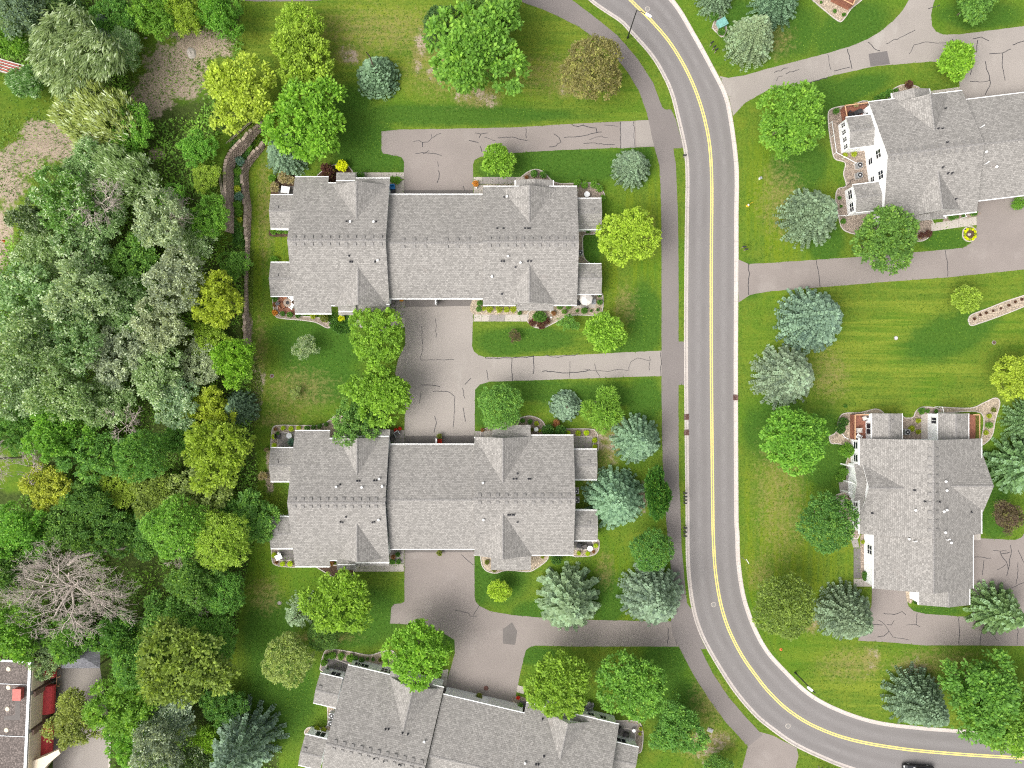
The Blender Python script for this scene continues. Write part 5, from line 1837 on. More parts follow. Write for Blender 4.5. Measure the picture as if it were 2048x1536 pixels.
YARD = 'trees standing on the mown lawns'
for a in [
    # upper lawn
    (598, 62, 50, 'fluffy', 'yg', 'yellow green maple topmost of the clump at the edge of the upper lawn'),
    (604, 122, 66, 'fluffy', 'yg', 'yellow green maple in the middle of the clump at the edge of the upper lawn'),
    (484, 190, 80, 'fluffy', 'gold', 'golden yellow tree between the bare earth lot and the retaining wall'),
    (620, 248, 84, 'fluffy', 'lime', 'large lime green maple overhanging the top of the retaining wall'),
    (575, 310, 44, 'spruce', 'bluegrey', 'blue grey spruce half under the lime green maple by the retaining wall'),
    (755, 152, 44, 'round_spruce', 'spruce', 'dense round dark spruce alone on the upper lawn'),
    (885, 62, 46, 'fine', 'dark', 'dark leaved tree tucked behind the big green maple on the upper lawn'),
    (985, 28, 62, 'maple', 'green', 'green maple cut by the top edge above the big maple on the upper lawn'),
    (952, 108, 108, 'fluffy', 'bright', 'largest bright green maple on the upper lawn'),
    (1184, 150, 70, 'fine', 'bronze', 'bronze leaved round tree beside the trail on the upper lawn'),
    (997, 325, 37, 'small', 'lime', 'small round maple at the corner of the upper driveway and the walk'),
    (1262, 338, 39, 'spruce', 'bluegrey', 'blue spruce on the lawn between the upper driveway and the trail'),
    (1250, 480, 64, 'maple', 'yellow', 'yellow green round maple beside the east sunrooms of the upper house'),
    (1207, 667, 44, 'small', 'lime', 'bright maple on the lawn just above the middle driveway'),
    (1137, 645, 21, 'wispy', 'green', 'small thin dark tree by the curved rock bed south of the upper house'),
    (1030, 674, 14, 'wispy', 'brown', 'tiny brownish sapling on the lawn just above the middle driveway'),
    (758, 673, 62, 'maple', 'lime', 'bright green maple overhanging the west side of the middle forecourt, upper one'),
    (765, 785, 70, 'fluffy', 'lime', 'light green spreading maple overhanging the middle forecourt, lower one'),
    (714, 845, 52, 'wild', 'green', 'green tree leaning over the north eave of the middle house'),
    (616, 694, 27, 'wispy', 'sage', 'small thin greyish tree alone on the lawn behind the retaining wall'),
    (591, 785, 13, 'wispy', 'pale', 'pale sapling alone on the lawn west of the middle forecourt'),
    (1000, 812, 51, 'fine', 'green', 'green tree at the north east corner of the middle forecourt'),
    (1131, 812, 32, 'round_spruce', 'blue', 'small round blue spruce on the lawn below the middle driveway'),
    (1206, 821, 40, 'feather', 'bright', 'feathery bright green young tree on the lawn below the middle driveway'),
    (1272, 878, 49, 'spruce', 'blue', 'upper of the two big blue spruces east of the middle house'),
    (1229, 996, 61, 'spruce', 'blue', 'lower and larger of the two big blue spruces east of the middle house'),
    (1302, 1098, 48, 'fine', 'deep', 'dark round tree touching the trail above a blue spruce'),
    (1138, 1197, 66, 'pine', 'sage', 'big sage green spruce overhanging the lower driveway south east of the middle house'),
    (1303, 1186, 64, 'spruce', 'blue', 'blue spruce at the meeting of the lower driveway and the trail'),
    (998, 1180, 25, 'small', 'yellow', 'small yellow green tree beside the lower forecourt'),
    (680, 1200, 69, 'fluffy', 'lime', 'lime green maple on the lawn south west of the middle house'),
    (603, 1222, 36, 'sparse_spruce', 'sage', 'thin spiky spruce with open branches on the lawn south west of the middle house'),
    (579, 1311, 57, 'fine', 'pale', 'pale olive tree near the woods north west of the bottom house'),
    (650, 1268, 36, 'fine', 'deep', 'dark tree behind the pale olive tree north west of the bottom house'),
    (838, 1297, 71, 'maple', 'lime', 'lime green tree overhanging the north side of the bottom house and the lower forecourt'),
    (1112, 1357, 74, 'maple', 'lime', 'left of the two big maples north of the bottom house, yellow green'),
    (1255, 1361, 75, 'maple', 'bright', 'right of the two big maples north of the bottom house, bright green'),
    (1352, 1456, 56, 'wild', 'green', 'loose dark green tree on the lawn between the bottom house and the trail'),
    (1430, 1532, 34, 'fine', 'green', 'green tree cut by the bottom edge beside the side street'),
    # east of the road
    (1498, 84, 50, 'spruce', 'sage', 'olive grey spruce below the teal utility box by the road'),
    (1428, 0, 36, 'spruce', 'bluegrey', 'spruce cut by the top edge directly beside the road'),
    (1548, 8, 48, 'spruce', 'spruce', 'spruce cut by the top edge left of the corner deck'),
    (1570, 244, 77, 'maple', 'bright', 'big bright green maple between the road and the deck of the upper right house'),
    (1616, 436, 58, 'spruce', 'bluegrey', 'blue grey spruce west of the lower sunroom of the upper right house'),
    (1755, 481, 72, 'maple', 'green', 'dark green maple overhanging the driveway south of the upper right house'),
    (1902, 126, 39, 'small', 'lime', 'round yellow green maple by the driveway north of the upper right house'),
    (1940, 8, 46, 'small', 'green', 'green tree cut by the top edge between two driveway arms'),
    (1925, 601, 31, 'small', 'yg', 'half green half yellow young maple near the long rock bed'),
    (1617, 641, 66, 'spruce', 'blue', 'upper of the two blue spruces on the big striped lawn'),
    (1566, 752, 62, 'spruce', 'grey', 'greyer, lower one of the two spruces on the big striped lawn'),
    (1575, 882, 75, 'maple', 'bright', 'big bright green maple west of the deck of the lower right house'),
    (2022, 756, 54, 'maple', 'yellow', 'yellow maple at the right edge of the big striped lawn'),
    (2048, 842, 42, 'spruce', 'pinegreen', 'dark spruce at the right edge just below the yellow maple'),
    (2036, 928, 60, 'pine', 'pinegreen', 'green pine at the right edge beside the east gable of the lower right house'),
    (1648, 1041, 66, 'fine', 'deep', 'dark round tree against the west side of the lower right house'),
    (2013, 1036, 34, 'wispy', 'brown', 'brownish thin tree in a mulch ring by the upper right of the driveway'),
    (1562, 1205, 70, 'fine', 'olive', 'olive green tree beside the road south west of the lower right house'),
    (1685, 1223, 57, 'spruce', 'bluegrey', 'blue grey spruce at the end of the driveway of the lower right house'),
    (1989, 1219, 52, 'pine', 'pinegreen', 'light green pine standing in the fork of the lower right driveway'),
    (1826, 1393, 58, 'spruce', 'spruce', 'dark spruce on the lawn inside the bend of the road'),
    (1966, 1385, 92, 'wild', 'green', 'biggest green tree on the lawn inside the bend of the road'),
    (2020, 1440, 78, 'wild', 'bright', 'green tree in the bottom right corner overhanging the road kerb'),
]:
    tree(*a, group=YARD)
tree(1307, 980, 28, 'cedar', (0.035, 0.10, 0.016), 'long narrow dark green cedar between the blue spruce and the trail', YARD, ex=2.05, rz=0.0, h=1.6)

WOODS = 'trees of the woods on the west bank'
for a in [
    (45, 22, 62, 'wild', 'bluegrey', 'dark blue green tree in the top left corner'),
    (120, 22, 52, 'wild', 'dark', 'very dark tree at the top edge right of the corner tree'),
    (22, 78, 44, 'wild', 'bright', 'bright green tree at the left edge above the red ribbed stack'),
    (165, 118, 92, 'willow', 'silver', 'large silvery willow beside the bare earth lot'),
    (228, 62, 30, 'spruce', 'blue', 'small pale blue spruce behind the silvery willow'),
    (250, 100, 40, 'willow', 'silver', 'small silvery willow under the pale blue spruce'),
    (232, 28, 46, 'wild', 'green', 'green bush tree at the top edge left of the bare earth lot'),
    (310, 26, 48, 'wild', 'bright', 'green tree at the top edge above the bare earth lot'),
    (378, 34, 44, 'wild', 'yg', 'yellowish green tree at the top edge right of centre above the bare earth lot'),
    (440, 30, 46, 'wild', 'bright', 'green tree at the top edge next to the upper lawn'),
    (200, 232, 84, 'willow', (0.15, 0.19, 0.05), 'light green windswept willow below the big silvery one'),
    (262, 262, 50, 'wild', 'bright', 'green tree at the right side of the windswept willow'),
    (60, 165, 36, 'willow', 'green', 'green willow overhanging the red ribbed stack'),
    (182, 330, 48, 'willow', 'silver', 'small pale willow at the upper edge of the bare slope'),
    (252, 350, 66, 'willow', (0.10, 0.17, 0.05), 'green round tree below the bare slope'),
    (128, 398, 66, 'silver', 'green', 'dark green poplar at the top corner of the main woods'),
    (60, 440, 42, 'silver', 'dark', 'dark poplar at the left of the main woods by the pale path'),
    (190, 430, 62, 'silver', 'silver', 'silvery poplar above the bare grey branches'),
    (320, 440, 60, 'silver', 'sage', 'half bare grey green poplar right of the bare grey branches'),
    (385, 470, 50, 'silver', 'silver', 'silvery poplar near the lower end of the upper retaining wall'),
    (75, 510, 58, 'silver', 'silver', 'silvery poplar below the pale path at the left edge'),
    (168, 500, 62, 'silver', 'pinegreen', 'greenish poplar below the bare grey branches'),
    (262, 520, 64, 'wild', 'green', 'green tree in the upper middle of the silvery grove'),
    (345, 560, 66, 'silver', 'grey', 'pale grey poplar left of the yellow green bank tree'),
    (60, 600, 78, 'silver', 'silver', 'broad silvery poplar at the left edge of the woods'),
    (165, 590, 72, 'silver', 'sage', 'sage grey poplar in the middle of the silvery grove'),
    (255, 610, 62, 'silver', 'silver', 'silvery poplar at the centre of the silvery grove'),
    (320, 650, 58, 'silver', 'grey', 'whitish poplar at the right of the silvery grove'),
    (52, 690, 70, 'silver', 'silver', 'pale poplar at the left edge below the broad silvery one'),
    (145, 690, 66, 'silver', 'pinegreen', 'greener poplar in the lower left of the silvery grove'),
    (232, 710, 64, 'silver', 'grey', 'whitish poplar beside the dark gap in the silvery grove'),
    (310, 740, 62, 'silver', 'silver', 'silvery poplar at the lower right of the silvery grove'),
    (392, 722, 48, 'silver', 'grey', 'small whitish poplar left of the lime bank tree'),
    (45, 780, 62, 'silver', 'pinegreen', 'green poplar at the left edge below the silvery grove'),
    (125, 790, 66, 'silver', 'silver', 'silvery poplar at the bottom left of the silvery grove'),
    (215, 800, 58, 'silver', 'silver', 'silvery poplar at the bottom of the silvery grove'),
    (350, 808, 52, 'silver', 'sage', 'grey green poplar left of the yellowish bank tree'),
    (438, 598, 60, 'fluffy', 'yellow', 'yellow green tree on the bank beside the narrow part of the wall'),
    (412, 682, 42, 'wild', 'yg', 'small yellow green tree below the yellow green bank tree'),
    (470, 724, 48, 'fluffy', 'lime', 'lime green tree at the end of the retaining wall'),
    (425, 822, 54, 'fluffy', 'yellow', 'yellowish tree on the bank left of the dark spruce'),
    (482, 815, 36, 'spruce', 'spruce', 'dark spruce at the edge of the lawn strip beside the worn path'),
    (440, 908, 72, 'fluffy', 'yg', 'broad yellow green tree at the woods edge west of the middle house'),
    (400, 985, 66, 'wild', 'pale', 'pale green tree below the broad yellow green one'),
    (320, 985, 55, 'fluffy', 'olive', 'green tree right of the pale lime one in the lower woods'),
    (254, 972, 44, 'fluffy', 'yg', 'pale lime round tree in the middle of the lower woods'),
    (98, 975, 52, 'fluffy', 'gold', 'yellow tree beside the grass clearing at the left edge'),
    (180, 905, 62, 'wild', 'green', 'dark green tree above the pale lime round tree'),
    (110, 868, 62, 'wild', 'bright', 'green tree above the fallen grey branches'),
    (300, 905, 58, 'fine', 'green', 'dark green tree behind the small bare sapling'),
    (360, 870, 46, 'wild', 'green', 'green tree left of the broad yellow green one'),
    (28, 860, 44, 'wild', 'green', 'green tree at the left edge above the clearing'),
    (180, 1000, 46, 'wild', 'deep', 'dark tree between the yellow and the pale lime tree'),
    (45, 1065, 64, 'wild', 'bright', 'light green tree at the left edge below the clearing'),
    (135, 1062, 58, 'wild', 'green', 'green tree above the big bare tree'),
    (215, 1060, 52, 'wild', 'deep', 'dark tree by the thick leaning trunk'),
    (300, 1060, 52, 'wild', 'deep', 'dark green tree right of the thick leaning trunk'),
    (372, 1052, 70, 'fine', 'bright', 'fine leaved light green tree in the lower woods'),
    (508, 1030, 58, 'fluffy', 'green', 'green tree reaching to the south west sunroom of the middle house'),
    (452, 1075, 66, 'fine', 'yg', 'yellowish green tree at the woods edge beside the lower lawn'),
    (18, 1140, 58, 'wild', 'deep', 'dark tree at the left edge beside the big bare tree'),
    (392, 1160, 58, 'wild', 'green', 'dark green tree right of the big bare tree'),
    (455, 1180, 50, 'fine', 'green', 'green tree at the woods edge below the small bare twigs'),
    (345, 1235, 56, 'fluffy', 'green', 'green tree below the big bare tree on its right'),
    (240, 1262, 52, 'wild', 'deep', 'dark green tree below the big bare tree'),
    (150, 1272, 58, 'fluffy', 'green', 'green tree above the dark grey shelter'),
    (30, 1262, 66, 'wild', 'bright', 'bright green tree at the left edge above the shop'),
    (82, 1302, 46, 'wild', 'sage', 'grey green tree overhanging the corner of the shop roof'),
    (430, 1270, 60, 'fine', 'green', 'green tree at the woods edge left of the lower lawn'),
    (376, 1320, 92, 'fluffy', (0.13, 0.18, 0.035), 'biggest olive green tree at the lower end of the woods'),
    (290, 1320, 54, 'fine', 'green', 'green tree left of the biggest olive one'),
    (250, 1400, 68, 'wild', 'bright', 'bright green tree beside the parking lot'),
    (150, 1440, 62, 'wild', (0.14, 0.175, 0.045), 'thin olive tree overhanging the parking lot and the awnings'),
    (345, 1428, 56, 'silver', 'bluegrey', 'grey green poplar below the biggest olive tree'),
    (310, 1500, 58, 'silver', 'bluegrey', 'blue green poplar at the bottom edge beside the parking lot'),
    (252, 1478, 44, 'wild', 'bright', 'yellowish green tree at the bottom edge beside the lot kerb'),
    (420, 1473, 30, 'small', 'lime', 'small lime green tree among the dark poplars at the bottom'),
    (388, 1530, 48, 'silver', 'dark', 'dark poplar at the bottom edge below the small lime tree'),
    (492, 1478, 66, 'pine', 'blue', 'big blue spruce at the bottom beside the lower lawn'),
    (450, 1410, 42, 'wild', 'deep', 'dark green tree between the biggest olive tree and the blue spruce'),
    (345, 400, 36, 'wild', 'bright', 'green thicket tree between the bare slope and the timber rail'),
    (395, 300, 38, 'wild', 'bright', 'green thicket tree below the golden yellow tree'),
    (412, 350, 32, 'wild', 'yg', 'green thicket tree beside the upper retaining wall'),
    (420, 432, 40, 'wild', 'bright', 'bright thicket tree by the lower end of the timber rail'),
    (472, 530, 34, 'wild', 'green', 'green tree hiding the lower retaining wall'),
]:
    tree(*a, group=WOODS, h=rnd.uniform(0.8, 1.5))

D_BIG = dead_mesh('branches', 5, 10.5, 13.0, 5, (0.6, 0.9), 13, 0.26, 0.4)
D_MED = dead_mesh('branches', 6, 4.6, 11.0, 4, (0.4, 0.2), 6, 0.13, 0.45)
D_SML = dead_mesh('branches', 8, 2.8, 8.5, 4, (0.2, 0.3), 5, 0.07, 0.6)
DG = 'dead grey trees in the woods'
dead(182, 1160, D_BIG, 'biggest bare grey tree with a wide crown of dead branches in the lower woods', DG, s=(1.35, 0.78, 0.9))
dead(240, 432, D_MED, 'bare grey tree among the silvery poplars below the bare slope', DG, s=1.25)
dead(380, 452, D_MED, 'bare grey tree left of the lower end of the upper retaining wall', DG, rz=1.0, s=1.0)
dead(285, 850, D_SML, 'small bare sapling standing in the middle of the woods', DG, s=1.3)
dead(45, 915, D_MED, 'bare grey tree beside the grass clearing at the left edge', DG, rz=2.0, s=1.2)
dead(105, 930, D_SML, 'small bare tree just right of the grass clearing', DG, rz=0.5, s=1.3)
dead(15, 580, D_MED, 'bare tree at the left edge below the pale path', DG, rz=4.0, s=1.0)
dead(442, 1180, D_SML, 'small bare twiggy tree at the woods edge beside the lower lawn', DG, rz=2.2, s=1.0)
dead(380, 1098, D_SML, 'small bare twiggy tree right of the thick leaning trunk', DG, rz=4.2, s=1.0)
dead(430, 868, D_SML, 'small bare twiggy tree between two yellow green bank trees', DG, rz=3.0, s=0.9)
dead(225, 550, D_SML, 'small bare tree top in the middle of the silvery grove', DG, rz=1.3, s=1.2)
# the leaning thick trunk above the biggest bare tree
V_, F_ = [], []
q = [np.array(at(305, 1085, 0.6)), np.array(at(270, 1088, 2.2)), np.array(at(225, 1092, 3.6)), np.array(at(190, 1100, 4.2)), np.array(at(165, 1118, 3.4))]
tube_chain(V_, F_, q, [0.12, 0.2, 0.27, 0.3, 0.24], 8)
put(link('tree_trunk', fast_mesh2('tree_trunk', V_, F_, M['deadwood'])), 'thick fallen grey trunk lying bent above the biggest bare tree', 'log')

# ------------------------------------------------------------------ undergrowth and weeds (uncountable)
def scatter(name, n, polys, size, hgt, col, seed, mat, kill=None, tone=0.45):
    r = np.random.RandomState(seed)
    allp = np.concatenate([np.array(p, float) for p in polys])
    x0, y0 = allp.min(0)
    x1, y1 = allp.max(0)
    xs, ys = [], []
    while sum(map(len, xs)) < n:
        a, b = r.uniform(x0, x1, n), r.uniform(y0, y1, n)
        ok = np.zeros(n, bool)
        for p in polys:
            ok |= sdist(a, b, p) > -0.3
        for p in (kill or []):
            ok &= sdist(a, b, p) < -0.2
        f = np.sin(a * 0.043 + 2 * np.sin(b * 0.031)) + np.sin(b * 0.051 + a * 0.017) + r.normal(0, 0.8, n)
        ok &= f > -0.6
        xs.append(a[ok])
        ys.append(b[ok])
    x, y = np.concatenate(xs)[:n], np.concatenate(ys)[:n]
    z = gz(x, y)
    X, Y = (x - 1024) * S, (768 - y) * S
    hh = hgt * (0.5 + 0.5 * np.sin(X * 1.1 + np.sin(Y * 0.9))) * r.uniform(0.1, 1, n)
    p = np.stack([X, Y, z + hh], -1)
    d = r.normal(size=(n, 3)) + np.array([0, 0, 0.2])
    nn = np.array([0, 0, 1.0]) + r.normal(size=(n, 3)) * 0.4
    l = size * r.uniform(0.6, 1.4, n)
    t = tone + 0.2 * np.sin(X * 0.7 + Y * 0.4) + r.normal(0, 0.15, n)
    me = leaf_mesh(name, p, d, nn, l, l * 0.5, t, mat)
    o = link(name, me)
    o.color = (*col, 1)
    o['kind'] = 'stuff'
    return o


CLEAR = [[(270, 70), (455, 60), (470, 130), (400, 170), (400, 245), (330, 250), (275, 190), (255, 140)], [(-20, 150), (130, 150), (240, 230), (330, 300), (150, 350), (60, 470), (-20, 560)], [(-30, 890), (60, 890), (85, 960), (30, 1010), (-30, 1010)],
         [(-300, 1320), (200, 1300), (222, 1430), (222, 1700), (-300, 1700)]]
scatter('undergrowth', 56000, [[(-60, -60), (480, -60), (488, 60), (480, 140), (455, 255), (448, 330), (448, 470), (490, 500), (490, 690), (498, 760), (506, 830), (515, 960), (500, 1100), (480, 1200), (462, 1310), (400, 1395), (500, 1420),
                                (555, 1500), (560, 1590), (200, 1590), (230, 1310), (-60, 1310)]], 0.42, 1.5, (0.115, 0.22, 0.035), 5, ML, CLEAR)
scatter('weeds', 5200, CLEAR[:2], 0.28, 0.35, (0.075, 0.14, 0.025), 6, ML)
scatter('shelf_planting', 3600, [[(480, 298), (500, 284), (520, 268), (536, 254), (540, 262), (514, 290), (496, 318), (484, 338), (482, 366), (486, 400), (484, 450), (492, 500), (472, 500), (471, 450), (471, 400), (472, 345)]], 0.3, 0.5, (0.055, 0.13, 0.025), 7, ML)
scatter('grass_tufts', 9000, [[(489, 500), (503, 500), (500, 700), (520, 760), (520, 850), (508, 850), (500, 760), (489, 690)], [(440, 340), (452, 340), (452, 430), (440, 430)], [(470, 262), (500, 240), (540, 225), (552, 216), (556, 222), (505, 264), (478, 285)]],
        0.22, 0.2, (0.11, 0.16, 0.03), 8, ML)
scatter('leafy_ground_cover', 1500, [[(657, 640), (668, 622), (690, 622), (700, 640), (702, 656), (690, 666), (672, 660)]], 0.3, 0.5, (0.05, 0.12, 0.02), 9, ML)

def lawn_grass():
    r = np.random.RandomState(12)
    n = 230000
    x, y = r.uniform(-60, 2110, n), r.uniform(-50, 1590, n)
    keep = ~((x < 490) & (y > 150)) | ((x < 330) & (y < 560))
    for p in PAVED:
        q = np.array(p)
        a, b = q.min(0), q.max(0)
        near = keep & (x > a[0] - 3) & (x < b[0] + 3) & (y > a[1] - 3) & (y < b[1] + 3)
        if near.any():
            k = np.where(near)[0]
            keep[k] &= sdist(x[k], y[k], p) < 0.05
    k = np.where(near * 0 + keep)[0]
    keep[k] &= sdist(x[k], y[k], road_px) < -0.05
    x, y = x[keep], y[keep]
    m = len(x)
    X, Y = (x - 1024) * S, (768 - y) * S
    p = np.stack([X, Y, gz(x, y) + r.uniform(0.0, 0.05, m)], -1)
    d = r.normal(size=(m, 3)) * np.array([1, 1, 0.2]) + np.array([0, 0, 0.35])
    nn = np.array([0, 0, 1.0]) + r.normal(size=(m, 3)) * 0.35
    l = r.uniform(0.10, 0.24, m)
    t = 0.42 + 0.2 * np.sin(X * 0.35 + 1.7 * np.sin(Y * 0.21)) + 0.14 * np.sin(Y * 0.9 + np.sin(X * 0.5)) + r.normal(0, 0.2, m)
    o = link('lawn_grass', leaf_mesh('lawn_grass', p, d, nn, l, l * 0.45, t, ML))
    o.color = (0.062, 0.125, 0.012, 1)
    o['kind'] = 'stuff'


lawn_grass()

# ------------------------------------------------------------------ shrubs
B_LOOSE = [broad('shrub', s, 0.6, 0.45, 6, 75, 9, 0.17, 0.11, ML, hc=0.36) for s in (101, 102)]
B_TIGHT = [broad('shrub', s, 0.6, 0.5, 3, 150, 8, 0.11, 0.07, ML, hc=0.4, lob=(0.55, 0.75), spread=0.2) for s in (103,)]
B_BIG = [broad('shrub', s, 1.5, 0.9, 8, 240, 12, 0.2, 0.17, ML, hc=0.75, lob=(0.4, 0.6)) for s in (104, 105)]
FL = {'tight': (B_TIGHT, 0.6), 'loose': (B_LOOSE, 0.6), 'big': (B_BIG, 1.5)}
SC = {'boxwood': (0.05, 0.125, 0.02), 'gold': (0.26, 0.34, 0.012), 'gyell': (0.19, 0.23, 0.02), 'dkred': (0.07, 0.028, 0.025), 'rust': (0.16, 0.075, 0.035), 'green': (0.075, 0.165, 0.02), 'flower_y': (0.36, 0.39, 0.012), 'pink': (0.22, 0.19, 0.11),
      'orange': (0.33, 0.16, 0.03), 'hedge': (0.03, 0.08, 0.014), 'red': (0.35, 0.03, 0.02), 'bluish': (0.07, 0.13, 0.11), 'lav': (0.16, 0.16, 0.2), 'olive': (0.10, 0.12, 0.025)}
ORD = ['first', 'second', 'third', 'fourth', 'fifth', 'sixth', 'seventh', 'eighth', 'ninth', 'tenth']


def shrub(x, y, r, form, col, label, group=None, ex=1.0, rz=None, cat='shrub', name='shrub', h=1.0):
    meshes, R0 = FL[form]
    p = at(x, y)
    k = r * S / R0
    o = link(name, meshes[tree_n[0] % len(meshes)], None, (p[0], p[1], p[2] + 0.02), rnd.uniform(0, 6.28) if rz is None else rz, (k, k * ex, k * h))
    tree_n[0] += 1
    c = SC[col]
    j = rnd.uniform(0.9, 1.1)
    o.color = (c[0] * j, c[1] * j, c[2] * j, 1)
    return put(o, label, cat, group)


def shrub_row(desc, place, pts, form, col, frm='west'):
    """a counted row: 'second yellow shrub from the west in ...'"""
    for i, (x, y, r) in enumerate(pts):
        lab = f"{desc} {place}" if len(pts) == 1 else f"{ORD[i]} {desc} from the {frm} {place}"
        shrub(x, y, r, form, col, lab, f"{desc}s {place}" if len(pts) > 1 else None)


# upper house
shrub_row('round green shrub', 'in the bed below the red brick patio', [(567, 628, 5.5), (582, 630, 6.5), (598, 631, 6)], 'tight', 'boxwood')
shrub_row('orange flowering shrub', 'at the corner of the red brick patio', [(552, 626, 6)], 'loose', 'orange')
shrub_row('dark green shrub', 'at the top corner of the red brick patio', [(551, 598, 6)], 'loose', 'boxwood')
shrub_row('rust red shrub', 'at the west side of the red brick patio', [(551, 610, 5)], 'loose', 'rust')
shrub_row('yellow green shrub', 'in the bed along the south eave of the upper house', [(628, 633, 6)], 'loose', 'gyell')
shrub_row('round sage shrub', 'beside the leafy ground cover of the upper house', [(652, 637, 9.5)], 'tight', 'olive')
shrub_row('yellow flowering shrub', 'by the south entry of the upper house', [(684, 637, 6.5)], 'loose', 'flower_y')
shrub_row('yellow flowering shrub', 'in the north mulch bed', [(686, 335, 12)], 'loose', 'flower_y')
shrub_row('dark purple shrub', 'in the north mulch bed', [(657, 345, 14), (664, 360, 9)], 'loose', 'dkred')
shrub_row('round green shrub', 'beside the north walk of the upper house', [(723, 354, 9)], 'tight', 'boxwood')
shrub_row('pink hydrangea', 'at the north west corner of the upper house', [(571, 358, 12), (584, 362, 9), (553, 378, 10)], 'loose', 'pink')
shrub_row('green shrub', 'left of the hydrangeas at the upper house', [(547, 358, 8)], 'loose', 'green')
shrub_row('leafy green plant', 'by the blue chair at the upper house', [(787, 361, 7), (796, 363, 8)], 'loose', 'green')
shrub_row('leafy plant', 'below the north west sunroom of the upper house', [(550, 464, 7), (562, 464, 6), (574, 464, 5)], 'loose', 'green')
shrub_row('green plant', 'above the south west sunroom of the upper house', [(551, 521, 8)], 'loose', 'bright' if 'bright' in SC else 'green')
shrub_row('round boxwood', 'in the curved bed north of the east wing', [(1068, 350, 8), (1086, 352, 7.5)], 'tight', 'boxwood')
shrub_row('small rust shrub', 'left of the boxwoods in the curved bed', [(1053, 355, 4)], 'loose', 'rust')
shrub_row('round green shrub', 'in the bed above the north east sunroom', [(1154, 368, 8), (1168, 372, 7.5), (1187, 371, 7.5), (1198, 379, 8)], 'tight', 'green')
shrub_row('green shrub', 'at the corner of the north east sunroom', [(1205, 397, 6)], 'loose', 'green')
shrub_row('green shrub', 'below the north east sunroom', [(1176, 463, 5)], 'loose', 'boxwood')
shrub_row('dark green shrub', 'at the west end of the south walk bed', [(960, 607, 6.5), (958, 619, 6)], 'tight', 'boxwood', 'north')
shrub_row('olive shrub', 'in the row along the south walk', [(968, 618, 4.5), (980, 619, 7), (998, 619, 7), (1013, 620, 6), (1027, 619, 6.5)], 'loose', 'gyell')
shrub_row('small green shrub', 'at the east end of the south walk', [(1039, 626, 5)], 'tight', 'boxwood')
shrub_row('dark red shrub', 'round the big shrub in the curved south bed', [(1065, 645, 8), (1082, 650, 9), (1094, 643, 7)], 'loose', 'dkred')
shrub_row('big round green shrub', 'in the curved south bed of the upper house', [(1079, 633, 13)], 'big', 'boxwood')
shrub_row('rust red plant', 'right of the big round shrub in the south bed', [(1107, 627, 5)], 'loose', 'rust')
shrub_row('round green shrub', 'in the bed below the south east eave', [(1119, 615, 6), (1128, 624, 5.5), (1137, 614, 6)], 'tight', 'green')
shrub_row('small green shrub', 'in the bed below the white umbrella', [(1154, 622, 3.5), (1168, 622, 7), (1182, 622, 3), (1195, 620, 3.5)], 'tight', 'boxwood')
shrub_row('round green shrub', 'right of the patio with the white umbrella', [(1199, 605, 6), (1198, 591, 5)], 'tight', 'boxwood')
# middle house
shrub_row('yellow round shrub', 'in the row north of the middle house', [(568, 856, 5), (584, 857, 5.5), (599, 855, 5)], 'tight', 'gold')
shrub_row('round green shrub', 'in the row north of the middle house', [(616, 856, 6), (629, 854, 5.5), (641, 852, 5.5), (654, 848, 5)], 'tight', 'boxwood')
shrub_row('yellow round shrub', 'at the west side of the north west patio', [(550, 873, 5.5), (550, 890, 5)], 'tight', 'gold', 'north')
shrub_row('small rust plant', 'at the corner of the north west rock bed', [(552, 858, 3.5)], 'loose', 'rust')
shrub_row('dark green potted shrub', 'on the north west patio of the middle house', [(585, 883, 8)], 'loose', 'bluish')
shrub_row('pinkish hydrangea', 'left of the west sunrooms of the middle house', [(535, 899, 5), (528, 951, 9)], 'loose', 'pink', 'north')
shrub_row('yellow round shrub', 'by the tilted white patio table', [(550, 1109, 5.5), (567, 1126, 5.5), (582, 1126, 6)], 'tight', 'gold')
shrub_row('small rust shrub', 'by the tilted white patio table', [(554, 1124, 3.5)], 'loose', 'rust')
shrub_row('leafy green plant', 'by the south entry walk of the middle house', [(786, 1122, 6), (798, 1122, 5)], 'loose', 'boxwood')
shrub_row('brown shrub', 'in the mulch bed south of the middle house', [(664, 1122, 8), (684, 1146, 6)], 'loose', 'rust')
shrub_row('red flowering plant', 'at the edge of the middle forecourt', [(800, 857, 4), (792, 860, 4)], 'loose', 'red')
shrub_row('round green shrub', 'in the mulched bed by the bird bath', [(1045, 841, 5.5), (1060, 843, 5.5)], 'tight', 'boxwood')
shrub_row('yellow green shrub', 'in the mulched bed by the bird bath', [(1073, 847, 5), (1079, 861, 3.5)], 'loose', 'gyell')
shrub_row('clipped dark green shrub', 'beside the north wall of the middle house', [(1095, 859, 13), (1120, 861, 13)], 'tight', 'hedge')
shrub_row('small olive shrub', 'by the white bird bath', [(1064, 859, 4)], 'loose', 'olive')
shrub_row('yellow round shrub', 'in the row above the north east patio', [(1136, 865, 5), (1156, 866, 6), (1172, 865, 6)], 'tight', 'gold')
shrub_row('yellow round shrub', 'east of the north east patio', [(1189, 880, 5.5), (1189, 893, 5)], 'tight', 'gold', 'north')
shrub_row('yellow round shrub', 'in the bed round the south east patio', [(1157, 1105, 4.5), (1175, 1106, 5), (1191, 1090, 5)], 'tight', 'gold')
shrub_row('small rust plant', 'in the bed round the south east patio', [(1187, 1103, 3)], 'loose', 'rust')
shrub_row('olive shrub', 'in the pale curved bed beside the lower forecourt', [(974, 1123, 5), (988, 1139, 5)], 'loose', 'olive')
shrub_row('low dark green hedge', 'under the south east eave of the middle house', [(1112, 1115, 12)], 'tight', 'hedge')
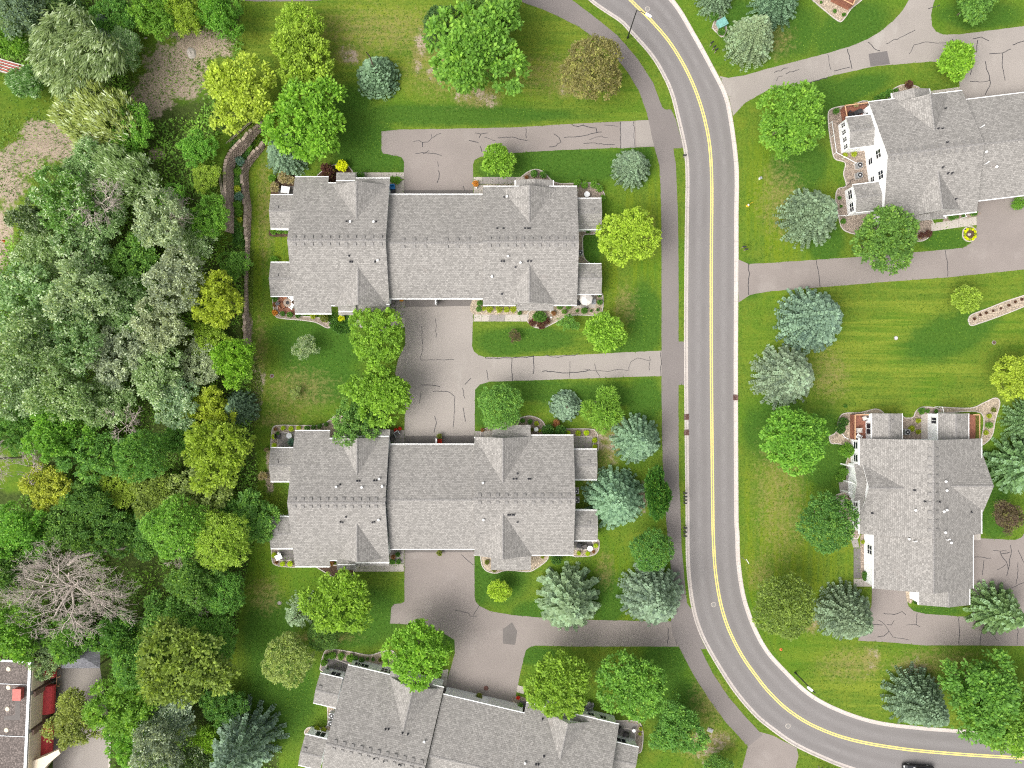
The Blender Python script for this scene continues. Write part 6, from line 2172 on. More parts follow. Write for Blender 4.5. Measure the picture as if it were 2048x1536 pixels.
shrub_row('yellow plant', 'at the left end of the low dark hedge', [(1085, 1113, 3.5)], 'loose', 'gyell')
shrub_row('rust brown plant', 'at the north east corner of the middle forecourt', [(965, 860, 4)], 'loose', 'rust')
shrub_row('low rust creeper', 'above the clipped dark shrubs', [(1112, 846, 8)], 'loose', 'rust')
# bottom house
shrub_row('bright green shrub', 'round the dark patio of the bottom house', [(650, 1322, 7), (654, 1311, 6), (667, 1308, 8), (684, 1310, 7), (702, 1313, 8)], 'loose', 'green')
shrub_row('small green shrub', 'in the bottom house rock bed', [(713, 1314, 5), (725, 1317, 6), (736, 1316, 3.5), (747, 1317, 4)], 'tight', 'boxwood')
shrub_row('rust shrub', 'at the east end of the pale rock bed of the bottom house', [(761, 1318, 4.5)], 'loose', 'olive')
shrub_row('yellow green shrub', 'above the lower west sunroom of the bottom house', [(635, 1455, 6), (649, 1457, 6)], 'loose', 'gyell')
shrub_row('round green shrub', 'by the north east corner of the lower forecourt wall', [(1040, 1409, 7)], 'tight', 'green')
shrub_row('red plant', 'above the round shrub by the lower forecourt', [(1036, 1394, 4)], 'loose', 'red')
shrub_row('blue grey shrub', 'under the lime maple north of the bottom house', [(1178, 1408, 9)], 'loose', 'lav')
shrub_row('yellow shrub', 'east of the patio of the bottom house', [(1281, 1456, 4), (1279, 1466, 3.5)], 'loose', 'gyell', 'north')
# upper right house
shrub_row('round green shrub', 'at the corner of the rock bed by the upper deck', [(1669, 225, 6.5)], 'tight', 'boxwood')
shrub_row('yellow green shrub', 'between the two upper right sunrooms', [(1688, 312, 5), (1706, 310, 5.5)], 'loose', 'gyell')
shrub_row('small green plant', 'in the bed beside the lower west sunroom', [(1677, 397, 4), (1681, 413, 3), (1684, 444, 5.5)], 'loose', 'boxwood', 'north')
shrub_row('leafy green shrub', 'north of the upper right house', [(1775, 190, 9), (1762, 194, 7), (1751, 198, 6), (1789, 183, 5)], 'loose', 'boxwood', 'east')
shrub_row('dark purple round shrub', 'in the pale bed north of the upper right house', [(1812, 173, 8.5)], 'tight', 'dkred')
shrub_row('dark purple round shrub', 'beside the upper right south entry', [(1838, 473, 7), (1851, 469, 8)], 'tight', 'dkred')
shrub_row('round green shrub', 'along the upper right entry walk', [(1899, 436, 7), (1912, 435, 3.5), (1924, 433, 4), (1941, 428, 8)], 'tight', 'boxwood')
shrub_row('round green shrub', 'against the garage wall at the right edge', [(2026, 410, 13)], 'tight', 'green')
for i in range(12):
    t = 2 * math.pi * i / 12
    shrub(1938.5 + 11 * math.cos(t), 469 + 11 * math.sin(t), 3.0, 'loose', 'flower_y' if i % 3 else 'gyell', 'yellow flower clump in the ring round the grey ornament by the driveway', 'yellow flowers in the ring bed', cat='flower', name='flower_clump')
# lower right house
shrub_row('clipped dark green shrub', 'beside the lower right deck', [(1682, 843, 10), (1674, 857, 11)], 'tight', 'hedge', 'north')
shrub_row('yellow green shrub', 'on the rocks between the two north sunrooms', [(1834, 841, 5), (1820, 857, 6), (1834, 863, 5)], 'loose', 'gyell', 'north')
shrub_row('green shrub', 'in the north edge of the bed between the sunrooms', [(1839, 822, 7), (1853, 822, 4), (1870, 822, 4)], 'loose', 'boxwood')
shrub_row('round green shrub', 'beside the narrow timber deck', [(1973, 850, 7)], 'tight', 'green')
shrub_row('yellow green shrub', 'beside the narrow timber deck', [(1975, 832, 5), (1969, 865, 5)], 'loose', 'gyell', 'north')
shrub_row('dark shrub', 'at the tip of the rock bed right of the north east sunroom', [(1984, 820, 5)], 'loose', 'olive')
shrub_row('big green shrub', 'beside the west wall of the lower right house', [(1689, 900, 15)], 'big', 'green')
shrub_row('round green shrub', 'left of the grey porch', [(1683, 942, 9), (1675, 954, 9)], 'tight', 'green', 'north')
shrub_row('dark red plant', 'below the grey porch of the lower right house', [(1698, 993, 4), (1699, 1006, 4)], 'loose', 'dkred', 'north')
shrub_row('round green shrub', 'by the concrete corner pad', [(1727, 1147, 7), (1726, 1154, 6)], 'tight', 'boxwood', 'north')
shrub_row('small olive plant', 'in the narrow bed beside the dark walk', [(1724, 1083, 4)], 'loose', 'gyell')
shrub_row('dark green shrub', 'at the corner of the small south annex', [(1829, 1202, 5)], 'loose', 'hedge')
shrub_row('small brown plant', 'in the long pale rock bed', [(1947, 638, 3.2), (1959, 630, 2.8), (1971, 626, 3), (1985, 622, 2.5), (2000, 617, 2.5), (2016, 611, 3), (2029, 604, 3), (2042, 599, 3)], 'loose', 'dkred')
shrub_row('small green plant', 'in the corner deck bed at the top edge', [(1668, 24, 4), (1686, 31, 4), (1641, 6, 3)], 'loose', 'boxwood')
shrub_row('green shrub', 'beside the teal utility box', [(1426, 36, 9), (1441, 67, 8)], 'loose', 'boxwood', 'north')
shrub_row('small dark shrub', 'on the lawn above the corner of the left deck', [(1689, 812, 4)], 'loose', 'boxwood')
shrub_row('yellow shrub', 'between the retaining wall tiers', [(478, 380, 7), (482, 440, 5)], 'loose', 'gyell', 'north')
shrub_row('blue green creeping shrub', 'between the retaining wall tiers', [(484, 325, 9), (482, 395, 9)], 'loose', 'bluish', 'north')
shrub_row('green shrub', 'between the retaining wall tiers', [(478, 345, 8), (500, 298, 7), (477, 412, 8), (480, 426, 7)], 'loose', 'green', 'north')
# ------------------------------------------------------------------ street things
def street_lamp(x, y, dx, dy, hgt, arm, label):
    p = at(x, y)
    e = empty('street_lamp', p, 0, label, 'street lamp', 'street lamps along the road')
    MB().tube((0, 0, -0.1), (0, 0, 0.5), 0.16, 0.12, 12).obj('base', M['metal_dark'], e)
    MB().tube((0, 0, 0.4), (0, 0, hgt), 0.10, 0.065, 10).obj('pole', M['metal_dark'], e)
    L = math.hypot(dx, dy)
    ux, uy = dx / L, dy / L
    mb = MB()
    q = [(0, 0, hgt - 0.1), (ux * arm * 0.4, uy * arm * 0.4, hgt + 0.25), (ux * arm, uy * arm, hgt + 0.4)]
    for a, b in zip(q, q[1:]):
        mb.tube(a, b, 0.05, 0.045, 8)
    mb.obj('arm', M['metal_dark'], e)
    mb = MB()
    mb.box(-0.05, -0.17, -0.07, 0.75, 0.17, 0.08)
    mb.box(0.75, -0.12, -0.05, 0.86, 0.12, 0.05)
    mb.obj('lamp_head', M['white'], e, (ux * arm, uy * arm, hgt + 0.42), math.atan2(uy, ux))
    return e


street_lamp(1255, 76, 0.75, -0.45, 7.8, 1.4, 'black street lamp with white head beside the trail at the upper bend of the road')
street_lamp(1590, 1345, -0.6, 0.5, 7.0, 0.8, 'black street lamp on the grass inside the lower bend of the road')


def sign_post(x, y, label, face, hgt=2.6):
    p = at(x, y)
    e = empty('sign_post', p, 0, label, 'sign')
    MB().tube((0, 0, 0), (0, 0, hgt), 0.03, 0.03, 8).obj('post', M['grey_metal'], e)
    MB().box(-0.02, -0.4, hgt, 0.02, 0.4, hgt + 0.22).obj('sign_panel', face, e, rz=0.5)


sign_post(1483, 1114, 'thin grey street sign post on the grass east of the road', M['white'])


def cover(x, y, label, r=0.36, mat='grey_metal'):
    X, Y = P(x, y, ROAD_Z)
    e = empty('manhole_cover', (X, Y, ROAD_Z), 0, label, 'manhole cover', 'round iron covers in the road')
    mb = MB()
    mb.lathe([(0.001, 0.012), (r * 0.78, 0.014), (r * 0.8, 0.006)], n=24)
    mb.obj('lid', M['vent'], e)
    mb = MB()
    mb.lathe([(r * 0.82, 0.004), (r * 0.82, 0.018), (r * 1.05, 0.016), (r * 1.08, 0.0)], n=24)
    mb.obj('ring', M['concrete'], e)


cover(1295, 18, 'round manhole cover in the road under the upper street lamp')
cover(1427, 1209, 'round manhole cover in the road at the start of the lower bend')
cover(1576, 1452, 'round manhole cover in the road at the end of the lower bend')


def drain(x, y, label):
    X, Y = P(x, y)
    e = empty('storm_drain', (X, Y, -0.06), 0, label, 'storm drain', 'rusty storm drains in the kerb')
    MB().box(-0.36, -0.42, 0, 0.36, -0.36, 0.115).box(-0.36, 0.36, 0, 0.36, 0.42, 0.115).box(-0.36, -0.36, 0, -0.3, 0.36, 0.112).box(0.3, -0.36, 0, 0.36, 0.36, 0.112).obj('frame', M['rust'], e)
    mb = MB()
    for k in range(7):
        y0_ = -0.35 + k * 0.1
        mb.box(-0.3, y0_, 0, 0.3, y0_ + 0.075, 0.105)
    mb.obj('grate', M['rust'], e)


drain(1372.5, 834, 'rusty storm drain in the west kerb, the upper one of the pair')
drain(1372.5, 865, 'rusty storm drain in the west kerb, the lower one of the pair')
drain(1471.5, 795, 'rusty storm drain in the east kerb of the straight road')


def mailbox_mesh():
    mb = MB()
    mb.box(-0.26, -0.1, 1.05, 0.26, 0.1, 1.16)
    n = 8
    pts = [(0.1 * math.cos(math.pi * k / n), 0.1 * math.sin(math.pi * k / n)) for k in range(n + 1)]
    for (a, b), (c, d) in zip(pts, pts[1:]):
        mb.poly([(-0.26, a, 1.16 + b), (0.26, a, 1.16 + b), (0.26, c, 1.16 + d), (-0.26, c, 1.16 + d)])
    for sx in (-0.26, 0.26):
        mb.poly([(sx, a, 1.16 + b) for a, b in pts])
    return mb.mesh('box', M['metal_dark'])


MAILBOX = mailbox_mesh()
MAILPOST = MB().box(-0.05, -0.05, -0.1, 0.05, 0.05, 1.05).box(-0.16, -0.04, 0.8, 0.05, 0.04, 0.88).mesh('post', M['wood'])


def mailboxes(pts, place, rz=0.0):
    for i, (x, y) in enumerate(pts):
        lab = f"{ORD[i]} black mailbox from the north {place}" if len(pts) > 1 else f"single black mailbox {place}"
        e = empty('mailbox', at(x, y), rz, lab, 'mailbox', 'mailboxes by the kerb')
        link('post', MAILPOST, e)
        link('box', MAILBOX, e)


mailboxes([(1367, 984), (1367, 991), (1367, 998), (1367, 1004)], 'in the upper row on the west kerb strip')
mailboxes([(1367, 1053), (1367, 1061), (1367, 1069)], 'in the lower row on the west kerb strip')
mailboxes([(1366, 315)], 'on the kerb strip below the upper driveway')
mailboxes([(1420, 92), (1425, 100), (1429, 106)], 'beside the road near the olive spruce', 0.6)
mailboxes([(1484, 496), (1488, 501)], 'beside the road above the right driveway')
mailboxes([(1636, 1532), (1644, 1535), (1652, 1538)], 'on the grass island at the bottom edge', 0.5)

# island of grass tufts at the bottom edge
sheet('grass_island', [(1597, 1511), (1604, 1508), (1640, 1522), (1675, 1536), (1700, 1548), (1700, 1580), (1600, 1580), (1594, 1535)], 0.022, M['ground'])
plain_cover(bpy.data.objects['grass_island'].data)

# utility box
e = empty('utility_box', at(1442, 50), 0.5, 'teal metal utility box beside the road in a small rock bed', 'utility box')
MB().box(-0.65, -0.55, 0, 0.65, 0.55, 0.75).obj('cabinet', M['teal'], e)
MB().box(-0.7, -0.6, 0.75, 0.7, 0.6, 0.83).box(-0.5, -0.4, 0.83, 0.5, 0.4, 0.9).obj('lid', M['teal'], e)
e = empty('utility_pad', at(1420, 1460), -0.4, 'flat grey utility pad on the lawn beside the lower trail', 'utility box')
MB().box(-0.42, -0.3, 0, 0.42, 0.3, 0.12).obj('pad', M['concrete'], e)
MB().box(-0.3, -0.2, 0.12, 0.3, 0.2, 0.2).obj('lid', M['grey_metal'], e)
e = empty('utility_marker', at(1519, 358), 0.3, 'small white utility pedestal on the lawn beside the road', 'marker')
MB().box(-0.14, -0.14, 0, 0.14, 0.14, 0.6).obj('body', M['white'], e)
MB().box(-0.17, -0.17, 0.6, 0.17, 0.17, 0.7).obj('cap', M['grey_metal'], e)
# fire hydrant
e = empty('fire_hydrant', at(1494, 412), 0.4, 'yellow fire hydrant with white cap on the lawn beside the road', 'hydrant')
mb = MB().lathe([(0.17, 0.0), (0.17, 0.06), (0.12, 0.08), (0.11, 0.55), (0.15, 0.58), (0.15, 0.63)], n=14)
mb.tube((-0.2, 0, 0.42), (0.2, 0, 0.42), 0.055, n=10).tube((0, 0, 0.4), (0, -0.2, 0.4), 0.07, n=10)
mb.obj('body', M['yellow_plastic'], e)
MB().lathe([(0.14, 0.63), (0.12, 0.74), (0.05, 0.8), (0.001, 0.82)], n=14).obj('cap', M['white'], e)
MB().tube((0.12, 0, 0.2), (0.22, 0.05, 1.5), 0.015, n=6).box(0.16, 0.0, 1.35, 0.46, 0.03, 1.6).obj('flag', M['yellow_plastic'], e)
e = empty('orange_marker', at(1562, 1299), 0, 'small orange marker on the lawn beside the lower bend', 'marker')
MB().lathe([(0.22, 0), (0.2, 0.03), (0.05, 0.06), (0.03, 0.5), (0.001, 0.52)], n=12).obj('cone', M['orange'], e)
for x, y, lab in ((544, 752, 'round brown drain cover in the lawn behind the retaining wall'), (559, 1206, 'round grey drain cover in the lawn west of the spiky spruce'), (1792, 676, 'small white cover in the middle of the striped lawn'), (1988, 685, 'round brown drain cover in the lawn below the long rock bed')):
    e = empty('lawn_cover', at(x, y), 0, lab, 'cover')
    MB().lathe([(0.001, 0.05), (0.2, 0.05), (0.22, 0.0)], n=16).obj('lid', M['white'] if 'white' in lab else (M['rust'] if 'brown' in lab else M['concrete_grey']), e)
    MB().lathe([(0.225, 0.0), (0.225, 0.06), (0.3, 0.05), (0.32, 0.0)], n=16).obj('ring', M['concrete_grey'], e)

# timber rails above the wall
for a, b, lab in (((447, 402), (437, 335), 'weathered timber rail lying along the top of the upper wall'), ((452, 290), (503, 244), 'long weathered timber rail below the golden tree')):
    A, B = Vector(at(*a, 0.35)), Vector(at(*b, 0.35))
    e = empty('timber_rail', (0, 0, 0), 0, lab, 'rail')
    n = (B - A).normalized().cross(Vector((0, 0, 1))) * 0.2
    MB().tube(A, B, 0.07, n=6).obj('beam', M['wood'], e)
    MB().tube(A + n, B + n, 0.06, n=6).obj('beam', M['wood'], e)
    for t in (0.05, 0.5, 0.95):
        q = A + (B - A) * t + n * 0.5
        MB().box(q.x - 0.07, q.y - 0.07, q.z - 0.8, q.x + 0.07, q.y + 0.07, q.z + 0.1).obj('post', M['wood'], e)

# red ribbed stack at the left edge
e = empty('sheet_stack', at(26, 138), math.radians(-16), 'stack of red and white ribbed metal sheets at the left edge', 'metal sheets')
for k in range(9):
    MB().box(-1.9, -0.95 + k * 0.21, 0.3, 1.9, -0.95 + k * 0.21 + 0.12, 0.55).obj('sheet', M['red_paint'] if k % 2 else M['cushion'], e)
MB().box(-2.1, -1.0, 0, 2.0, 0.95, 0.295).obj('pallet', M['wood'], e)
e = empty('boulder', at(383, 107), 0.5, 'pale broken boulder on the bare earth lot', 'rock')
mb = MB().lathe([(0.001, 0.35), (0.5, 0.3), (0.75, 0.1), (0.8, -0.1)], n=9)
mb.v = [(x * rnd.uniform(0.75, 1.2), y * rnd.uniform(0.8, 1.4), z * rnd.uniform(0.8, 1.3)) for x, y, z in mb.v]
mb.obj('stone', M['concrete'], e)
for x, y, lab in ((292, 77, 'small white stone beside the green bush at the bare lot'), (247, 297, 'small white stone on the slope below the windswept willow'), (410, 306, 'pale stick of wood in the thicket')):
    m2 = MB().lathe([(0.001, 0.2), (0.2, 0.15), (0.28, 0.0)], n=8)
    put(m2.obj('stone', M['concrete'], None, at(x, y), 0.3, (1.2, 0.7, 1)), lab, 'rock')
put(MB().lathe([(0.2, 0), (0.16, 0.03), (0.03, 0.5), (0.001, 0.5)], n=10).obj('traffic_cone', M['orange'], None, at(8, 482)), 'small orange cone on the pale path at the left edge', 'cone')

# bicycle-like rack beside the shop
e = empty('railing', at(109, 1352), 0, 'dark metal railing beside the shop wall', 'railing')
for k in range(8):
    MB().box(-0.5, -2.4 + k * 0.6, 0, 0.5, -2.4 + k * 0.6 + 0.06, 0.9).obj('rail_panel', M['grey_metal'], e)
mb = MB()
for a, b in (((121, 1334), (121, 1368)), ((121, 1334), (128, 1331)), ((121, 1351), (128, 1348)), ((121, 1368), (127, 1366))):
    A, B = P(*a), P(*b)
    mb.tube((A[0], A[1], 0.9), (B[0], B[1], 0.9), 0.06, n=6)
for y in (1334, 1351, 1368):
    A = P(121, y)
    mb.tube((A[0], A[1], 0), (A[0], A[1], 0.9), 0.06, n=6)
put(mb.obj('handrail', M['timber']), 'pale handrail beside the parking lot below the shelter', 'railing')


# ------------------------------------------------------------------ decks
def deck(px, label, rails, z=0.7, mat='deck'):
    """px: four corners; boards run along the first edge; rails: list of corner index pairs with a railing"""
    q = [np.array(P(*p, z)) for p in px]
    e = empty('deck', (0, 0, 0), 0, label, 'deck')
    W = np.linalg.norm(q[3] - q[0])
    n = max(2, int(W / 0.145))
    mb = MB()
    for i in range(n):
        t0, t1 = i / n, (i + 0.93) / n
        pts = [tuple(q[0] + (q[3] - q[0]) * t0), tuple(q[1] + (q[2] - q[1]) * t0), tuple(q[1] + (q[2] - q[1]) * t1), tuple(q[0] + (q[3] - q[0]) * t1)]
        mb.prism(pts, z - 0.04, z)
    o = mb.obj('boards', M[mat], e)
    o['kind'] = 'stuff'
    pts = [tuple(p) for p in q]
    MB().prism([tuple(p + (sum(q) / 4 - p) * 0.02) for p in q], 0, z - 0.05).obj('skirt', M[mat], e)
    for a, b in rails:
        A, B = q[a], q[b]
        L = np.linalg.norm(B - A)
        t = (B - A) / L
        R = Matrix(((t[0], -t[1], 0), (t[1], t[0], 0), (0, 0, 1)))
        mb = MB()
        mb.box(0, -0.07, z + 0.92, L, 0.07, z + 0.97, R=R)
        o = mb.obj('handrail', M['timber'], e, (A[0], A[1], 0))
        mb = MB()
        k = max(2, int(L / 0.14))
        for i in range(k + 1):
            mb.box(L * i / k - 0.02, -0.02, z - 0.04, L * i / k + 0.02, 0.02, z + 0.92, R=R)
        mb.obj('balusters', M[mat], e, (A[0], A[1], 0))
    return e


deck((((1684, 216)), (1733, 210), (1740, 240), (1690, 248)), 'red stained deck with pale handrail beside the upper sunroom', [(0, 1), (0, 3)])
deck((((1704, 829)), (1732, 829), (1732, 878), (1704, 878)), 'red stained deck with railing left of the north west sunroom', [(0, 1), (0, 3)])
deck((((1938, 829)), (1951, 829), (1951, 878), (1938, 878)), 'narrow timber deck right of the north east sunroom', [(0, 1), (1, 2)])
deck((((1672, -20)), (1712, -14), (1700, 16), (1664, -2)), 'red stained deck in the bed cut by the top edge', [(2, 3), (1, 2)])


def fence_rail(pts, hgt, label, mat='white'):
    e = empty('rail_fence', (0, 0, 0), 0, label, 'fence')
    for (a, b) in zip(pts, pts[1:]):
        A, B = P(*a, hgt), P(*b, hgt)
        MB().tube((*A, hgt), (*B, hgt), 0.045, n=6).obj('rail', M[mat], e)
    for p in pts:
        A = P(*p, hgt)
        MB().tube((A[0], A[1], 0), (A[0], A[1], hgt + 0.08), 0.05, n=6).obj('post', M[mat], e)


fence_rail([(1664, 243), (1668, 270), (1673, 305), (1690, 314), (1712, 326)], 0.9, 'white rail round the bed between the two west sunrooms')
fence_rail([(1675, 432), (1697, 430), (1702, 424)], 0.9, 'white rail at the corner below the lower west sunroom')
fence_rail([(1685, 868), (1690, 875), (1697, 878)], 0.6, 'short white downspout pipe by the left deck corner')
fence_rail([(1885, 814), (1888, 826)], 1.8, 'white post standing above the north east sunroom')
for a, b, lab in (((1697, 931), (1710, 934), 'upper white beam of the grey porch'), ((1698, 964), (1711, 968), 'middle white beam of the grey porch'), ((1698, 985), (1711, 989), 'lower white beam of the grey porch')):
    A, B = P(*a, 2.4), P(*b, 2.4)
    e = empty('porch_beam', (0, 0, 0), 0, lab, 'beam')
    MB().tube((*A, 2.4), (*B, 2.4), 0.09, n=4).obj('beam', M['white'], e)
    MB().box(A[0] - 0.09, A[1] - 0.09, 0, A[0] + 0.09, A[1] + 0.09, 2.4).obj('post', M['white'], e)


# ------------------------------------------------------------------ patio furniture and small things
def chair(x, y, rz, label, mat='wicker', seat='cushion', z=0.06, group='chairs on the patios and decks'):
    X, Y = P(x, y, z)
    e = empty('patio_chair', (X, Y, z), rz, label, 'chair', group)
    MB().box(-0.3, -0.3, 0.3, 0.3, 0.3, 0.42).obj('seat', M[seat], e)
    MB().box(-0.32, 0.3, 0.3, 0.32, 0.4, 0.95).obj('backrest', M[mat], e)
    for sx in (-1, 1):
        MB().box(sx * 0.36 - 0.05, -0.3, 0.52, sx * 0.36 + 0.05, 0.38, 0.6).obj('armrest', M[mat], e)
        for sy in (-1, 1):
            MB().box(sx * 0.3 - 0.03, sy * 0.27 - 0.03, 0, sx * 0.3 + 0.03, sy * 0.27 + 0.03, 0.3).obj('leg', M[mat], e)
    return e


def table(x, y, r, label, top='concrete', z=0.06, square=False, rz=0.0, hgt=0.72):
    X, Y = P(x, y, z)
    e = empty('patio_table', (X, Y, z), rz, label, 'table')
    if square:
        MB().box(-r, -r * 0.8, hgt - 0.05, r, r * 0.8, hgt).obj('tabletop', M[top], e)
    else:
        MB().lathe([(0.001, hgt), (r, hgt), (r * 1.02, hgt - 0.03), (r, hgt - 0.06), (0.001, hgt - 0.06)], n=20).obj('tabletop', M[top], e)
    for k in range(4):
        a = math.pi / 4 + k * math.pi / 2
        MB().tube((r * 0.75 * math.cos(a), r * 0.6 * math.sin(a), 0), (r * 0.7 * math.cos(a), r * 0.55 * math.sin(a), hgt - 0.05), 0.03, n=6).obj('leg', M['metal_dark'], e)
    return e


def pot(x, y, r, label, plant, mat='terracotta', z=0.05, hgt=0.45):
    X, Y = P(x, y, z)
    e = empty('flower_pot', (X, Y, z), 0, label, 'flower pot')
    MB().lathe([(r * 0.65, 0), (r, hgt), (r * 0.88, hgt), (r * 0.85, hgt - 0.06), (0.001, hgt - 0.06)], n=14).obj('pot', M[mat], e)
    k = r / 0.6 * 1.15
    o = link('plant', B_LOOSE[0], e, (0, 0, hgt - 0.15), 0.4, k)
    o.color = (*SC[plant], 1)
    return e


# fire table with white chairs on the brick patio
e = empty('fire_table', (*P(577, 606, 0.05), 0.05), 0, 'round stone fire table on the red brick patio', 'fire pit')
MB().lathe([(0.62, 0.0), (0.66, 0.4), (0.62, 0.43), (0.28, 0.43), (0.27, 0.3), (0.001, 0.3)], n=24).obj('stone_ring', M['block'], e)
MB().lathe([(0.001, 0.36), (0.26, 0.35), (0.27, 0.3)], n=16).obj('burner', M['metal_dark'], e)
chair(584.5, 598, -0.9, 'white chair at the upper right of the round fire table', 'white', 'white')
chair(585, 613, -2.2, 'white chair at the lower right of the round fire table', 'white', 'white')
chair(570, 596, 0.6, 'brown chair at the upper left of the round fire table', 'terracotta', 'terracotta')
chair(566, 613, 2.2, 'brown chair at the lower left of the round fire table', 'terracotta', 'terracotta')
pot(558, 609, 0.28, 'small pot with lavender flowers on the red brick patio', 'lav')
chair(786, 377, 0.1, 'blue garden chair beside the north garage corner of the upper house', 'blue', 'blue')
chair(787, 384, 3.1, 'dark chair behind the blue garden chair', 'metal_dark', 'metal_dark')
table(573.5, 382, 0.62, 'square white table on the patio among the hydrangeas', 'white', square=True, rz=-0.15)
pot(952, 370, 0.42, 'pot of orange flowers by the upper driveway corner', 'orange')
put(MB().lathe([(0.001, 0.3), (0.12, 0.25), (0.16, 0.1), (0.001, 0.0)], n=10).obj('garden_ball', M['white'], None, (*P(953, 376), 0.05)), 'small white ball below the pot of orange flowers', 'ornament')
table(1173, 391, 0.42, 'round white table above the north east sunroom', 'white')
pot(804, 599, 0.35, 'pot of orange flowers at the garage corner of the upper house', 'orange')
for yy in (604, 612, 620):
    X, Y = P(787, yy)
    mb = MB()
    for k in range(14):
        a, b = 2 * math.pi * k / 14, 2 * math.pi * (k + 1) / 14
        mb.tube((0.33 * math.cos(a), 0.33 * math.sin(a), 0), (0.33 * math.cos(b), 0.33 * math.sin(b), 0), 0.025, n=4)
    lab = {604: 'topmost', 612: 'middle', 620: 'lowest'}[yy]
    put(mb.obj('wire_hoop', M['metal_dark'], None, (X, Y, 0.1)), f'{lab} of the three dark wire hoops by the garage corner', 'hoop', 'wire hoops by the garage corner')
# white umbrella with its table
e = empty('patio_umbrella', (*P(1169, 601, 0.06), 0.06), 0.2, 'white patio umbrella over the south east patio of the upper house', 'umbrella')
mb = MB()
n = 8
for k in range(n):
    a, b = 2 * math.pi * k / n, 2 * math.pi * (k + 1) / n
    mb.poly([(0, 0, 2.5), (1.0 * math.cos(a), 1.0 * math.sin(a), 2.05), (1.0 * math.cos(b), 1.0 * math.sin(b), 2.05)])
    mb.poly([(1.0 * math.cos(a), 1.0 * math.sin(a), 2.05), (1.0 * math.cos(a), 1.0 * math.sin(a), 1.92), (1.0 * math.cos(b), 1.0 * math.sin(b), 1.92), (1.0 * math.cos(b), 1.0 * math.sin(b), 2.05)])
mb.obj('canopy', M['cushion'], e)
for k in range(n):
    a = 2 * math.pi * k / n
    MB().tube((0, 0, 2.45), (0.98 * math.cos(a), 0.98 * math.sin(a), 2.0), 0.012, n=4).obj('rib', M['grey_metal'], e)
MB().tube((0, 0, 0), (0, 0, 2.58), 0.03, n=8).lathe([(0.3, 0), (0.28, 0.08), (0.03, 0.1)], n=14).obj('pole', M['grey_metal'], e)
chair(1187, 604, 1.6, 'grey chair right of the white umbrella', 'grey_metal', 'grey_metal')
chair(1176, 590, 0, 'dark chair above the white umbrella', 'metal_dark', 'metal_dark')
chair(1155, 606, -1.6, 'dark chair left of the white umbrella', 'metal_dark', 'metal_dark')
# air conditioners
def aircon(x, y, label, rz=0.0, z=0.05):
    X, Y = P(x, y, 0.5)
    e = empty('air_conditioner', (X, Y, 0.0), rz, label, 'air conditioner', 'air conditioners beside the houses')
    MB().box(-0.48, -0.48, 0, 0.48, 0.48, 0.1).obj('pad', M['concrete'], e)
    MB().box(-0.38, -0.38, 0.1, 0.38, 0.38, 0.82).obj('cabinet', M['grey_metal'], e)
    mb = MB().lathe([(0.32, 0.82), (0.34, 0.86), (0.3, 0.86), (0.28, 0.83), (0.001, 0.83)], n=18)
    mb.obj('fan_guard', M['metal_dark'], e)
    MB().lathe([(0.001, 0.87), (0.09, 0.86), (0.1, 0.84)], n=10).obj('fan_hub', M['white'], e)


aircon(1718, 331, 'air conditioner beside the tall white gable, the upper one', 0.12)
aircon(1718, 351, 'air conditioner beside the tall white gable, the lower one', 0.12)
aircon(1160, 506, 'air conditioner between the east sunrooms of the upper house')
aircon(1152, 982, 'air conditioner between the east sunrooms of the middle house')
aircon(1153, 1000, 'second air conditioner below the other at the middle house')
aircon(1813, 864, 'round fan air conditioner between the two north sunrooms')
aircon(664, 1430, 'air conditioner west of the bottom house, the upper one', -0.23)
aircon(662, 1446, 'air conditioner west of the bottom house, the lower one', -0.23)
# furniture on decks
chair(1727, 836, -1.2, 'grey armchair in the upper corner of the left deck', z=0.72)
chair(1715, 861, 0.05, 'pale lounge chair in the middle of the left deck', 'cushion', 'cushion', z=0.72)
chair(1715, 872, 2.6, 'white chair at the lower end of the left deck', 'white', 'white', z=0.72)
e = empty('grill', (*P(1712, 228, 0.72), 0.72), 0.35, 'covered black barbecue grill on the upper right deck', 'grill')
MB().box(-0.65, -0.3, 0.1, 0.65, 0.3, 0.8).obj('cart', M['grill'], e)
MB().box(-0.4, -0.33, 0.8, 0.4, 0.33, 0.95).lathe([(0.36, 0.95), (0.3, 1.08), (0.001, 1.12)], n=12).obj('lid', M['grill'], e)
chair(1698, 231, 1.2, 'dark chair beside the grill on the upper right deck', 'metal_dark', 'metal_dark', z=0.72)
pot(1708, 213, 0.32, 'pot with pinkish plant on the railing side of the upper right deck', 'pink', z=0.72)
# middle house patios
chair(558, 872, 1.5, 'dark chair on the north west patio of the middle house', 'metal_dark', 'bluish' if 'bluish' in M else 'metal_dark')
table(581, 871, 0.42, 'small round glass table on the north west patio', 'grey_metal')
pot(558, 866, 0.25, 'small pot at the corner of the north west patio', 'boxwood')
chair(786, 877, 0.2, 'dark chair by the north garage corner of the middle house', 'metal_dark', 'wicker')
chair(795, 867, 0.6, 'grey chair beside the red flowers of the middle house', 'grey_metal', 'wicker')
pot(785, 888, 0.28, 'black square pot by the garage corner of the middle house', 'hedge', 'metal_dark')
table(560, 1112, 0.5, 'tilted white table on the dark south west patio', 'white', square=True, rz=0.45)
put(MB().lathe([(0.13, 0), (0.15, 0.5), (0.001, 0.52)], n=10).obj('lantern', M['white'], None, (*P(559, 1105), 0.06)), 'white lantern on the dark south west patio', 'lantern')
table(1179, 1095, 0.42, 'round white table on the dark south east patio', 'white')
chair(1168, 1093, 0.4, 'grey chair left of the round white table on the south east patio', 'wicker', 'wicker')
chair(1158, 1090, -0.4, 'dark chair at the left of the south east patio', 'metal_dark', 'metal_dark')
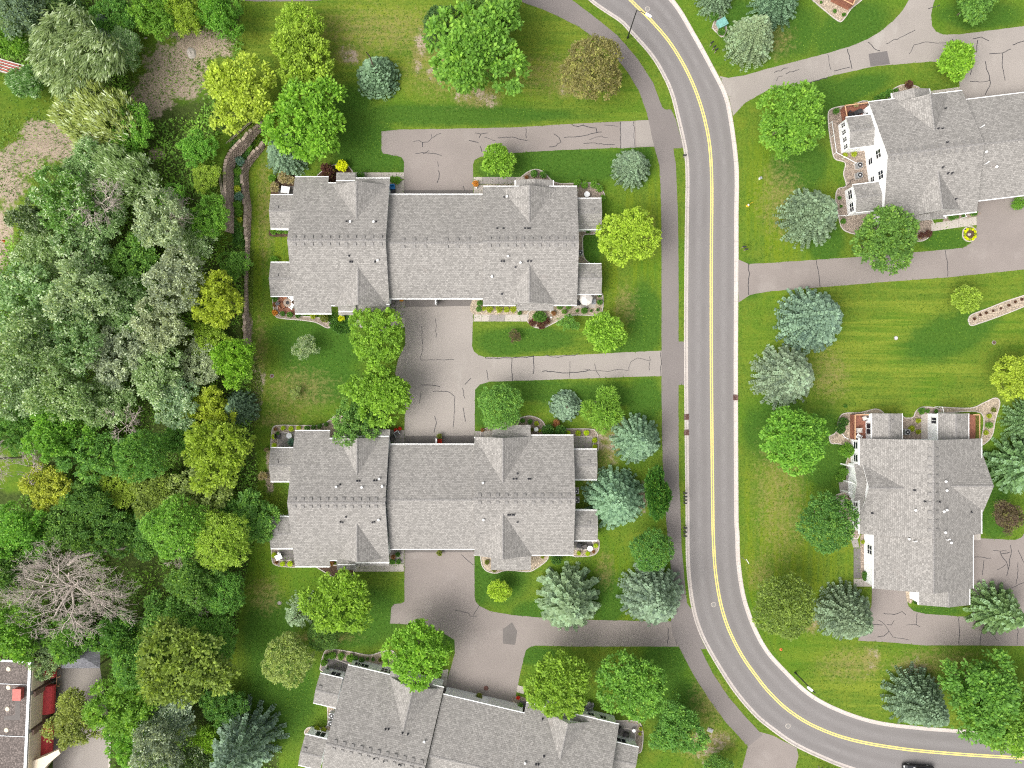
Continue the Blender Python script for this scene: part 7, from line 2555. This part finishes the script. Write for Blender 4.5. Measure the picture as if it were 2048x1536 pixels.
pot(797, 1107, 0.32, 'dark pot beside the south garage corner of the middle house', 'hedge', 'metal_dark')
pot(788, 1112, 0.3, 'clay pot beside the south garage corner of the middle house', 'rust')
e = empty('bird_bath', (*P(1072, 858), 0.03), 0, 'white bird bath in the bed north of the middle house', 'bird bath')
MB().lathe([(0.22, 0), (0.2, 0.05), (0.07, 0.1), (0.06, 0.6)], n=14).obj('pedestal', M['white'], e)
MB().lathe([(0.06, 0.6), (0.3, 0.7), (0.32, 0.76), (0.27, 0.75), (0.12, 0.68), (0.001, 0.67)], n=16).obj('basin', M['white'], e)
put(MB().lathe([(0.1, 0), (0.14, 0.3), (0.001, 0.42)], n=10).obj('garden_light', M['white'], None, (*P(1102, 635), 0.03)), 'white garden light in the curved south bed', 'lamp')
# garage dividers with ornaments
def divider(x, y0, y1, label, planter=None):
    A, B = P(x, y0, 0), P(x, y1, 0)
    e = empty('garage_divider', (A[0], (A[1] + B[1]) / 2, 0), 0, label, 'divider')
    L = abs(B[1] - A[1]) / 2
    MB().box(-0.05, -L, 0, 0.05, L, 1.9).obj('panel', M['white'], e)
    MB().box(-0.08, -L - 0.05, 1.9, 0.08, L + 0.05, 1.98).obj('cap', M['white'], e)


divider(874, 590, 611, 'white divider between the south garage doors of the upper house')
divider(875, 876, 897, 'white divider between the north garage doors of the middle house')
pot(880, 882, 0.36, 'pot of red flowers beside the white garage divider', 'red', 'red_paint')
pot(880, 872, 0.36, 'tan stone pot in front of the red flowers', 'olive', 'concrete')
pot(880, 598, 0.22, 'small green plant beside the upper garage divider', 'green')
pot(880, 1104, 0.38, 'stone pot below the south garage of the middle house', 'olive', 'concrete')
pot(959, 1388, 0.45, 'long stone planter against the garage of the bottom house', 'olive', 'concrete', hgt=0.6)
put(MB().lathe([(0.34, 0), (0.36, 0.05), (0.3, 0.1), (0.001, 0.1)], n=18).obj('round_mat', M['rust'], None, (*P(972, 1376), 0.02)), 'round dark mat on the lower forecourt', 'mat')
pot(864, 1353, 0.3, 'dark red pot by the entry of the bottom house', 'dkred')
pot(657, 1337, 0.25, 'white pot on the dark patio of the bottom house', 'boxwood', 'white')
chair(1240, 1457, 0.7, 'small black table chair on the patio of the bottom house', 'metal_dark', 'wicker')
chair(1251, 1467, -0.2, 'dark lounge chair on the patio of the bottom house', 'metal_dark', 'wicker')
table(1266, 1457, 0.26, 'small round white table on the patio of the bottom house', 'white')
e = empty('garden_ornament', (*P(1938, 469), 0.03), 0.6, 'grey stone ornament inside the yellow flower ring', 'ornament')
MB().lathe([(0.25, 0), (0.2, 0.12), (0.1, 0.2), (0.12, 0.35), (0.001, 0.42)], n=12).obj('stone', M['concrete'], e)
fence_rail([(1928, 424), (1933, 433)], 1.6, 'white post and beam beside the south entry of the upper right house')
# garden hose
pts = smooth([(1720, 357), (1710, 360), (1702, 360), (1699, 368), (1688, 373), (1680, 378)], 6)
V_, F_ = [], []
tube_chain(V_, F_, [np.array((*P(x, y), 0.06)) for x, y in pts], [0.035] * len(pts), 6)
put(link('garden_hose', fast_mesh2('garden_hose', V_, F_, M['rubber'])), 'dark garden hose lying in the bed below the air conditioners', 'hose')


# ------------------------------------------------------------------ the car at the bottom edge
def car(x, y, rz, label):
    X, Y = P(x, y, 0.5)
    e = empty('parked_car', (X, Y, ROAD_Z), rz, label, 'car')
    prof = [(-2.3, 0.35), (-2.32, 0.62), (-2.2, 0.85), (-1.9, 0.95), (0.75, 0.97), (1.75, 0.86), (2.2, 0.72), (2.3, 0.5), (2.28, 0.3)]
    ws = [0.78, 0.85, 0.88, 0.9, 0.9, 0.88, 0.8, 0.74, 0.72]
    mb = MB()
    for (a, wa_), (b, wb_) in zip(zip(prof, ws), list(zip(prof, ws))[1:]):
        mb.poly([(a[0], -wa_, a[1]), (b[0], -wb_, b[1]), (b[0], wb_, b[1]), (a[0], wa_, a[1])])
        for s in (-1, 1):
            mb.poly([(a[0], s * wa_, a[1]), (b[0], s * wb_, b[1]), (b[0], s * wb_, 0.25), (a[0], s * wa_, 0.25)])
    mb.obj('body', M['paint_black'], e)
    mb = MB()
    top = [(-1.2, -0.62), (0.1, -0.64), (0.1, 0.64), (-1.2, 0.62)]
    bot = [(-2.0, -0.78), (0.95, -0.8), (0.95, 0.8), (-2.0, 0.78)]
    for k in range(4):
        l = (k + 1) % 4
        mb.poly([(*bot[k], 0.94), (*bot[l], 0.94), (*top[l], 1.42), (*top[k], 1.42)])
    mb.obj('windows', M['glass'], e)
    MB().box(-1.24, -0.65, 1.42, 0.14, 0.65, 1.47).obj('roof', M['paint_black'], e)
    for sx in (-1.45, 1.4):
        for sy in (-1, 1):
            w_ = MB().tube((0, -0.11, 0), (0, 0.11, 0), 0.33, n=18).obj('wheel', M['rubber'], e, (sx, sy * 0.8, 0.33))
            MB().tube((0, -0.12, 0), (0, 0.12, 0), 0.2, n=14).obj('rim', M['grey_metal'], w_)
    for sy in (-1, 1):
        MB().box(2.1, sy * 0.62 - 0.14, 0.58, 2.24, sy * 0.62 + 0.14, 0.74).obj('headlight', M['white'], e)
        MB().box(-2.33, sy * 0.65 - 0.14, 0.62, -2.25, sy * 0.65 + 0.14, 0.78).obj('tail_light', M['red_paint'], e)
        MB().box(0.65, sy * 0.98 - 0.1, 0.95, 0.8, sy * 0.98 + 0.1, 1.08).obj('mirror', M['paint_black'], e)


car(1836, 1543, math.radians(175), 'black car on the road at the bottom edge, only its roof side in view')
